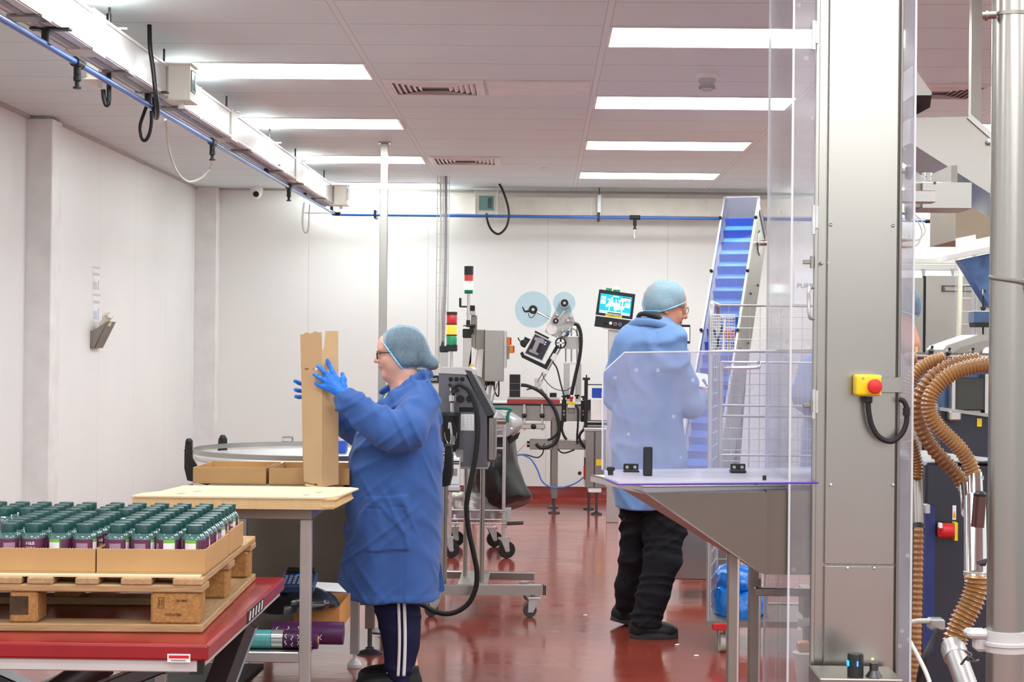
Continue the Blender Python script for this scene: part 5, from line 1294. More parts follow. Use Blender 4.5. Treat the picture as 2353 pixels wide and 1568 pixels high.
part('funnel_side', MB().prism([PZ(1400, 1106, 1.05), PZ(1482, 1134, 1.045), V(P(1746, 1317, 4.97).x, 4.97, P(1746, 1317, 4.97).z), V(P(1746, 1317, 4.97).x - .05, 5.49, P(1746, 1317, 4.97).z)], (.004, .004, .002)), STEELD, t)
part('funnel_throat', MB().pb(1762, 1128, 1868, 1322, 5.02, .45), FUN, t)
for px, w_ in ((1450, 17), (1696, 17)):
    part('hinge', MB().pb(px - w_, 1066, px + w_, 1081, YG - .012, .012, .002).pb(px - w_, 1081, px + w_ + 2, 1088, YG - .05, .045, .002), BLACK, t)
    for d in (-9, 9): q = P(px + d, 1074, YG - .012); part('hinge_screw', MB().cyl(q, q - V(0, .004, 0), .005), GREYC, t)
part('black_block', MB().pb(1479, 1027, 1499, 1095, 5.1, .03, .003), BLACK, t)
q = PZ(1403, 1092, zl + .01); part('thumb_knob', MB().cyl(q, q + V(0, 0, .02), .008).box(q.x - .012, q.x + .012, q.y - .008, q.y + .008, q.z + .012, q.z + .024, .003), BLACK, t)
part('small_clip', MB().pb(1753, 1093, 1761, 1107, 4.99, .01, .002), BLACK, t)
for px, yy, nm in ((1686, 5.08, 'frame_leg'), (1735, 5.42, 'frame_leg')):
    a, b = P(px - 14, 1400, yy), P(px + 14, 1400, yy)
    l = part(nm, MB().box(a.x, b.x, yy, yy + .035, 0, P(px, 1270 if px < 1700 else 1300, yy).z, .004), STEELD, t)
    part('leg_edge', MB().box(b.x - .008, b.x - .002, yy - .002, yy, 0, P(px, 1282 if px < 1700 else 1310, yy).z), CHROME, l)
part('frame_rail', MB().pb(1735, 1352, 1868, 1372, 5.3, .03, .002), STEELD, t)

# ---------------------------------------------------------------- bucket elevator column with clear side guards
YC = 5.0
x0, x1, x2, x3 = (P(px, 784, YC).x for px in (1868, 1899, 2060, 2069))
ZT_ = 2.86
t = thing('elevator_column', 'tall brushed stainless elevator column with clear plastic guards down both sides', 'elevator', ((x0 + x3) / 2, YC + .2, 0))
part('casing', MB().box(x0 + .004, x3 - .002, YC + .012, YC + .03, 0, ZT_, .002), STEELV, t)
part('inner_trunk', MB().box(x0 + .07, x3 - .002, YC + .03, YC + .36, 0, ZT_, .002), STEELD, t)
part('front_cover', MB().box(x1, x2, YC, YC + .012, P(1980, 1300, YC).z + .002, ZT_, .002), STEELV, t)
part('lower_cover', MB().box(x1, x2, YC - .002, YC + .012, .03, P(1980, 1300, YC).z - .002, .002), STEELV, t)
part('side_flange', MB().box(x0, x0 + .012, YC - .008, YC + .012, 0, ZT_, .002), STEELV, t)
part('side_flange', MB().box(x2 + .004, x3, YC - .006, YC + .012, 0, ZT_, .002), STEELD, t)
for px, py in ((1909, 517), (2052, 519), (1909, 1115), (2052, 1115), (1888, 605), (1947, 1306), (2008, 1306)):
    q = P(px, py, YC); part('bolt', MB().ball(V(q.x, YC - .002, q.z), .0055, 10), CHROME, t)
XG = P(1817, 784, YC).x
part('side_guard', MB().box(XG - .003, XG + .003, YC, YC + .52, .02, ZT_), POLYC, t, label='clear plastic side panel')
part('front_guard', MB().box(XG + .003, x0, YC, YC + .006, .02, ZT_), POLYC, t)
part('guard_edge', MB().box(XG - .003, XG + .003, YC - .003, YC + .001, .02, ZT_), POLYE, t)
part('guard_edge', MB().box(XG - .0035, XG + .0035, YC + .519, YC + .523, .02, ZT_), POLYE, t)
xg2 = P(2098, 784, YC).x
part('front_guard', MB().box(x3, xg2, YC, YC + .006, .02, ZT_), POLYC, t)
part('side_guard', MB().box(xg2 - .003, xg2 + .003, YC + .006, YC + .4, .02, ZT_), POLYC, t)
part('guard_edge', MB().box(xg2 - .003, xg2 + .003, YC - .003, YC + .001, .02, ZT_), POLYE, t)
for py in (80, 505, 930):
    k = part('hinge', MB().pb(1867, py - 34, 1874, py + 34, YC - .016, .012, .001).pb(1874, py - 32, 1881, py + 20, YC - .014, .01, .001), GALV, t)
for py in (602, 932): part('latch', MB().pb(1846, py - 5, 1868, py + 5, YC - .012, .012, .002).pb(1863, py - 14, 1868, py + 14, YC - .018, .016, .001), STEELD, t)
part('pull_handle', MB().tube([P(1869, 661, YC - .01), P(1859, 664, YC - .035), P(1858, 690, YC - .035), P(1860, 728, YC - .035), P(1869, 733, YC - .01)], .0048, 10, 5), GALV, t)
for py in (396, 491):
    q = P(2069, py, YC + .1); k = part('clamp_knob', MB().lathe([(.004, 0), (.004, .014), (.019, .016), (.022, .022), (.022, .03), (.015, .034)], q, (1, 0, 0), 8), BLACK, t)
    part('knob_plate', MB().pb(2068, py - 35, 2073, py + 40, YC + .08, .03, .001), GALV, k)
part('side_bracket', MB().pb(2068, 437, 2151, 465, YC + .12, .06, .002), ALU, t)
for py in (552, 567): q = P(2068, py, YC + .1); part('air_fitting', MB().cyl(q, q + V(.018, 0, 0), .005).cyl(q + V(.018, 0, 0), q + V(.034, 0, 0), .003), mat('brass', (196, 160, 70), .3, 1.0), t)
for i, pts in enumerate(([(2095, 552), (2112, 550), (2126, 532), (2118, 508), (2104, 494), (2090, 470)], [(2095, 567), (2108, 562), (2118, 540), (2114, 518), (2100, 500)])):
    part('air_tube', MB().tube([P(x, y, YC + .1) for x, y in pts], .0022, 8), PALEC, t)
eb = thing('emergency_stop', 'yellow emergency stop box with a red button on the elevator column', 'emergency stop', P(1997, 912, YC - .05))
part('housing', MB().pb(1968, 861, 2026, 911, YC - .07, .06, .009, 4), YELLOW, eb, smooth=40)
part('back_shell', MB().pb(1968, 862, 2026, 910, YC - .012, .012, .003), WHITEP, eb)
q = P(2007, 888, YC - .07); part('button', MB().lathe([(.013, 0), (.013, .012), (.020, .014), (.021, .022), (.018, .029), (.006, .032)], q, (0, -1, 0), 26), REDP, eb)
for px, py in ((1983, 869), (2020, 902)): q = P(px, py, YC - .07); part('screw', MB().cyl(q, q - V(0, .002, 0), .003), GREYC, eb)
part('bracket', MB().pb(2026, 867, 2075, 903, YC - .012, .004, .001), STEEL, eb)
q = P(1995, 912, YC - .04); part('cable_gland', MB().lathe([(.012, 0), (.012, -.016), (.009, -.018)], q), BLACK, eb)
part('cable', MB().tube([P(x, y, YC - .04) for x, y in ((1995, 918), (1996, 945), (2004, 980), (2022, 1006), (2048, 1015), (2070, 1000), (2082, 975), (2084, 950), (2083, 935), (2076, 922), (2066, 918))], .0075, 14), RUBBER, eb)
part('cable_collar', MB().cyl(P(2083, 955, YC - .04), P(2083, 937, YC - .04), .0105), BLACK, eb)
c = P(1965, 1600, 4.8)
t = thing('sensor_beacon', 'black cylindrical sensor with two blue lights at the foot of the elevator column', 'sensor', (c.x, 4.8, .45))
part('body', MB().lathe([(.022, P(1965, 1600, 4.8).z), (.022, P(1965, 1506, 4.8).z), (.020, P(1965, 1502, 4.8).z)], (c.x, 4.8, 0), seg=24), BLACK, t)
BLED = mat('blue_led', (30, 140, 255), .3, emit=(30, 140, 255), es=2.0)
for px in (1950, 1970): q = P(px, 1526, 4.78); part('blue_light', MB().box(q.x - .002, q.x + .002, 4.775 if px > 1960 else 4.781, 4.8, q.z - .007, q.z + .007), BLED, t)
part('mounting_box', MB().pb(1884, 1560, 2075, 1640, 4.76, .2, .003), STEELD, t)
part('post', MB().pb(1950, 1600, 1990, 1700, 4.8, .05).box(c.x - .03, c.x + .03, 4.85, 4.9, 0, .4), STEELK, t)
part('amber_light', MB().ball(P(2005, 1515, 4.8), .004, 8), mat('amber_led', (255, 170, 50), .3, emit=(255, 170, 50), es=2.5), t)
part('knob', MB().lathe([(.024, 0), (.026, .01), (.022, .016), (.012, .03), (.012, .05)], P(2008, 1566, 4.8), seg=18), STEELK, t)
# drive gear seen through the guard
t = thing('elevator_drive', 'pipe and cream funnel seen through the clear guard left of the elevator column', 'machine part', (P(1848, 1560, 5.4).x, 5.4, 0))
part('block', MB().pb(1846, 1352, 1868, 1420, 5.4, .1, .004), STEELD, t)
part('white_pipe', MB().cyl(P(1833, 1430, 5.4), P(1868, 1430, 5.4), .012), WHITEP, t)
part('funnel', MB().lathe([(.012, P(1850, 1640, 5.45).z), (.04, P(1850, 1505, 5.45).z), (.042, P(1850, 1500, 5.45).z)], (P(1852, 1500, 5.45).x, 5.45, 0)), CREAM, t)
part('orange_spout', MB().pb(1836, 1478, 1866, 1502, 5.45, .06, .006), mat('amber_plastic', (190, 130, 50), .4), t)
part('stand', MB().pb(1850, 1420, 1866, 1640, 5.52, .05).box(P(1858, 1600, 5.52).x - .03, P(1858, 1600, 5.52).x + .03, 5.52, 5.57, 0, .5), STEELK, t)

# ---------------------------------------------------------------- roll cage
Fq, Bq = P(1634, 784, 8.4), P(1650, 784, 8.95)
zt_ = P(1640, 696, 8.4).z
xr = P(1964, 784, 8.95).x; dxs = Bq.x - Fq.x
t = thing('roll_cage', 'tall galvanised wire roll cage standing behind the clear guard', 'roll cage', ((Fq.x + xr) / 2, 8.7, 0))
ZINC = mat('bright_zinc', (188, 188, 186), .38, .85, var=.05)
def cage_frame(xa, xb):
    def q(y, z): return V(xa + (xb - xa) * (y - 8.4) / .55, y, z)
    return MB().tube([q(8.4, .14), q(8.4, zt_ - .08), q(8.405, zt_ - .04), q(8.42, zt_ - .015), q(8.46, zt_), q(8.89, zt_), q(8.93, zt_ - .015), q(8.945, zt_ - .04), q(8.95, zt_ - .08), q(8.95, .14)], .0125, 12, smooth=False)
part('side_frame', cage_frame(Fq.x, Bq.x), ZINC, t)
xf = xr - dxs
part('side_frame', cage_frame(xf, xr), ZINC, t)
def mesh_panel(nm, x0, x1, Y, z0, z1, dx, dz, r=.0017, top=.0065, par=None):
    mb = MB(); n = max(1, round((x1 - x0) / dx))
    for i in range(1, n): mb.cyl((x0 + (x1 - x0) * i / n, Y, z0), (x0 + (x1 - x0) * i / n, Y, z1), r, seg=6)
    k = max(1, round((z1 - z0) / dz))
    for j in range(1, k): mb.cyl((x0, Y, z0 + (z1 - z0) * j / k), (x1, Y, z0 + (z1 - z0) * j / k), r, seg=6)
    for z in (z0, z1): mb.cyl((x0, Y, z), (x1, Y, z), top, seg=10)
    return part(nm, mb, ZINC, par or t)
zb_ = P(1700, 702, 8.95).z
mesh_panel('back_mesh', Bq.x, xr, 8.95, P(1700, 806, 8.95).z, zb_, .0525, .0555)
mesh_panel('back_mesh', Bq.x, xr, 8.95, .16, P(1700, 808, 8.95).z, .0525, .0555)
zf_ = P(1700, 833, 8.4).z
fg = mesh_panel('front_gate', Fq.x + .05, xf, 8.4, .5, zf_, .045, .052, .0019, .006)
for py in (932, 956, 1046): part('gate_bar', MB().cyl((Fq.x + .05, 8.395, P(1700, py, 8.4).z), (xf, 8.395, P(1700, py, 8.4).z), .006), ZINC, fg)
part('gate_post', MB().cyl((Fq.x + .05, 8.4, .5), (Fq.x + .05, 8.4, zf_), .011), ZINC, fg)
part('gate_handle', MB().tube([P(1662, 836, 8.39), P(1666, 843, 8.36), P(1674, 846, 8.35), P(1738, 845, 8.35), P(1744, 841, 8.36), P(1744, 834, 8.39)], .009, 12, 5), CHROME, fg)
mbs = MB()
for j in range(22):
    z = .2 + j * .065
    if z < zt_ - .1: mbs.cyl((Fq.x + .002, 8.42, z), (Bq.x, 8.93, z + .0), .003, seg=6)
for i in range(1, 4): mbs.cyl((Fq.x + dxs * i / 4, 8.4 + .55 * i / 4, .2), (Fq.x + dxs * i / 4, 8.4 + .55 * i / 4, zt_ - .06), .003, seg=6)
part('side_mesh', mbs, ZINC, t)
part('base', MB().prism([V(Fq.x - .01, 8.38, .125), V(xf + .01, 8.38, .125), V(xr + .01, 8.97, .125), V(Bq.x - .01, 8.97, .125)], (0, 0, .03)), STEELD, t)
part('red_corner', MB().pb(1638, 1434, 1676, 1450, 8.36, .05, .003), REDP, t)
for x, y in ((P(1657, 1470, 8.45).x, 8.45), (Bq.x + .04, 8.9), (xf - .05, 8.45), (xr - .04, 8.9)): caster(x, y, .045, .026, t, PI / 2 + .1, mat('pale_tyre', (196, 192, 180), .5), top=.125)
# wire pen basket hung on the cage with pens and scissors
bx0, bx1 = P(1635, 760, 8.36).x, P(1685, 760, 8.36).x; z0, z1 = P(1660, 806, 8.36).z, P(1660, 724, 8.36).z
k = thing('pen_basket', 'small white wire basket of pens hooked on the corner of the roll cage', 'basket', ((bx0 + bx1) / 2, 8.34, z0))
mb = MB()
for j in range(13):
    z = z0 + (z1 - z0) * j / 12
    mb.tube([V(bx0, 8.30, z), V(bx1, 8.30, z), V(bx1, 8.38, z), V(bx0, 8.38, z)], .0016 if j < 12 else .003, 6, smooth=False, closed=True)
for i in range(7):
    x = bx0 + (bx1 - bx0) * i / 6
    for y in (8.30, 8.38): mb.cyl((x, y, z0), (x, y, z1), .0014, seg=6)
part('wire_frame', mb, WHITEP, k); part('basket_floor', MB().box(bx0, bx1, 8.30, 8.38, z0, z0 + .003), WHITEP, k)
for lb, dx, tilt, m_, hh in (('dark pen leaning left in the white wire basket', .02, .03, INK, .12), ('white pen standing in the middle of the white wire basket', .055, .005, WHITEP, .15), ('dark blue pen leaning in the white wire basket', .04, -.03, mat('ink_blue', (40, 54, 90), .4), .1)):
    solo('pen', MB().cyl((bx0 + dx, 8.335, z0 + .004), (bx0 + dx + tilt, 8.345, z0 + hh), .005, seg=10), m_, lb, 'pen')
sc_ = thing('scissors', 'orange-handled scissors in the white wire basket on the roll cage', 'scissors', (bx0 + .08, 8.34, z0 + .004))
for s in (-1, 1): part('handle', MB().tube([V(bx0 + .082 + s * .012 + .010 * math.cos(a), 8.34 + s * .003, z0 + .075 + .022 * math.sin(a)) for a in (i * PI / 6 for i in range(12))], .0035, 8, smooth=False, closed=True), mat('vivid_orange', (232, 110, 30), .4), sc_)
part('blade', MB().bar((bx0 + .078, 8.34, z0 + .004), (bx0 + .084, 8.34, z0 + .06), .008, .003).bar((bx0 + .088, 8.344, z0 + .004), (bx0 + .082, 8.344, z0 + .06), .008, .003), STEEL, sc_)
BAGB = mat('blue_bag_film', (22, 122, 214), .32, coat=.3)
def cagebag(y0, y1, x0, x1, Yf, lb, seed):
    sack('blue_bag', [(y0, (x0 + x1) / 2 - 4, (x0 + x1) / 2 + 4, Yf + .18, Yf + .22), (y0 + 2, x0 + 18, x1 - 18, Yf + .08, Yf + .3), (y0 + 6, x0 + 4, x1 - 6, Yf + .02, Yf + .36), ((y0 + y1) / 2, x0, x1, Yf, Yf + .4), (y1 - 8, x0 + 1, x1, Yf + .01, Yf + .4), (y1, x0 + 6, x1 - 6, Yf + .04, Yf + .36)], BAGB, lb, seed)
cagebag(1348, 1417, 1637, 1760, 8.46, 'bright blue plastic bag at the bottom of the roll cage, lower of two', 21)
cagebag(1306, 1350, 1642, 1740, 8.52, 'bright blue plastic bag in the roll cage, resting on another', 25)
# boards and equipment beyond the cage
a = PZ(1600, 1250, 0)
t = thing('grey_machine_base', 'grey steel machine base on the floor behind the man\'s legs', 'machine base', (P(1600, 1240, 11.8).x, 11.8, 0))
part('cabinet', MB().pb(1572, 1190, 1700, 1285, 11.9, .4, .004), STEELD, t)
part('plinth', MB().box(P(1570, 1200, 11.88).x, P(1702, 1200, 11.88).x, 11.88, 12.32, 0, P(1600, 1249, 11.88).z, .003), STEELK, t)
cable('hose_on_floor', [P(1622, 1245, 11.7), P(1612, 1252, 11.5), P(1611, 1262, 11.4), P(1618, 1270, 11.35), P(1640, 1272, 11.4)], .012, REDP, 'red hose curving on the floor behind the roll cage', 'hose')
b = P(1853, 700, 16.99)
t = thing('wall_sign', 'white paper sign reading PURPLE on the back wall seen through the guard', 'sign', (b.x, 16.99, b.z))
part('sheet', MB().pb(1826, 626, 1908, 700, 16.99, .009), PAPER, t)
q = P(1831, 657.5, 16.987); me = text_mesh('PURPLE', .066, mat('slate_print', (110, 116, 128), .7), align='LEFT'); me.transform(Matrix.Translation(q) @ Matrix.Rotation(PI / 2, 4, 'X')); link('lettering', me, t)

# ---------------------------------------------------------------- right-hand machinery
YQ = 6.6
t = thing('delivery_chute', 'broad inclined stainless chute leading down to the right behind the elevator', 'chute', (P(2190, 300, YQ).x, YQ, 1.9))
part('chute_body', MB().pp([(2092, 271), (2226, 268), (2330, 360), (2330, 480), (2092, 328)], YQ, .4), STEEL, t)
part('chute_lip', MB().bar(P(2226, 267, YQ - .004), P(2300, 332, YQ - .004), .012, .02), ALU, t)
part('bolt', MB().ball(P(2275, 326, YQ - .012), .014, 10), GALV, t)
part('chute_hood', MB().pp([(2098, 150), (2104, 160), (2142, 214), (2140, 219), (2098, 219)], 6.5, .22), STEEL, t)
part('hood_underside', MB().prism([P(2098, 219, 6.5), P(2141, 219, 6.5), P(2137, 247, 6.6), P(2098, 268, 6.66)], (0, .15, .02)), STEELK, t)  # darker steel stands for the shade on the hood's lower side
part('hanger', MB().box(P(2240, 260, YQ + .2).x - .02, P(2240, 260, YQ + .2).x + .02, YQ + .18, YQ + .22, P(2240, 290, YQ).z, ZC), STEELD, t)
part('chute_hopper', MB().pp([(2196, 452), (2330, 452), (2330, 552), (2196, 552)], 7.6, .5), mat('bronze_steel', (146, 132, 114), .38, .9), t)
t = thing('steel_box', 'stainless steel rectangular housing jutting out behind the elevator column', 'housing', (P(2170, 450, 6.1).x, 6.1, 1.9))
part('housing', MB().pb(2120, 418, 2233, 480, 6.1, .2, .002), STEEL, t)
part('end_plate', MB().pb(2098, 419, 2121, 478, 6.12, .15, .002), STEELD, t)
part('bolt', MB().ball(P(2148, 421, 6.1), .006, 8), CHROME, t)
for px in (2124, 2137): part('indicator_lamp', MB().lathe([(.006, 0), (.006, .012), (.009, .014), (.009, .026)], P(px, 414, 6.15)), CHROME, t)
part('support_post', MB().pb(2186, 380, 2200, 420, 6.22, .4), STEELD, t)
YW = 7.5
t = thing('tray_funnel', 'white-rimmed steel funnel with blue reflections hanging right of the riser', 'funnel', (P(2250, 650, YW).x, YW, 1.6))
part('backboard', MB().pp([(2197, 548), (2242, 539), (2243, 550), (2300, 538), (2300, 566), (2197, 586)], YW + .02, .01), WHITEP, t)
part('rim', MB().pp([(2177, 587), (2265, 569), (2300, 562), (2300, 574), (2177, 598)], YW - .06, .2), WHITEP, t)
part('cone', MB().pp([(2207, 597), (2300, 577), (2300, 712), (2273, 703)], YW, .1), mat('blue_reflection_steel', (84, 104, 138), .22, .95, var=.55, vs_=7), t)  # blue reflection put into the steel's colour
part('hook', MB().tube([P(2258, 676, YW - .02), P(2259, 666, YW - .02), P(2266, 667, YW - .02), P(2271, 672, YW - .02)], .003, 8), CHROME, t)
part('stem', MB().cyl(P(2259, 680, YW), P(2259, 712, YW), .004), BLACK, t)
part('stem', MB().cyl(P(2259, 750, YW), P(2259, 800, YW), .004), BLACK, t)
part('stem_knob', MB().lathe([(.006, -.01), (.013, .004), (.012, .008)], P(2259, 710, YW)), BLACK, t)
part('cup', MB().pp([(2239, 717), (2300, 714), (2300, 740), (2238, 740)], YW - .05, .1), mat('blue_reflection_steel', (0, 0, 0)), t)
part('cup_rim', MB().pb(2239, 714, 2300, 717, YW - .055, .11), WHITEP, t)
part('cup_base', MB().pp([(2239, 741), (2300, 741), (2300, 752), (2242, 752)], YW - .05, .1), BLACK, t)
# sliding steel doors at the back right
YD = 15.6
t = thing('steel_cabinet', 'tall stainless cabinet with sliding doors at the back right', 'cabinet', (P(2200, 800, YD).x, YD + .3, 0))
part('door', MB().box(P(1990, 700, YD).x, P(2122, 700, YD).x, YD, YD + .05, .03, P(2110, 639, YD).z, .003), STEEL, t)
part('door', MB().box(P(2127, 700, YD).x, P(2310, 700, YD).x, YD - .01, YD + .05, .03, P(2200, 635, YD).z, .003), STEEL, t)
part('door_gap', MB().box(P(2122, 700, YD).x, P(2127, 700, YD).x, YD + .02, YD + .05, .03, P(2124, 634, YD).z), BLACK, t)
part('carcass', MB().box(P(1990, 700, YD).x, P(2310, 700, YD).x, YD + .055, YD + .7, 0, P(2200, 640, YD).z, .003), STEELD, t)
part('top_rail', MB().pb(1990, 593, 2222, 606, YD + .1, .08, .003), CREAM, t)
part('slide_rail', MB().pb(1990, 607, 2225, 622, YD + .05, .04, .003), ALU, t)
part('rail_post', MB().box(P(2300, 600, YD).x, P(2310, 600, YD).x, YD + .1, YD + .15, 0, P(2200, 600, YD).z), ALU, t)
for px in (2122, 2189): part('door_hanger', MB().pp([(px - 4, 618), (px + 5, 618), (px + 3, 634), (px - 1, 634)], YD + .03, .02), STEEL, t)
part('bracket_rail', MB().pb(2166, 656, 2256, 659, YD - .04, .03).pb(2166, 668, 2256, 671, YD - .04, .03).pb(2166, 656, 2168, 671, YD - .04, .03), STEELK, t)
for px in (2174, 2217): part('bolt', MB().cyl(P(px, 663, YD - .05), P(px, 663, YD), .014), STEEL, t)
# dark blue machine with casing
YM = 6.9
BLUES = mat('blue_grey_steel', (66, 68, 76), .32, .8, var=.15, vs_=3)
t = thing('process_machine', 'dark blue-grey steel machine with a red switch behind the ribbed hoses', 'machine', (P(2200, 1400, YM).x, YM + .4, 0))
part('lower_body', MB().box(P(2125, 1300, YM).x, P(2400, 1300, YM).x, YM, YM + .9, 0, P(2200, 1065, YM).z, .01), BLUES, t)
part('drawer_front', MB().pp([(2162, 942), (2400, 978), (2400, 1066), (2160, 1040)], YM - .06, .3), BLUES, t)
part('drawer_strip', MB().pp([(2160, 936), (2400, 968), (2400, 976), (2160, 944)], YM - .08, .3), STEEL, t)
part('latch_block', MB().pb(2183, 945, 2209, 968, YM - .12, .06, .006), ALU, t)
part('yellow_label', MB().pb(2245, 962, 2256, 981, YM - .066, .003), YELLOW, t)
cs = part('casing', MB().pb(2158, 850, 2400, 946, YM + .05, .5, .01), mat('blue_reflection_steel', (0, 0, 0)), t)
part('window', MB().pb(2195, 868, 2264, 944, YM - .0, .06, .004), mat('smoky_window', (62, 62, 56), .2, spec=.6), cs)
for a_ in ((2188, 860, 2195, 945), (2264, 860, 2272, 950)): part('window_post', MB().pb(*a_, YM - .01, .07), ALU, cs)
part('top_cover', MB().pp([(2166, 815), (2167, 804), (2176, 794), (2250, 769), (2400, 772), (2400, 818), (2195, 818), (2192, 810), (2188, 818)], YM - .02, .3), STEEL, t)
part('cover_side', MB().pp([(2196, 818), (2197, 808), (2210, 798), (2264, 783), (2400, 783), (2400, 818)], YM - .03, .02), STEELD, t)
part('manifold', MB().cyl(P(2085, 818, YM - .1), P(2400, 822, YM - .1), .014), STEEL, t)
for px, py in ((2138, 808), (2178, 812), (2232, 812)): part('manifold_knob', MB().lathe([(.009, 0), (.012, .012), (.005, .02), (.006, .03)], P(px, py + 4, YM - .12), (.2, -.3, 1), 10), STEELK, t)
part('glass_tube', MB().cyl(P(2106, 816, YM - .1), P(2106, 797, YM - .1), .005), mat('pale_amber', (226, 196, 120), .2), t)
part('round_end', MB().ball(P(2272, 812, YM - .05), .026, 14), WHITEP, t)
sw = part('switch_plate', MB().box(P(2187, 1220, YM).x, P(2194, 1220, YM).x, YM - .05, YM - .0, P(2190, 1240, YM).z, P(2190, 1199, YM).z), YELLOW, t)
part('red_switch', MB().lathe([(.026, 0), (.03, .008), (.03, .045), (.026, .052)], P(2188, 1220, YM - .04), (-1, -.15, 0), 20), REDP, sw)
part('switch_end', MB().pb(2159, 1203, 2166, 1215, YM - .09, .03, .002), WHITEP, sw)
k = part('warning_label', MB().pb(2189, 1162, 2197, 1195, YM - .003, .004), WHITEP, t); part('warning_mark', MB().pp([(2190, 1190), (2193, 1175), (2196.5, 1190)], YM - .005, .003), ORANGE, k)
part('blue_panel', MB().pb(2127, 1165, 2146, 1500, YM - .02, .03), mat('deep_blue_panel', (38, 52, 110), .4), t)
part('panel_catch', MB().pb(2126, 1160, 2138, 1182, YM - .06, .05, .003), GALV, t)
# ribbed hoses
HOSE = mat('amber_ribbed_hose', (158, 114, 66), .32, var=.14, vs_=16, coat=.5, spec=.6); HOSED = mat('brown_ribbed_hose', (134, 90, 50), .35, var=.14, vs_=16, coat=.4)
def ribbed(pts, Y, r, pitch, m, label, nm='ribbed_hose', dY=0.0, depth=.2):
    p3 = [P(x, y, Y + dY * i / len(pts)) if len(q) == 2 else P(x, y, q[2]) for i, q in enumerate(pts) for x, y in (q[:2],)]
    cm = catmull(p3, 12); L = sum((cm[i + 1] - cm[i]).length for i in range(len(cm) - 1))
    n = int(L / pitch) * 8
    acc = [0]
    for i in range(len(cm) - 1): acc.append(acc[-1] + (cm[i + 1] - cm[i]).length)
    fine = []
    for k in range(n + 1):
        s = L * k / n; i = min(len(cm) - 2, max(0, int(np.searchsorted(acc, s)) - 1)); f = (s - acc[i]) / max(1e-9, acc[i + 1] - acc[i]); fine.append(cm[i].lerp(cm[i + 1], f))
    mb = MB(); mb.tube(fine, lambda q: r * (1 - depth + depth * math.exp(-((q * n / 8 % 1 - .5) * 3.6) ** 2)), 20, smooth=False)
    return solo(nm, mb, m, label, 'hose', smooth=60)
ribbed([(2330, 839), (2285, 838), (2240, 842), (2195, 855), (2160, 880), (2138, 912), (2136, 945), (2152, 975), (2178, 1003), (2205, 1030), (2225, 1060), (2236, 1085), (2238, 1098)], 6.2, W(19, 6.2), W(8.2, 6.2), HOSE, 'ribbed amber hose arching from the right pole down to the steel junction')
ribbed([(2250, 826), (2210, 832), (2170, 848), (2135, 876), (2112, 912), (2108, 945), (2118, 985), (2140, 1025), (2170, 1060), (2198, 1090), (2212, 1112), (2215, 1122)], 6.35, W(18, 6.35), W(11.5, 6.35), HOSED, 'ribbed brown hose running behind the amber one down to the steel junction')
ribbed([(2170, 822), (2140, 832), (2112, 850), (2095, 872), (2082, 905), (2076, 950), (2080, 990), (2092, 1012)], 6.45, W(16, 6.5), W(7, 6.5), HOSE, 'short ribbed amber hose bending down behind the elevator guard')
ribbed([(2105, 825), (2092, 826), (2080, 828)], 6.75, W(16, 6.75), W(6, 6.75), HOSE, 'small ribbed hose end behind the top of the elevator guard')
ribbed([(2092, 1010), (2102, 1045), (2108, 1075), (2106, 1100)], 6.4, W(15, 6.4), W(7, 6.4), HOSED, 'smooth orange-brown hose bend right beside the elevator guard')
ribbed([(2111, 1213), (2110, 1290), (2108, 1380), (2106, 1480), (2105, 1560), (2104, 1640)], 6.3, W(12, 6.3), W(12.5, 6.3), HOSE, 'straight vertical ribbed hose beside the elevator guard')
ribbed([(2246, 1322), (2244, 1350), (2232, 1385), (2212, 1425), (2198, 1460), (2192, 1490)], 5.75, W(29, 5.75), W(10, 5.75), HOSE, 'thick ribbed amber hose curving down to the metal pipe at the bottom right')
t = thing('pipe_junction', 'shiny steel pipe junction joining the two ribbed hoses', 'pipe', (P(2240, 1320, 6.0).x, 6.0, .7))
part('main_pipe', MB().cyl(P(2242, 1328, 5.85), P(2240, 1150, 6.1), W(26, 5.95)), CHROME, t)
part('branch_pipe', MB().cyl(P(2222, 1180, 6.15), P(2217, 1118, 6.3), W(13, 6.2)), CHROME, t)
part('branch_pipe', MB().cyl(P(2243, 1165, 6.1), P(2240, 1090, 6.2), W(17, 6.2)), CHROME, t)
for (px, py, Yq, r) in ((2241, 1098, 6.19, 19), (2217, 1124, 6.29, 15), (2244, 1318, 5.84, 30)): part('clamp_band', MB().cyl(P(px, py + 5, Yq), P(px, py - 4, Yq), W(r, Yq)), GALV, t)
part('clamp_screw', MB().ball(P(2258, 1294, 5.75), .014, 8).bar(P(2245, 1294, 5.74), P(2270, 1288, 5.74), .012), STEELK, t)
part('dark_handle', MB().cyl(P(2246, 1212, 5.8), P(2252, 1135, 5.8), W(15, 5.8)), mat('burgundy_grey', (104, 74, 70), .3, .6), t); part('handle_cap', MB().ball(P(2252, 1138, 5.8), W(16, 5.8), 14, (1, 1, .6)), BLACK, t)
t = thing('metal_pipe', 'pale metal pipe with a wired clamp at the lower right', 'pipe', (P(2230, 1560, 5.6).x, 5.6, .3))
part('pipe', MB().cyl(P(2186, 1480, 5.72), P(2245, 1640, 5.5), W(25, 5.6)), ALU, t)
part('clamp_band', MB().cyl(P(2190, 1490, 5.715), P(2198, 1512, 5.68), W(29, 5.6)), GALV, t)
part('wire_tie', MB().tube([P(2218, 1496, 5.55), P(2232, 1506, 5.54), P(2222, 1516, 5.54), P(2240, 1520, 5.54), P(2250, 1518, 5.54)], .004, 6).tube([P(2208, 1528, 5.55), P(2224, 1510, 5.54), P(2236, 1516, 5.54)], .004, 6), STEELK, t)
t = thing('guard_pipe', 'upright steel pipe standing beside the elevator guard behind the ribbed hoses', 'pipe', (P(2108, 1160, 6.4).x, 6.4, 1.0))
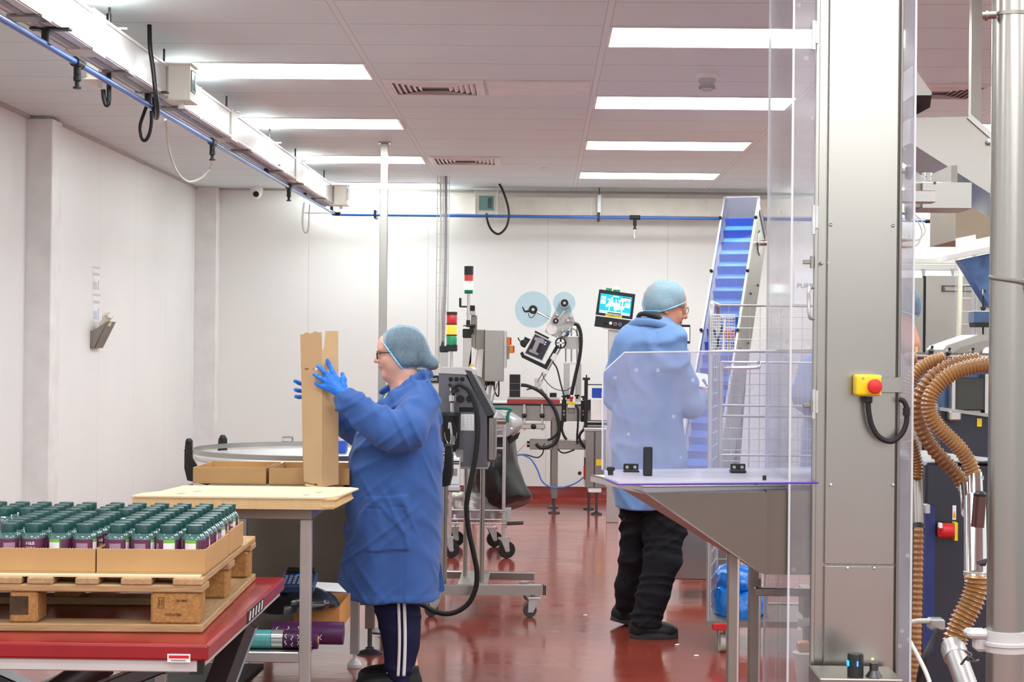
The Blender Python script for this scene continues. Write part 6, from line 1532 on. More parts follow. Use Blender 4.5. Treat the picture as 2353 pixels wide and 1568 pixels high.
part('pipe', MB().cyl(P(2110, 1212, 6.35), P(2107, 1098, 6.42), W(13, 6.4)), STEELD, t)
part('clamp_band', MB().cyl(P(2110, 1218, 6.34), P(2110, 1207, 6.35), W(15, 6.4)), BLACK, t)
t = thing('air_manifold', 'small grey air valve with black and pale tubes by the lower hoses', 'valve', (P(2150, 1440, 6.0).x, 6.0, .6))
part('valve_body', MB().pb(2138, 1424, 2172, 1450, 6.0, .06, .005), GALV, t)
part('pale_tube', MB().tube([P(2090, 1432, 6.05), P(2112, 1428, 6.03), P(2138, 1428, 6.02)], .009, 12), PALEC, t)
part('pale_tube', MB().tube([P(2088, 1470, 5.6), P(2110, 1510, 5.5), P(2130, 1552, 5.4), P(2145, 1600, 5.3)], .007, 12), PALEC, t)
part('black_tube', MB().tube([P(2155, 1448, 5.98), P(2140, 1480, 5.95), P(2124, 1515, 5.9), P(2112, 1570, 5.9), P(2106, 1680, 5.9)], .011, 12), RUBBER, t)
# round pole in front
YP = 4.6
q = P(2317, 784, YP); rp = W(43, YP)
t = thing('round_pole', 'thick round stainless pole at the right edge, nearest the camera', 'pole', (q.x, YP, 0))
part('shaft', MB().cyl((q.x, YP, 0), (q.x, YP, ZC - .005), rp, seg=48), STEELV, t)
def band(py, hh, m, dr=.004, nm='clamp_band'):
    z = P(2317, py, YP).z; return part(nm, MB().lathe([(rp, -W(hh, YP)), (rp + dr, -W(hh, YP)), (rp + dr, W(hh, YP)), (rp, W(hh, YP))], (q.x, YP, z), seg=48), m, t)
b = band(35, 4, STEELD, nm='hose_clip'); part('clip_screw', MB().cyl(P(2258, 35, YP - .03), P(2290, 33, YP - .04), .011).cyl(P(2262, 35, YP - .03), P(2268, 35, YP - .03), .015), STEELD, b)
b = band(1473, 24, mat('cast_grey', (196, 196, 196), .5), .006); part('clamp_ear', MB().pb(2224, 1450, 2275, 1470, YP - .02, .06, .008).pb(2243, 1465, 2278, 1500, YP - .01, .05, .008), mat('cast_grey', (0, 0, 0)), b)
part('clamp_rib', MB().lathe([(rp + .006, -.006), (rp + .012, -.004), (rp + .012, .004), (rp + .006, .006)], (q.x, YP, P(2317, 1478, YP).z), seg=48), mat('cast_grey', (0, 0, 0)), b)
z = P(2310, 648, YP).z
tl = []
for k in range(13): a = PI + .1 + k * (PI * .75) / 12; tl.append(V(q.x + (rp + .002) * math.cos(a), YP + (rp + .002) * math.sin(a), z + .012 - .018 * k / 12))
b = part('strap', MB().tube(tl, .006, 8, smooth=False), mat('grey_strap', (110, 108, 106), .5), t)
e = tl[-1]; part('strap_buckle', MB().box(e.x - .012, e.x + .016, e.y - .014, e.y + .004, e.z - .016, e.z + .014, .004), WHITEP, b)
part('orange_clip', MB().box(e.x + .012, e.x + .05, e.y - .012, e.y + .05, e.z - .03, e.z + .045, .008), mat('signal_orange', (246, 106, 28), .4), b)

# ---------------------------------------------------------------- people: smooth blended volumes turned into one surface
class Field:
    def __init__(s, xs, ys, zs):
        s.ax = [np.asarray(a, np.float32) for a in (xs, ys, zs)]
        s.F = np.full([len(a) for a in s.ax], 1.0, np.float32)
    def sub(s, lo, hi):
        sl = []
        for a, l, h in zip(s.ax, lo, hi):
            i0, i1 = np.searchsorted(a, l), np.searchsorted(a, h)
            sl.append(slice(max(0, i0 - 1), min(len(a), i1 + 1)))
        X, Y, Z = (s.ax[i][sl[i]] for i in range(3))
        return tuple(sl), X[:, None, None], Y[None, :, None], Z[None, None, :]
    def add(s, fn, lo, hi, k=.02):
        mgn = k + .03
        sl, X, Y, Z = s.sub([v - mgn for v in lo], [v + mgn for v in hi])
        d = fn(X, Y, Z).astype(np.float32); a = s.F[sl]
        h = np.clip(.5 + .5 * (a - d) / k, 0, 1)
        s.F[sl] = a + (d - a) * h - k * h * (1 - h)
    def cut(s, fn, lo, hi, k=.01):
        mgn = k + .03
        sl, X, Y, Z = s.sub([v - mgn for v in lo], [v + mgn for v in hi])
        d = -fn(X, Y, Z).astype(np.float32); a = s.F[sl]
        h = np.clip(.5 - .5 * (a - d) / k, 0, 1)
        s.F[sl] = a + (d - a) * h + k * h * (1 - h)
    def cone(s, a, b, r0, r1=None, k=.02):
        a, b = np.array(a[:]), np.array(b[:]); r1 = r0 if r1 is None else r1
        ba = b - a; L = max(1e-9, float(ba @ ba)); R = max(r0, r1)
        def fn(X, Y, Z):
            h = np.clip(((X - a[0]) * ba[0] + (Y - a[1]) * ba[1] + (Z - a[2]) * ba[2]) / L, 0, 1)
            return np.sqrt((X - a[0] - h * ba[0]) ** 2 + (Y - a[1] - h * ba[1]) ** 2 + (Z - a[2] - h * ba[2]) ** 2) - (r0 + (r1 - r0) * h)
        s.add(fn, np.minimum(a, b) - R, np.maximum(a, b) + R, k); return s
    def chain(s, pts, rs, k=.02):
        for i in range(len(pts) - 1): s.cone(pts[i], pts[i + 1], rs[i], rs[i + 1], k)
        return s
    @staticmethod
    def efn(c, r, M=None):
        c, r = np.array(c[:]), np.array(r)
        def fn(X, Y, Z):
            q = (X - c[0], Y - c[1], Z - c[2])
            if M is not None: q = tuple(M[0][i] * q[0] + M[1][i] * q[1] + M[2][i] * q[2] for i in range(3))
            k0 = np.sqrt((q[0] / r[0]) ** 2 + (q[1] / r[1]) ** 2 + (q[2] / r[2]) ** 2)
            k1 = np.sqrt((q[0] / r[0] ** 2) ** 2 + (q[1] / r[1] ** 2) ** 2 + (q[2] / r[2] ** 2) ** 2)
            return k0 * (k0 - 1) / np.maximum(k1, 1e-6)
        return fn
    def ell(s, c, r, k=.02, M=None, cut=False):
        R = max(r); c = np.array(c[:])
        (s.cut if cut else s.add)(s.efn(c, r, M), c - R, c + R, k); return s
    def prof(s, rows, n=2.4, k=.03, yaw=0.0, cx=0, cy=0, smooth=5):
        """rows (z, x0, x1, y0, y1): stacked rounded outlines"""
        rows = sorted(rows); z = np.array([r[0] for r in rows]); za = s.ax[2]
        cols = []
        for i in range(1, 5):
            v = np.interp(za, z, [r[i] for r in rows]); ker = np.ones(smooth) / smooth
            vp = np.pad(v, smooth, 'edge'); cols.append(np.convolve(vp, ker, 'same')[smooth:-smooth])
        x0, x1, y0, y1 = cols
        s.pc = cols
        mx, my, a, b = (x0 + x1) / 2, (y0 + y1) / 2, np.maximum((x1 - x0) / 2, .004), np.maximum((y1 - y0) / 2, .004)
        X, Y, Z = s.ax[0][:, None, None], s.ax[1][None, :, None], za[None, None, :]
        if yaw:
            c_, s_ = math.cos(yaw), math.sin(yaw); dx, dy = X - cx, Y - cy
            X, Y = cx + c_ * dx + s_ * dy, cy - s_ * dx + c_ * dy
        u = (np.abs((X - mx) / a) ** n + np.abs((Y - my) / b) ** n) ** (1 / n)
        d = (u - 1) * np.minimum(a, b)
        d = np.maximum(d, np.maximum(Z - z[-1], z[0] - Z)).astype(np.float32)
        h = np.clip(.5 + .5 * (s.F - d) / k, 0, 1)
        s.F = s.F + (d - s.F) * h - k * h * (1 - h); return s
    def mesh(s):
        F = s.F; ins = F < 0
        n = [d - 1 for d in F.shape]
        c = np.zeros(n, np.int8)
        for i in (0, 1):
            for j in (0, 1):
                for k in (0, 1): c += ins[i:i + n[0], j:j + n[1], k:k + n[2]]
        act = (c > 0) & (c < 8); I = np.argwhere(act)
        pos = np.zeros((len(I), 3)); cnt = np.zeros(len(I))
        cs = [(i, j, k) for i in (0, 1) for j in (0, 1) for k in (0, 1)]
        for a in cs:
            for ax in range(3):
                if a[ax]: continue
                b = list(a); b[ax] = 1
                fa = F[I[:, 0] + a[0], I[:, 1] + a[1], I[:, 2] + a[2]]; fb = F[I[:, 0] + b[0], I[:, 1] + b[1], I[:, 2] + b[2]]
                mk = (fa < 0) != (fb < 0); t = np.where(mk, fa / np.where(mk, fa - fb, 1), 0)
                for d in range(3): pos[:, d] += np.where(mk, a[d] + (t if d == ax else 0), 0)
                cnt += mk
        pos = pos / cnt[:, None] + I
        vid = np.full(n, -1, np.int64); vid[act] = np.arange(len(I))
        V_ = np.stack([np.interp(pos[:, d], np.arange(len(s.ax[d])), s.ax[d]) for d in range(3)], 1)
        Q = []
        for ax in range(3):
            o = [i for i in range(3) if i != ax]
            sl0 = [slice(None)] * 3; sl1 = [slice(None)] * 3; sl0[ax] = slice(0, -1); sl1[ax] = slice(1, None)
            for q in o: sl0[q] = slice(1, -1); sl1[q] = slice(1, -1)
            a, b = ins[tuple(sl0)], ins[tuple(sl1)]
            E = np.argwhere(a != b)
            if not len(E): continue
            sg = a[E[:, 0], E[:, 1], E[:, 2]]
            base = E.copy()
            for q in o: base[:, q] += 1
            def cell(d0, d1):
                g = base.copy(); g[:, o[0]] += d0; g[:, o[1]] += d1
                return vid[g[:, 0], g[:, 1], g[:, 2]]
            q = np.stack([cell(-1, -1), cell(0, -1), cell(0, 0), cell(-1, 0)], 1)
            flip = sg if ax != 1 else ~sg
            q[~flip] = q[~flip][:, ::-1]
            Q.append(q)
        return V_, np.concatenate(Q)
def mk(name, parts, m, smooth=180):
    """one mesh from one or more (vertices, quads)"""
    vs, qs, o = [], [], 0
    for v, q in parts: vs.append(v); qs.append(q + o); o += len(v)
    v = np.concatenate(vs).astype(np.float32); q = np.concatenate(qs).astype(np.int32)
    me = bpy.data.meshes.new(name)
    me.vertices.add(len(v)); me.vertices.foreach_set('co', v.ravel())
    me.loops.add(q.size); me.loops.foreach_set('vertex_index', q.ravel())
    me.polygons.add(len(q)); me.polygons.foreach_set('loop_start', np.arange(0, q.size, 4, dtype=np.int32))
    me.update(calc_edges=True); me.validate()
    me.materials.append(m); me.polygons.foreach_set('use_smooth', [True] * len(me.polygons)); me.update()
    return me
def axis(lo, hi, h, fine=()):
    """grid coordinates with finer steps inside the given spans"""
    a = [lo]
    while a[-1] < hi:
        st = h
        for f0, f1, fh in fine:
            if f0 <= a[-1] < f1: st = min(st, fh)
        a.append(a[-1] + st)
    return a
def waves(X, Y, Z, f, amp, seed, dirs):
    rr = random.Random(seed); o = 0
    for d in dirs:
        d = np.array(d, float); d /= np.linalg.norm(d); e = np.array([rr.uniform(-1, 1) for _ in range(3)]); ph = rr.uniform(0, 6.28)
        w = np.sin(f * (d[0] * X + d[1] * Y + d[2] * Z) + 2.3 * np.sin(f * .33 * (e[0] * X + e[1] * Y + e[2] * Z) + ph) + ph)
        g = .5 + .5 * np.sin(f * .21 * (e[1] * X + e[2] * Y - e[0] * Z) + 2 * ph)
        o = o + ((1 + w) * .5) ** 4 * g
        f *= 1.3
    return -amp * o
SKINW = mat('fair_skin', (226, 172, 152), .5, var=.05, vs_=40, sub=.12); SKINM = mat('ruddy_skin', (214, 150, 124), .5, var=.06, vs_=40, sub=.12)
COATM = mat('royal_blue_coat', (62, 96, 160), .8, spec=.15, var=.07, vs_=5, bump=.05, bs=300, sheen=.12)
COATL = mat('pale_blue_coat', (110, 142, 190), .8, spec=.15, var=.05, vs_=5, bump=.05, bs=300, sheen=.12)
NAVY = mat('navy_jersey', (36, 38, 66), .85, spec=.15, var=.06, vs_=30, bump=.04, bs=400)
BLKCL = mat('black_work_trousers', (32, 33, 38), .8, spec=.2, var=.12, vs_=12, bump=.05, bs=300)
GLOVE = mat('blue_nitrile', (38, 122, 226), .38, var=.06, vs_=60, bump=.15, bs=120)
HAIRW = mat('brown_hair', (124, 112, 110), .7, var=.3, vs_=60, stretch=(1, 1, .2)); HAIRM = mat('grey_hair', (184, 178, 170), .7, var=.2, vs_=60)
NET = film('blue_hair_net', (230, 241, 248), .38, (178, 216, 238), 'net', 150.0, gloss=.01)
NETB = mat('hair_net_band', (150, 210, 240), .7); SHOE = mat('black_shoe', (26, 27, 28), .55, var=.2, vs_=40); SOLE = mat('grey_black_sole', (56, 58, 58), .7)
SPEC = mat('dark_glasses_frame', (38, 36, 38), .3); LENS = film('clear_lens', (252, 252, 252), .02, (240, 240, 240), gloss=.015)

def head_field(c, fwd, s, chub=0.0, age=0.0):
    """canonical head: x forward, y left, z up, eyes at z=0"""
    x = Vector(fwd).normalized(); y = Vector((0, 0, 1)).cross(x).normalized(); z = x.cross(y)
    M = np.array([x[:], y[:], z[:]]).T           # world = c + M @ local
    c = np.array(c[:])
    def W_(p): return c + M @ (np.array(p) * s)
    def build(F):
        E = lambda p, r, k=.02, cut=False: F.ell(W_(p), [v * s for v in r], k * s, M, cut)
        E((-.012, 0, .035), (.098, .076, .088)); E((.03, 0, -.035), (.058 + .006 * chub, .058 + .008 * chub, .085), .03)
        E((.060, 0, -.098), (.026, .03, .02), .02)
        for q in (-1, 1):
            E((.015, q * .036, -.07), (.045, .03 + .006 * chub, .036), .03); E((.056, q * .036, -.036), (.026, .024 + .004 * chub, .026), .02)
            E((.078, q * .03, .018), (.014, .024, .0085), .012)
        E((.074, 0, .04), (.028, .052, .045), .03)
        for q in (-1, 1):
            E((.094, q * .031, -.002), (.016, .017, .011), .010, True)
            E((.0745, q * .031, -.002), (.0135, .0145, .0125), .004)
            E((.081, q * .031, .0045), (.0095, .0165, .0045), .004)
            E((-.012, q * .078, -.012), (.020, .008, .031), .008); E((-.008, q * .083, -.01), (.010, .006, .018), .005, True)
        F.cone(W_((.090, 0, .006)), W_((.114, 0, -.034)), .0085 * s, .0115 * s, .010 * s)
        for q in (-1, 1): E((.098, q * .012, -.037), (.011, .0085, .008), .006)
        E((.090, 0, -.048), (.012, .012, .012), .012)
        E((.0905, 0, -.0615), (.0085, .0225, .0058), .006); E((.089, 0, -.0735), (.009, .0195, .0062), .006)
        E((.099, 0, -.0672), (.006, .024, .0014), .003, True)
        if chub: E((.030, 0, -.112), (.05, .05, .03), .03)
        F.cone(W_((-.018, 0, -.06)), W_((-.035, 0, -.21)), (.056 + .008 * chub) * s, (.066 + .008 * chub) * s, .03 * s)
        if chub: F.cone(W_((.01, 0, -.1)), W_((-.02, 0, -.2)), .045 * s, .055 * s, .03 * s)
    return build, W_, M
def net_parts(root, W_, M, s, hull, planes, hair, bun=None, seed=1):
    """hair under a bouffant net: hull = local ellipsoids, planes = (point, normal) kept on the normal side"""
    cs = [W_(p) for p, r in hull]; R = max(max(r) for p, r in hull) * s
    lo = np.min(cs, 0) - R - .02; hi = np.max(cs, 0) + R + .02
    def fld(h, shrink):
        F = Field(*[np.arange(lo[i], hi[i], h) for i in range(3)])
        for p, r in hull: F.ell(W_(p), [(v - shrink) * s for v in r], .03 * s, M)
        return F
    def half(F, off=0):
        X, Y, Z = F.ax[0][:, None, None], F.ax[1][None, :, None], F.ax[2][None, None, :]
        d = None
        for p, nrm in planes:
            q = W_(p); nn = M @ (np.array(nrm, float) / np.linalg.norm(nrm))
            e = -((X - q[0]) * nn[0] + (Y - q[1]) * nn[1] + (Z - q[2]) * nn[2]) - off
            d = e if d is None else np.maximum(d, e)
        return d
    F = fld(.006, .006); F.F = np.maximum(F.F, half(F, -.003)).astype(np.float32)
    part('hair', mk('hair', [F.mesh()], hair), None, root)
    F = fld(.006, 0); X, Y, Z = F.ax[0][:, None, None], F.ax[1][None, :, None], F.ax[2][None, None, :]
    hull_d = F.F.copy()
    F.F = (F.F + waves(X, Y, Z, 70, .0035, seed, ((1, .2, .5), (-.3, 1, .4), (.4, -.3, 1)))).astype(np.float32)
    hd = half(F)
    F.F = np.maximum(F.F, hd).astype(np.float32)
    v, q = F.mesh()
    o = part('hair_net', mk('hair_net', [(v, q)], NET), None, root)
    F.F = (np.sqrt(hull_d ** 2 + hd ** 2) - .0052).astype(np.float32)
    part('net_band', mk('net_band', [F.mesh()], NETB), None, o)
    return o

# ---- the woman -------------------------------------------------------------
YWm = 7.4
def wp(px, py, dy=0.0): return P(px, py, YWm + dy)
def wx(px): return P(px, 784, YWm).x
wroot = thing('person', 'woman in a royal blue coat and blue gloves holding up a cardboard carton', 'person', (wx(915), YWm, 0), None)
hb, HW_, HM = head_field(wp(917, 812), (-1, -.03, -.04), .87, 1.0)
hc = wp(917, 812)
F = Field(axis(hc.x - .32, hc.x + .22, .011, ((hc.x - .12, hc.x + .09, .0032),)), axis(YWm - .42, YWm + .34, .011, ((YWm - .085, YWm + .085, .0034),)), axis(.03, hc.z + .15, .012, ((hc.z - .125, hc.z + .15, .0032),)))
hb(F)
def zy(py): return P(915, py, YWm).z
F.prof([(zy(1260), wx(850), wx(980), YWm - .15, YWm + .15), (zy(1100), wx(850), wx(990), YWm - .16, YWm + .16), (zy(950), wx(870), wx(985), YWm - .17, YWm + .17), (zy(905), wx(905), wx(985), YWm - .15, YWm + .15), (zy(885), wx(920), wx(975), YWm - .07, YWm + .07)])
LA = [wp(965, 918, -.17), wp(925, 992, -.36), V(*wp(800, 918, -.35))]
RA = [wp(955, 915, .18), wp(862, 985, .22), wp(735, 925, -.06)]
for arm in (LA, RA): F.chain(arm, (.055, .042, .03), .03)
for dy in (-.09, .1): F.chain([wp(925, 1250, dy), wp(928, 1400, dy), wp(940, 1545, dy), wp(940, 1575, dy)], (.08, .055, .035, .035), .03)
body = part('body', mk('body', [F.mesh()], SKINW), None, wroot)
ey = mat('eye_white', (236, 232, 228), .3)
for q in (1, -1):
    e = part('eye', MB().ball(HW_((.0885, q * .031, -.002)), .0036, 10), mat('eye_iris', (70, 76, 82), .2), wroot)
    br = part('eyebrow', MB().tube([Vector(HW_((.093, q * .016, .019))), Vector(HW_((.091, q * .032, .024))), Vector(HW_((.080, q * .046, .021)))], .0028, 8, 4), HAIRW, wroot)
part('lips', MB().tube([Vector(HW_((.0865, .02, -.068))), Vector(HW_((.0975, .010, -.0665))), Vector(HW_((.0995, 0, -.0665))), Vector(HW_((.0975, -.010, -.0665))), Vector(HW_((.0865, -.02, -.068)))], .003, 10, 4), mat('lip_pink', (204, 134, 122), .5), wroot)
# net and hair
net_parts(wroot, HW_, HM, .87, [((-.022, 0, .030), (.118, .094, .104)), ((-.022, 0, -.032), (.075, .100, .062)), ((-.085, 0, -.012), (.07, .07, .06)), ((-.150, 0, -.05), (.040, .046, .034))],
          [((.082, 0, .066), (-.82, 0, .57)), ((-.03, 0, -.082), (-.10, 0, 1))], HAIRW, seed=3)
part('hair_bun', MB().ball(HW_((-.163, 0, -.062)), .026, 16, (1, 1.1, .9)), HAIRW, wroot)
# glasses
g = part('glasses_frame', MB().tube([Vector(HW_((.104, -.052, .004))), Vector(HW_((.05, -.078, .006))), Vector(HW_((-.01, -.082, .003)))], .0022, 8, 2), SPEC, wroot) if False else None
gl = MB()
for q in (1, -1):
    gl.tube([Vector(HW_((.106 - .004 * abs(math.sin(a)) * 0, q * (.031 + .024 * math.cos(a)), -.006 + .019 * math.sin(a)))) for a in (k * PI / 10 for k in range(20))], .0017, 8, smooth=False, closed=True)
    gl.tube([Vector(HW_((.105, q * .055, .003))), Vector(HW_((.06, q * .077, .005))), Vector(HW_((.0, q * .083, .002)))], .0022, 8, 3)
gl.tube([Vector(HW_((.107, .009, -.002))), Vector(HW_((.112, 0, .0))), Vector(HW_((.107, -.009, -.002)))], .0016, 8, 3)
g = part('glasses', gl, SPEC, wroot)
for q in (1, -1): part('lens', MB().lathe([(.0205, -.0006), (.0205, .0006)], HW_((.106, q * .031, -.006)), HM @ np.array([1.0, 0, 0]), 20), LENS, g)
# coat
rowsW = [(862, 962, 982, .06), (872, 945, 988, .105), (884, 922, 992, .155), (900, 897, 998, .19), (918, 874, 1003, .21), (955, 848, 1009, .225), (990, 823, 1013, .23), (1042, 810, 1016, .24), (1101, 806, 1019, .25), (1160, 806, 1021, .25), (1229, 800, 1018, .245), (1298, 795, 1018, .24), (1345, 791, 1018, .24), (1371, 789, 1019, .24)]
zh = zy(1371)
F = Field(axis(wx(700), wx(1045), .0065), axis(YWm - .52, YWm + .36, .0075), axis(zh - .02, zy(850), .0065))
F.prof([(zy(y), wx(a), wx(b), YWm - h, YWm + h) for y, a, b, h in rowsW], n=2.35, smooth=9)
F.chain([wp(968, 925, -.165), wp(935, 990, -.345), wp(905, 995, -.365)], (.078, .080, .074), .028)
F.chain([wp(905, 995, -.365), wp(850, 963, -.36), wp(800, 921, -.352)], (.074, .060, .048), .03)
F.chain([wp(955, 915, .17), wp(862, 985, .24), wp(800, 965, .10), wp(740, 930, -.04)], (.085, .075, .062, .045), .05)
# collar and lapels
F.chain([wp(985, 858, 0), wp(972, 858, -.085), wp(935, 884, -.125), wp(905, 908, -.155), wp(872, 945, -.165)], (.014, .015, .016, .016, .010), .010)
F.chain([wp(985, 858, 0), wp(965, 860, .085), wp(915, 884, .11), wp(880, 900, .12)], (.016, .018, .018, .014), .012)
# open neck
F.cut(Field.efn(wp(908, 866, 0), (.105, .085, .072)), np.array(wp(908, 866)) - .11, np.array(wp(908, 866)) + .11, .012)
F.cut(lambda X, Y, Z: np.maximum(np.abs(Y - (YWm - .105)) - (.008 + .75 * np.maximum(0, (Z - zy(950)))), np.maximum(X - wx(905), zy(955) - Z)) + 0 * X, (wx(800), YWm - .23, zy(958)), (wx(908), YWm + .08, zy(865)), .008)
X, Y, Z = F.ax[0][:, None, None], F.ax[1][None, :, None], F.ax[2][None, None, :]
wv_ = waves(X, Y, Z, 40, .010, 5, ((.55, .25, 1), (-.5, .2, .8), (1, .1, .25)))
arm_m = np.clip(1 - (Z - zy(1050)) * -8, 0, 1)
near = np.clip((YWm + .05 - Y) * 8, 0, 1)
arm_w = np.clip(.35 + (zy(1000) - Z) * -3, .35, 1.0)
F.F = (F.F + wv_ * (.55 + .5 * np.clip((Z - zy(1080)) * 4, 0, 1)))
F.F = F.F + waves(X, Y, Z, 62, .0085, 8, ((.8, .2, .6), (-.6, .3, .8))) * np.clip((zy(960) + .1 - np.abs(Z - zy(960))) * 6, 0, 1) * np.clip((wx(1000) - X) * 5, 0, 1)
# big soft pleats hanging from the bust and the back, patch pocket, hem, side vent
F.F = F.F + .006 * np.sin((X - wx(800)) * 34 + 3 * (Z - zh)) * np.clip((zy(1080) - Z) * 2.2, 0, 1)
def smask(v, a, b, e): return np.clip((v - a) / e, 0, 1) * np.clip((b - v) / e, 0, 1)
pk = smask(X, wx(853), wx(956), .004) * smask(Z - .06 * (X - wx(853)), zy(1256), zy(1132), .004) * (Y < YWm)
F.F = F.F - .006 * pk + .004 * smask(Z - .06 * (X - wx(853)), zy(1160), zy(1156), .003) * pk
F.F = F.F - .0025 * smask(Z, zh, zh + .028, .003)
F.F = F.F + .006 * smask(X, wx(939), wx(942), .002) * np.clip((zy(1150) - Z) * 8, 0, 1) * (Y < YWm)
F.F = np.maximum(F.F, zh - Z + .004 * np.sin(X * 30)).astype(np.float32)
coat = part('lab_coat', mk('lab_coat', [F.mesh()], COATM), None, wroot)
part('coat_flap', MB().pp([(1008, 1290), (1014, 1300), (1022, 1357), (1014, 1363), (1006, 1350)], YWm - .03, .012), COATM, coat)
F = Field(axis(wx(830), wx(1000), .006), axis(YWm - .26, YWm + .26, .006), axis(zy(1000), zy(868), .006))
F.prof([(zy(y), wx(a), wx(b), YWm - h, YWm + h) for y, a, b, h in ((995, 850, 980, .18), (955, 858, 985, .18), (918, 880, 985, .17), (900, 898, 982, .15), (884, 922, 980, .11), (876, 930, 978, .085))], n=2.3)
shirt = part('shirt', mk('shirt', [F.mesh()], mat('dark_top', (44, 46, 56), .8)), None, wroot)
from mathutils.bvhtree import BVHTree
def onto(o, pix, off=.003):
    """points of the surface of o under the given photo points"""
    me = o.data; bv = BVHTree.FromPolygons([v.co for v in me.vertices], [p.vertices for p in me.polygons]); out = []
    for px, py in pix:
        d = (P(px, py, 1.0) - CAM).normalized(); h = bv.ray_cast(CAM, d)
        if h[0] is not None: out.append(h[0] - d * off)
    return out
ln = onto(shirt, [(912, 886), (900, 895), (890, 906), (882, 918), (876, 930), (870, 945)])
if len(ln) > 2: part('lanyard', MB().tube(ln, .0045, 8), mat('lime_lanyard', (190, 206, 60), .6), wroot)
# gloves
def hand_field(bb, h, wrist, palm, fingers, thumb, rf=.0086, rp=.0115):
    lo, hi = bb; F = Field(*[np.arange(lo[i], hi[i], h) for i in range(3)])
    for f in fingers:
        F.cone(palm, f[0], rp * 1.15, rf * 1.12, .012); F.cone(wrist, f[0], rp * 1.5, rf * 1.12, .014)
    F.cone(wrist, palm, rp * 1.9, rp * 1.5, .014)
    F.chain([palm] + thumb, [rp * 1.2, rf * 1.25, rf * 1.12, rf * .98], .012)
    for f in fingers:
        n = len(f); F.chain(f, [rf * (1.06 - .16 * i / (n - 1)) for i in range(n)], .005)
    return F
def bbx(pts, m=.03):
    a = np.array([p[:] for p in pts]); return a.min(0) - m, a.max(0) + m
def hp(px, py, Y): return P(px, py, Y)
fL = [[hp(765, 857, 7.062), hp(760, 845, 7.072), hp(756, 836, 7.088), hp(752, 829, 7.096)],
      [hp(753, 865, 7.058), hp(745, 855, 7.052), hp(737, 847, 7.060), hp(731, 841, 7.074)],
      [hp(747, 875, 7.056), hp(738, 870, 7.050), hp(729, 865, 7.060), hp(722, 861, 7.076)],
      [hp(746, 890, 7.056), hp(738, 887, 7.052), hp(731, 884, 7.060), hp(725.5, 881.5, 7.074)]]
thL = [hp(790, 886, 7.045), hp(790, 873, 7.050), hp(787, 860, 7.065)]
wr, pm_ = hp(793, 909, 7.042), hp(772, 884, 7.062)
F = hand_field(bbx([wr, pm_] + [p for f in fL for p in f] + thL), .0026, wr, pm_, fL, thL)
F.cone(wr, hp(806, 922, 7.045), .024, .027, .012)
X, Y, Z = F.ax[0][:, None, None], F.ax[1][None, :, None], F.ax[2][None, None, :]
F.F = (F.F + waves(X, Y, Z, 150, .0013, 2, ((.7, 0, .7), (-.5, .3, .8)))).astype(np.float32)
part('glove', mk('glove', [F.mesh()], GLOVE), None, wroot)
fR = [[hp(712, 868, 7.24), hp(708, 862, 7.225), hp(703, 858, 7.21), hp(699, 855, 7.20)],
      [hp(704, 884, 7.225), hp(694, 883, 7.20), hp(686, 880, 7.17), hp(678, 876, 7.15)],
      [hp(704, 898, 7.225), hp(694, 899, 7.20), hp(686, 898, 7.17), hp(679, 896, 7.15)],
      [hp(706, 911, 7.225), hp(696, 913, 7.20), hp(687, 913, 7.17), hp(680, 911.5, 7.15)]]
thR = [hp(720, 880, 7.235), hp(722, 868, 7.225), hp(720, 857, 7.215)]
wr, pm_ = hp(733, 922, 7.30), hp(715, 898, 7.245)
F = hand_field(bbx([wr, pm_] + [p for f in fR for p in f] + thR), .0028, wr, pm_, fR[:4], thR)
part('glove', mk('glove', [F.mesh()], GLOVE), None, wroot)
# trousers with side stripes
rowsL = [(1350, 866, 972), (1375, 868, 974), (1400, 875, 977), (1440, 886, 978), (1480, 893, 973), (1520, 897, 966), (1540, 900, 962), (1548, 908, 960), (1556, 923, 959), (1566, 926, 958)]
F = Field(axis(wx(845), wx(1000), .0055), axis(YWm - .22, YWm + .22, .006), axis(zy(1572), zy(1280), .0055))
yl0 = YWm - .10
nearR = [(zy(y), wx(a), wx(b), yl0 - .085 + .0003 * max(0, y - 1400) * .4, yl0 + .08 - .0003 * max(0, y - 1400) * .4) for y, a, b in rowsL]
F.prof(nearR, n=2.2, k=.012); pcn = [c.copy() for c in F.pc]
F.prof([(zy(y - 8), wx(a - 4), wx(b - 10), YWm + .02, YWm + .175) for y, a, b in rowsL], n=2.2, k=.012)
X, Y, Z = F.ax[0][:, None, None], F.ax[1][None, :, None], F.ax[2][None, None, :]
F.F = (F.F + waves(X, Y, Z, 70, .004, 11, ((.2, .2, 1), (-.3, .1, .9))) * (1 + 1.2 * np.clip((zy(1500) - Z) * 12, 0, 1))).astype(np.float32)
tr = part('trousers', mk('trousers', [F.mesh()], NAVY), None, wroot)
za = F.ax[2]
for xa_, xb_ in ((928, 934.5), (940, 947)):
    def fn(u, v, xa_=xa_, xb_=xb_):
        py = 1345 + (1537 - 1345) * v; z = zy(py)
        x = wx(xa_ + (xb_ - xa_) * u + 3.5 * math.sin(PI * min(1, max(0, (py - 1360) / 190))) - 1.5)
        c = [float(np.interp(z, za, q)) for q in pcn]
        mx, my, a, b = (c[0] + c[1]) / 2, (c[2] + c[3]) / 2, (c[1] - c[0]) / 2, (c[3] - c[2]) / 2
        return V(x, my - b * max(0, 1 - abs((x - mx) / a) ** 2.2) ** (1 / 2.2) - .0045, z)
    bm_ = MB().grid(fn, 3, 40); me = bm_.mesh('side_stripe', mat('white_stripe', (226, 224, 224), .7))
    o = link('side_stripe', me, tr); md = o.modifiers.new('thick', 'SOLIDIFY'); md.thickness = .004; md.offset = -1
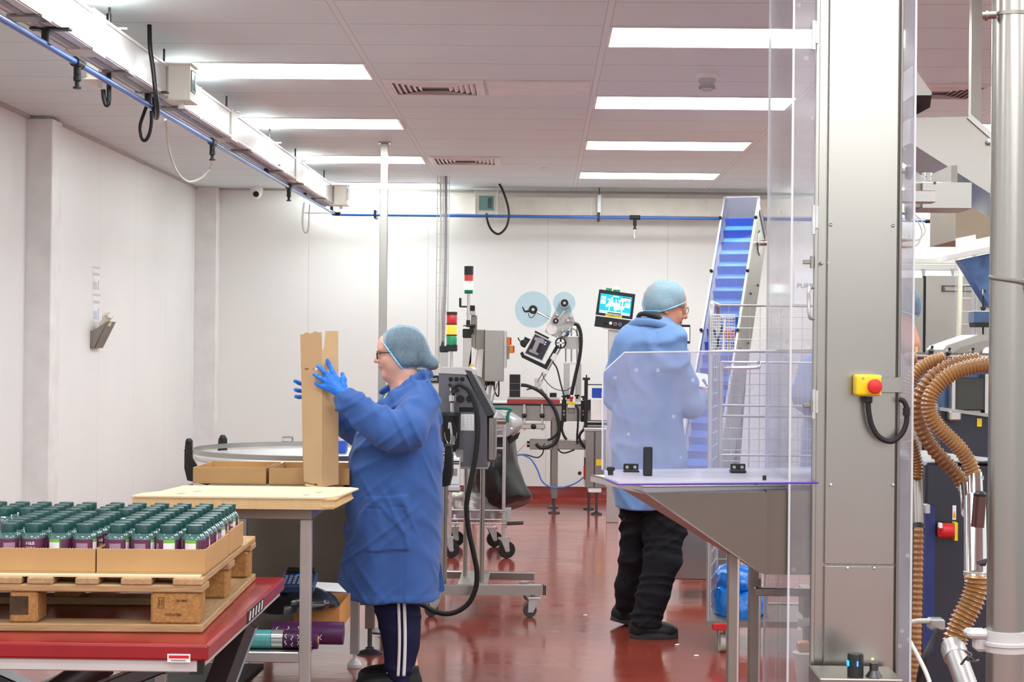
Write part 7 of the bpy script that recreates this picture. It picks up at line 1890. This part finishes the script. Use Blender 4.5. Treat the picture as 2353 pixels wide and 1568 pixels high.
def shoe(root, heel, toe, gz, up, w, m=SHOE, tilt=0.0, h=.1, lift=0.0):
    """heel, toe: ground points; built as one upper and one sole"""
    heel, toe = Vector(heel), Vector(toe); d = (toe - heel); L = d.length; d.normalize(); sd = Vector((0, 0, 1)).cross(d).normalized(); u = d.cross(sd)
    M = np.array([d[:], sd[:], u[:]]).T; c = np.array(heel[:])
    def Wd(p): return c + M @ np.array(p)
    b = bbx([Vector(Wd(p)) for p in ((-.02, -w, 0), (L + .02, w, 0), (0, -w, h + .05), (L, w, h))], .025)
    F = Field(*[np.arange(b[0][i], b[1][i], .0045) for i in range(3)])
    F.ell(Wd((.045, 0, .045)), (.052, w * .88, .05), .02, M); F.ell(Wd((L * .5, 0, .04)), (L * .36, w * .95, .046), .02, M); F.ell(Wd((L - .06, 0, .034)), (.062, w, .038), .02, M)
    F.cone(Wd((.045, 0, .05)), Wd((.05, 0, h)), .042, .044, .02); F.cone(Wd((L * .42, 0, .07)), Wd((.08, 0, h + .012)), .024, .022, .02)
    F.cut(Field.efn(Wd((.05, 0, h + .025)), (.036, .03, .03), M), np.array(Wd((.05, 0, h + .02))) - .05, np.array(Wd((.05, 0, h + .02))) + .05, .006)
    X, Y, Z = F.ax[0][:, None, None], F.ax[1][None, :, None], F.ax[2][None, None, :]
    hh = (X - c[0]) * M[0][2] + (Y - c[1]) * M[1][2] + (Z - c[2]) * M[2][2]
    F.F = np.maximum(F.F, .014 - hh).astype(np.float32)
    o = part('shoe', mk('shoe', [F.mesh()], m), None, root)
    S = MB(); pts = []
    for k in range(28):
        a = 2 * PI * k / 28; x = L / 2 + L * .51 * math.cos(a); yy = w * (1.02 if x > L * .5 else .9) * math.copysign(abs(math.sin(a)) ** .7, math.sin(a)); pts.append((x, yy))
    S.rings([[Vector(Wd((x, y_, .0))) for x, y_ in pts], [Vector(Wd((x * 1.005, y_ * 1.04, .008))) for x, y_ in pts], [Vector(Wd((x, y_ * 1.03, .026))) for x, y_ in pts], [Vector(Wd((L / 2 + (x - L / 2) * .95, y_ * .9, .03))) for x, y_ in pts]])
    part('sole', S, SOLE, o)
    lc = MB()
    for k in range(4):
        x = L * (.40 + .09 * k); z = .082 - .011 * k
        lc.tube([Vector(Wd((x, -.026, z - .014))), Vector(Wd((x + .006, 0, z + .004))), Vector(Wd((x, .026, z - .014)))], .0028, 6, 4)
    part('laces', lc, BLACKM, o)
    return o, Wd
s1, Wd = shoe(wroot, (P(966, 1580, YWm - .1).x, YWm - .1, .001), (P(815, 1580, YWm - .1).x, YWm - .115, .001), 0, None, .047)
part('lime_trim', MB().tube([Vector(Wd(p)) for p in ((.14, .036, .095), (.115, .042, .083), (.085, .046, .087), (.07, .046, .07), (.08, .047, .05), (.06, .046, .035))], .0035, 8, 5), mat('lime_trim', (196, 220, 50), .6), s1)
me = text_mesh('uvex', .016, mat('pale_print', (200, 200, 200), .6), .0003); Mx = Matrix.Translation(Vector(Wd((.098, .0478, .066)))) @ Matrix.Rotation(PI / 2, 4, 'X'); me.transform(Mx); link('lettering', me, s1)
s2, Wd = shoe(wroot, (P(958, 1580, YWm + .1).x, YWm + .1, .001), (P(822, 1580, YWm + .1).x, YWm + .12, .001), 0, None, .047)

# the carton she holds up
ce, cl, cr = 7.080, 7.140, 7.130
t = thing('held_carton', 'tall folded-open cardboard carton held upright by the woman', 'carton', P(740, 1119, ce))
def sheet(pix, Ya, Yb, xa, xb, thick=.004):
    def q(px, py): f = (px - xa) / (xb - xa); return P(px, py, Ya + (Yb - Ya) * f)
    return MB().prism([q(x, y) for x, y in pix], (0, thick, 0))
part('left_panel', sheet([(698, 1107), (694, 960), (690, 769), (698, 768), (700, 765), (709, 764), (709, 767), (719, 766), (719, 763), (728, 762), (728, 764), (739, 764), (740, 800), (741, 1120)], cl, ce, 690, 740), CARDH, t)
part('right_panel', sheet([(740.5, 1120), (740, 807), (743.5, 804), (748, 761), (777, 761), (778, 1113)], ce, cr, 740, 778), CARDH, t)
part('rear_panel', sheet([(696, 1105), (693, 830), (736, 832), (741, 1107)], cl, 7.195, 690, 745), CARDH, t)
part('rear_panel', sheet([(741, 1107), (736, 832), (776, 830), (777, 1112)], 7.195, cr, 740, 778), CARDH, t)
for a, b in ((704, 711), (722, 729)): part('slot', sheet([(a, 1111), (b, 1113), (b, 1116), (a, 1114)], cl - .001, ce - .001, 690, 740, .002), mat('slot_brown', (120, 84, 50), .9), t)
part('white_hole', sheet([(724, 846), (729, 845.5), (729, 851), (724, 851)], cl - .0012, ce - .0012, 690, 740, .002), WHITEP, t)
for a, b in ((700, 709), (719, 721)): part('print_mark', sheet([(a, 846.5), (b, 846.5), (b, 850), (a, 850)], cl - .001, ce - .001, 690, 740, .002), mat('card_print', (150, 108, 70), .9), t)
part('bottom_flap', MB().prism([P(703, 1113, 7.115), P(740, 1121, ce + .002), P(772, 1121, 7.12), P(770, 1124, 7.05), P(735, 1127, 7.01), P(700, 1117, 7.08)], (0, 0, .003)), CARDH, t)

# ---- the man ---------------------------------------------------------------
YMn = 8.8
def mp(px, py, dy=0.0): return P(px, py, YMn + dy)
def mx_(px): return P(px, 784, YMn).x
def mz(py): return P(1490, py, YMn).z
mroot = thing('person', 'man in a pale blue coat seen from behind, looking down to the right', 'person', (mx_(1490), YMn, 0))
hb, HW_, HM = head_field(mp(1528, 705, .05), (1, .26, -.14), 1.02, 0)
hc = mp(1529, 705, .05)
F = Field(axis(mx_(1360), mx_(1640), .012, ((hc.x - .13, hc.x + .13, .0042),)), axis(YMn - .3, YMn + .55, .012, ((hc.y - .12, hc.y + .12, .0042),)), axis(.03, hc.z + .15, .012, ((hc.z - .14, hc.z + .15, .0042),)))
hb(F)
F.chain([mp(1520, 745, .04), mp(1505, 790, .03)], (.06, .075), .03)
F.prof([(mz(1165), mx_(1420), mx_(1560), YMn - .11, YMn + .11), (mz(900), mx_(1415), mx_(1565), YMn - .1, YMn + .1), (mz(800), mx_(1432), mx_(1550), YMn - .08, YMn + .1), (mz(775), mx_(1460), mx_(1535), YMn - .05, YMn + .08)])
LAm = [mp(1428, 818, .02), mp(1412, 895, .02), mp(1450, 925, .28)]
RAm = [mp(1552, 818, .03), mp(1588, 930, -.01), mp(1611, 912, .16)]
for arm in (LAm, RAm): F.chain(arm, (.05, .04, .028), .03)
F.chain([mp(1468, 1150, .07), mp(1457, 1270, .155), mp(1442, 1390, .31)], (.06, .045, .035), .02)
F.chain([mp(1523, 1160, 0), mp(1521, 1290, -.025), mp(1486, 1430, 0)], (.07, .05, .04), .02)
bodyp = [F.mesh()]
def simple_hand(wr, fwd, side, curl):
    """wrist, direction of the hand, direction towards the thumb, direction fingers curl to"""
    f, sd, cu = (Vector(v).normalized() for v in (fwd, side, curl))
    wr = Vector(wr); pm_ = wr + f * .055
    fs = []
    for i, (o, L) in enumerate(((.028, .072), (.0095, .08), (-.0095, .075), (-.027, .06))):
        b0 = wr + f * (.092 - .004 * abs(i - 1)) + sd * o
        fs.append([b0, b0 + f * L * .42 + cu * .008, b0 + f * L * .66 + cu * .026, b0 + f * L * .72 + cu * .046])
    th = [wr + f * .035 + sd * .034, wr + f * .06 + sd * .05 + cu * .012, wr + f * .085 + sd * .048 + cu * .028]
    return hand_field(bbx([wr, pm_] + [p for q in fs for p in q] + th), .004, wr, pm_, fs, th)
bodyp.append(simple_hand(mp(1611, 912, .16), (.35, .9, .25), (-.3, .2, .9), (-.8, .3, -.2)).mesh())
bodyp.append(simple_hand(mp(1450, 925, .28), (.8, .6, .1), (0, -.2, .9), (.3, -.8, 0)).mesh())
part('body', mk('body', bodyp, SKINM), None, mroot)
for q in (1, -1):
    part('eye', MB().ball(HW_((.0885, q * .031, -.002)), .0036, 10), mat('eye_iris', (70, 76, 82), .2), mroot)
    part('eyebrow', MB().tube([Vector(HW_((.093, q * .016, .019))), Vector(HW_((.091, q * .032, .023))), Vector(HW_((.080, q * .046, .020)))], .003, 8, 4), HAIRM, mroot)
part('lips', MB().tube([Vector(HW_((.0865, .02, -.068))), Vector(HW_((.0985, 0, -.0665))), Vector(HW_((.0865, -.02, -.068)))], .0028, 10, 4), mat('lip_brown', (184, 120, 104), .5), mroot)
net_parts(mroot, HW_, HM, 1.0, [((-.004, 0, .037), (.108, .094, .099)), ((-.015, 0, -.005), (.08, .099, .06)), ((-.04, 0, .01), (.07, .084, .075))], [((.09, 0, .035), (-.45, 0, .9)), ((-.02, 0, -.032), (-.05, 0, 1))], HAIRM, seed=9)
part('hair_back', MB().ball(HW_((-.038, 0, -.03)), .066, 20, (.8, .95, .55)), HAIRM, mroot)
gl = MB()
for q in (1, -1):
    gl.tube([Vector(HW_((.107, q * (.031 + .024 * math.cos(a)), -.004 + .017 * math.sin(a)))) for a in (k * PI / 10 for k in range(20))], .0015, 8, smooth=False, closed=True)
    gl.tube([Vector(HW_((.105, q * .055, .003))), Vector(HW_((.06, q * .078, .005))), Vector(HW_((.0, q * .085, .002)))], .0018, 8, 3)
gl.tube([Vector(HW_((.107, .009, -.002))), Vector(HW_((.112, 0, .0))), Vector(HW_((.107, -.009, -.002)))], .0015, 8, 3)
g = part('glasses', gl, mat('gold_frame', (120, 100, 60), .3, .8), mroot)
for q in (1, -1): part('lens', MB().lathe([(.0205, -.0006), (.0205, .0006)], HW_((.107, q * .031, -.004)), HM @ np.array([1.0, 0, 0]), 20), LENS, g)
# coat
rowsM = [(732, 1466, 1536, -.05, .10), (742, 1446, 1548, -.085, .12), (756, 1426, 1562, -.115, .13), (780, 1409, 1574, -.145, .14), (830, 1404, 1582, -.165, .15), (900, 1418, 1562, -.165, .16), (980, 1410, 1572, -.17, .16), (1060, 1406, 1578, -.17, .17), (1120, 1412, 1572, -.17, .18), (1168, 1416, 1566, -.17, .18)]
F = Field(axis(mx_(1360), mx_(1650), .0085), axis(YMn - .28, YMn + .42, .009), axis(mz(1168) - .02, mz(715), .0085))
F.prof([(mz(y), mx_(a), mx_(b), YMn + c0, YMn + c1) for y, a, b, c0, c1 in rowsM], n=2.5, smooth=7)
F.chain([mp(1430, 815, .0), mp(1415, 862, -.01), mp(1412, 912, .03), mp(1450, 932, .26)], (.060, .056, .056, .05), .018)
F.chain([mp(1552, 815, .02), mp(1570, 870, -.01), mp(1588, 935, -.02), mp(1608, 916, .13)], (.060, .060, .060, .048), .018)
F.cut(Field.efn(mp(1515, 722, .05), (.075, .07, .06)), np.array(mp(1515, 722, .05)) - .08, np.array(mp(1515, 722, .05)) + .08, .012)
X, Y, Z = F.ax[0][:, None, None], F.ax[1][None, :, None], F.ax[2][None, None, :]
F.F = F.F + waves(X, Y, Z, 30, .010, 15, ((.5, .2, 1), (-.6, .1, .7), (1, 0, .2)))
F.F = F.F + .004 * smask(X - .25 * (mz(760) - Z), mx_(1500), mx_(1503), .002) * np.clip((Z - mz(860)) * 8, 0, 1) * (Y < YMn)
F.F = F.F + .006 * np.sin((X - mx_(1400)) * 30) * np.clip((mz(950) - Z) * 2, 0, 1)
F.F = np.maximum(F.F, mz(1168) - Z + .1 * (X - mx_(1500)) * 0).astype(np.float32)
part('lab_coat', mk('lab_coat', [F.mesh()], COATL), None, mroot)
def collar(top, drop, m, root, nm='collar', w=.022, r=.0):
    tp_ = catmull(top, 8); L = len(tp_)
    cen = sum(tp_, Vector()) / L
    def fn(u, v):
        i = min(L - 1, int(round(u * (L - 1)))); p = tp_[i]; o = (p - cen); o.z = 0; o = o.normalized() if o.length > 1e-6 else V(0, -1, 0)
        return p + o * (w * math.sin(v * PI * .62)) + V(0, 0, .006 * math.sin(PI * v) - drop * v * v)
    o = part(nm, MB().grid(fn, L, 8), m, root); md = o.modifiers.new('thick', 'SOLIDIFY'); md.thickness = .004; return o
collar([mp(1443, 768, .10), mp(1445, 750, .02), mp(1462, 735, -.06), mp(1494, 733, -.095), mp(1524, 742, -.075), mp(1548, 760, -.01), mp(1563, 778, .07)], .036, COATL, mroot)
part('polo_collar', MB().tube([mp(1466, 728, .02), mp(1474, 722, -.045), mp(1495, 724, -.065), mp(1520, 735, -.05), mp(1541, 752, .0), mp(1548, 762, .05)], lambda s: .010 + .004 * math.sin(PI * s), 12, 6), mat('black_polo', (34, 36, 44), .8), mroot)
# trousers
F = Field(axis(mx_(1385), mx_(1600), .0085), axis(YMn - .2, YMn + .52, .009), axis(mz(1440), mz(1080), .0085))
F.chain([mp(1470, 1100, .06), mp(1463, 1180, .08), mp(1456, 1280, .16), mp(1445, 1345, .24), mp(1440, 1385, .30)], (.085, .075, .070, .066, .056), .02)
F.chain([mp(1522, 1100, .0), mp(1524, 1200, -.01), mp(1521, 1290, -.03), mp(1500, 1370, -.015), mp(1486, 1425, 0)], (.10, .098, .088, .078, .074), .02)
F.cone(mp(1555, 1215, -.02), mp(1548, 1245, -.02), .05, .045, .02)
X, Y, Z = F.ax[0][:, None, None], F.ax[1][None, :, None], F.ax[2][None, None, :]
F.F = (F.F + waves(X, Y, Z, 62, .011, 21, ((.35, .1, 1), (-.5, .2, .8), (.1, .3, 1)))).astype(np.float32)
part('trousers', mk('trousers', [F.mesh()], BLKCL), None, mroot)
shoe(mroot, (P(1448, 1460, YMn).x, YMn, .001), (P(1558, 1460, YMn).x, YMn + .02, .001), 0, None, .05)
shoe(mroot, P(1404, 1413, 9.16) + V(0, 0, -.03), P(1490, 1450, 9.24) + V(0, 0, -.0), 0, None, .048)
solo('paper_sheet', MB().prism([P(1597, 857, 9.0), P(1626, 861, 9.03), P(1632, 893, 8.93), P(1602, 888, 8.90)], (0, 0, .002)), PAPER, 'white sheet of paper held by the man', 'paper')
solo('pen', MB().cyl(P(1616, 873, 8.9), P(1625, 888, 8.88), .008, .005), mat('grey_green_plastic', (120, 142, 130), .4), 'grey-green pen at the man\'s paper beside the roll cage', 'pen')

# ---- a third person mostly hidden behind the column -------------------------
YT3 = 9.35
def tp3(px, py, dy=0.0): return P(px, py, YT3 + dy)
def tx(px): return P(px, 784, YT3).x
def tz(py): return P(1950, py, YT3).z
troot = thing('person', 'person in a blue coat mostly hidden behind the steel elevator column', 'person', (tx(1945), YT3, 0))
hb, HW_, HM = head_field(tp3(2062, 708), (-1, .35, -.15), .95, 0)
hc = tp3(2066, 708)
F = Field(axis(tx(1790), tx(2140), .014, ((hc.x - .13, hc.x + .13, .007),)), axis(YT3 - .32, YT3 + .34, .014, ((hc.y - .12, hc.y + .12, .007),)), axis(.03, hc.z + .15, .014, ((hc.z - .14, hc.z + .15, .007),)))
hb(F)
F.prof([(tz(1180), tx(1870), tx(2010), YT3 - .12, YT3 + .12), (tz(950), tx(1880), tx(2010), YT3 - .13, YT3 + .13), (tz(800), tx(1920), tx(2040), YT3 - .14, YT3 + .14), (tz(775), tx(1985), tx(2040), YT3 - .07, YT3 + .07)])
for dy in (-.1, .1): F.chain([tp3(1940, 1150, dy), tp3(1940, 1290, dy), tp3(1930, 1415, dy)], (.08, .055, .04), .03)
F.chain([tp3(1960, 810, -.17), tp3(1860, 900, -.2), tp3(1905, 1000, -.15)], (.05, .04, .03), .03)
bp = [F.mesh(), simple_hand(tp3(1905, 1000, -.15), (.7, 0, -.6), (.4, -.3, .5), (0, .9, 0)).mesh()]
part('body', mk('body', bp, SKINM), None, troot)
net_parts(troot, HW_, HM, .95, [((-.010, 0, .035), (.118, .098, .100)), ((-.06, 0, -.005), (.075, .085, .075))], [((.09, 0, .035), (-.45, 0, .9)), ((-.02, 0, -.06), (-.05, 0, 1))], HAIRW, seed=19)
F = Field(axis(tx(1790), tx(2090), .012), axis(YT3 - .33, YT3 + .3, .012), axis(tz(1200), tz(745), .012))
F.prof([(tz(1195), tx(1840), tx(2030), YT3 - .18, YT3 + .18), (tz(1000), tx(1845), tx(2030), YT3 - .18, YT3 + .18), (tz(880), tx(1860), tx(2045), YT3 - .19, YT3 + .19), (tz(800), tx(1900), tx(2062), YT3 - .18, YT3 + .18), (tz(768), tx(1960), tx(2064), YT3 - .1, YT3 + .1)], n=2.4)
F.chain([tp3(1950, 815, -.17), tp3(1868, 850, -.2), tp3(1850, 905, -.2), tp3(1895, 990, -.16)], (.07, .066, .064, .05), .05)
X, Y, Z = F.ax[0][:, None, None], F.ax[1][None, :, None], F.ax[2][None, None, :]
F.F = (F.F + waves(X, Y, Z, 50, .008, 31, ((.5, .2, 1), (-.6, .1, .7)))).astype(np.float32)
part('lab_coat', mk('lab_coat', [F.mesh()], COATL), None, troot)
F = Field(axis(tx(1840), tx(2030), .012), axis(YT3 - .22, YT3 + .22, .012), axis(tz(1425), tz(1150), .012))
for dy in (-.1, .1): F.chain([tp3(1940, 1160, dy), tp3(1940, 1290, dy), tp3(1930, 1415, dy)], (.09, .08, .07), .02)
part('trousers', mk('trousers', [F.mesh()], BLKCL), None, troot)
for dy in (-.1, .1): shoe(troot, (tx(1905), YT3 + dy, .001), (tx(2020), YT3 + dy + .02, .001), 0, None, .048)

# crumbs on the floor
for px, py, Yq, lb in ((1345, 1415, 9.5, 'tiny white scrap on the red floor beside the coder stand and the man'), (1556, 1483, 8.5, 'tiny white scrap on the red floor just below the man\'s front boot'), (1600, 1508, 8.2, 'tiny white scrap on the red floor, nearest of three, by the hopper leg')):
    q = PZ(px, py, .002)
    solo('floor_scrap', MB().prism([q + V(-.012, -.006, 0), q + V(.008, -.01, 0), q + V(.013, .006, 0), q + V(-.004, .012, 0)], (0, 0, .004)), PAPER, lb, 'scrap')
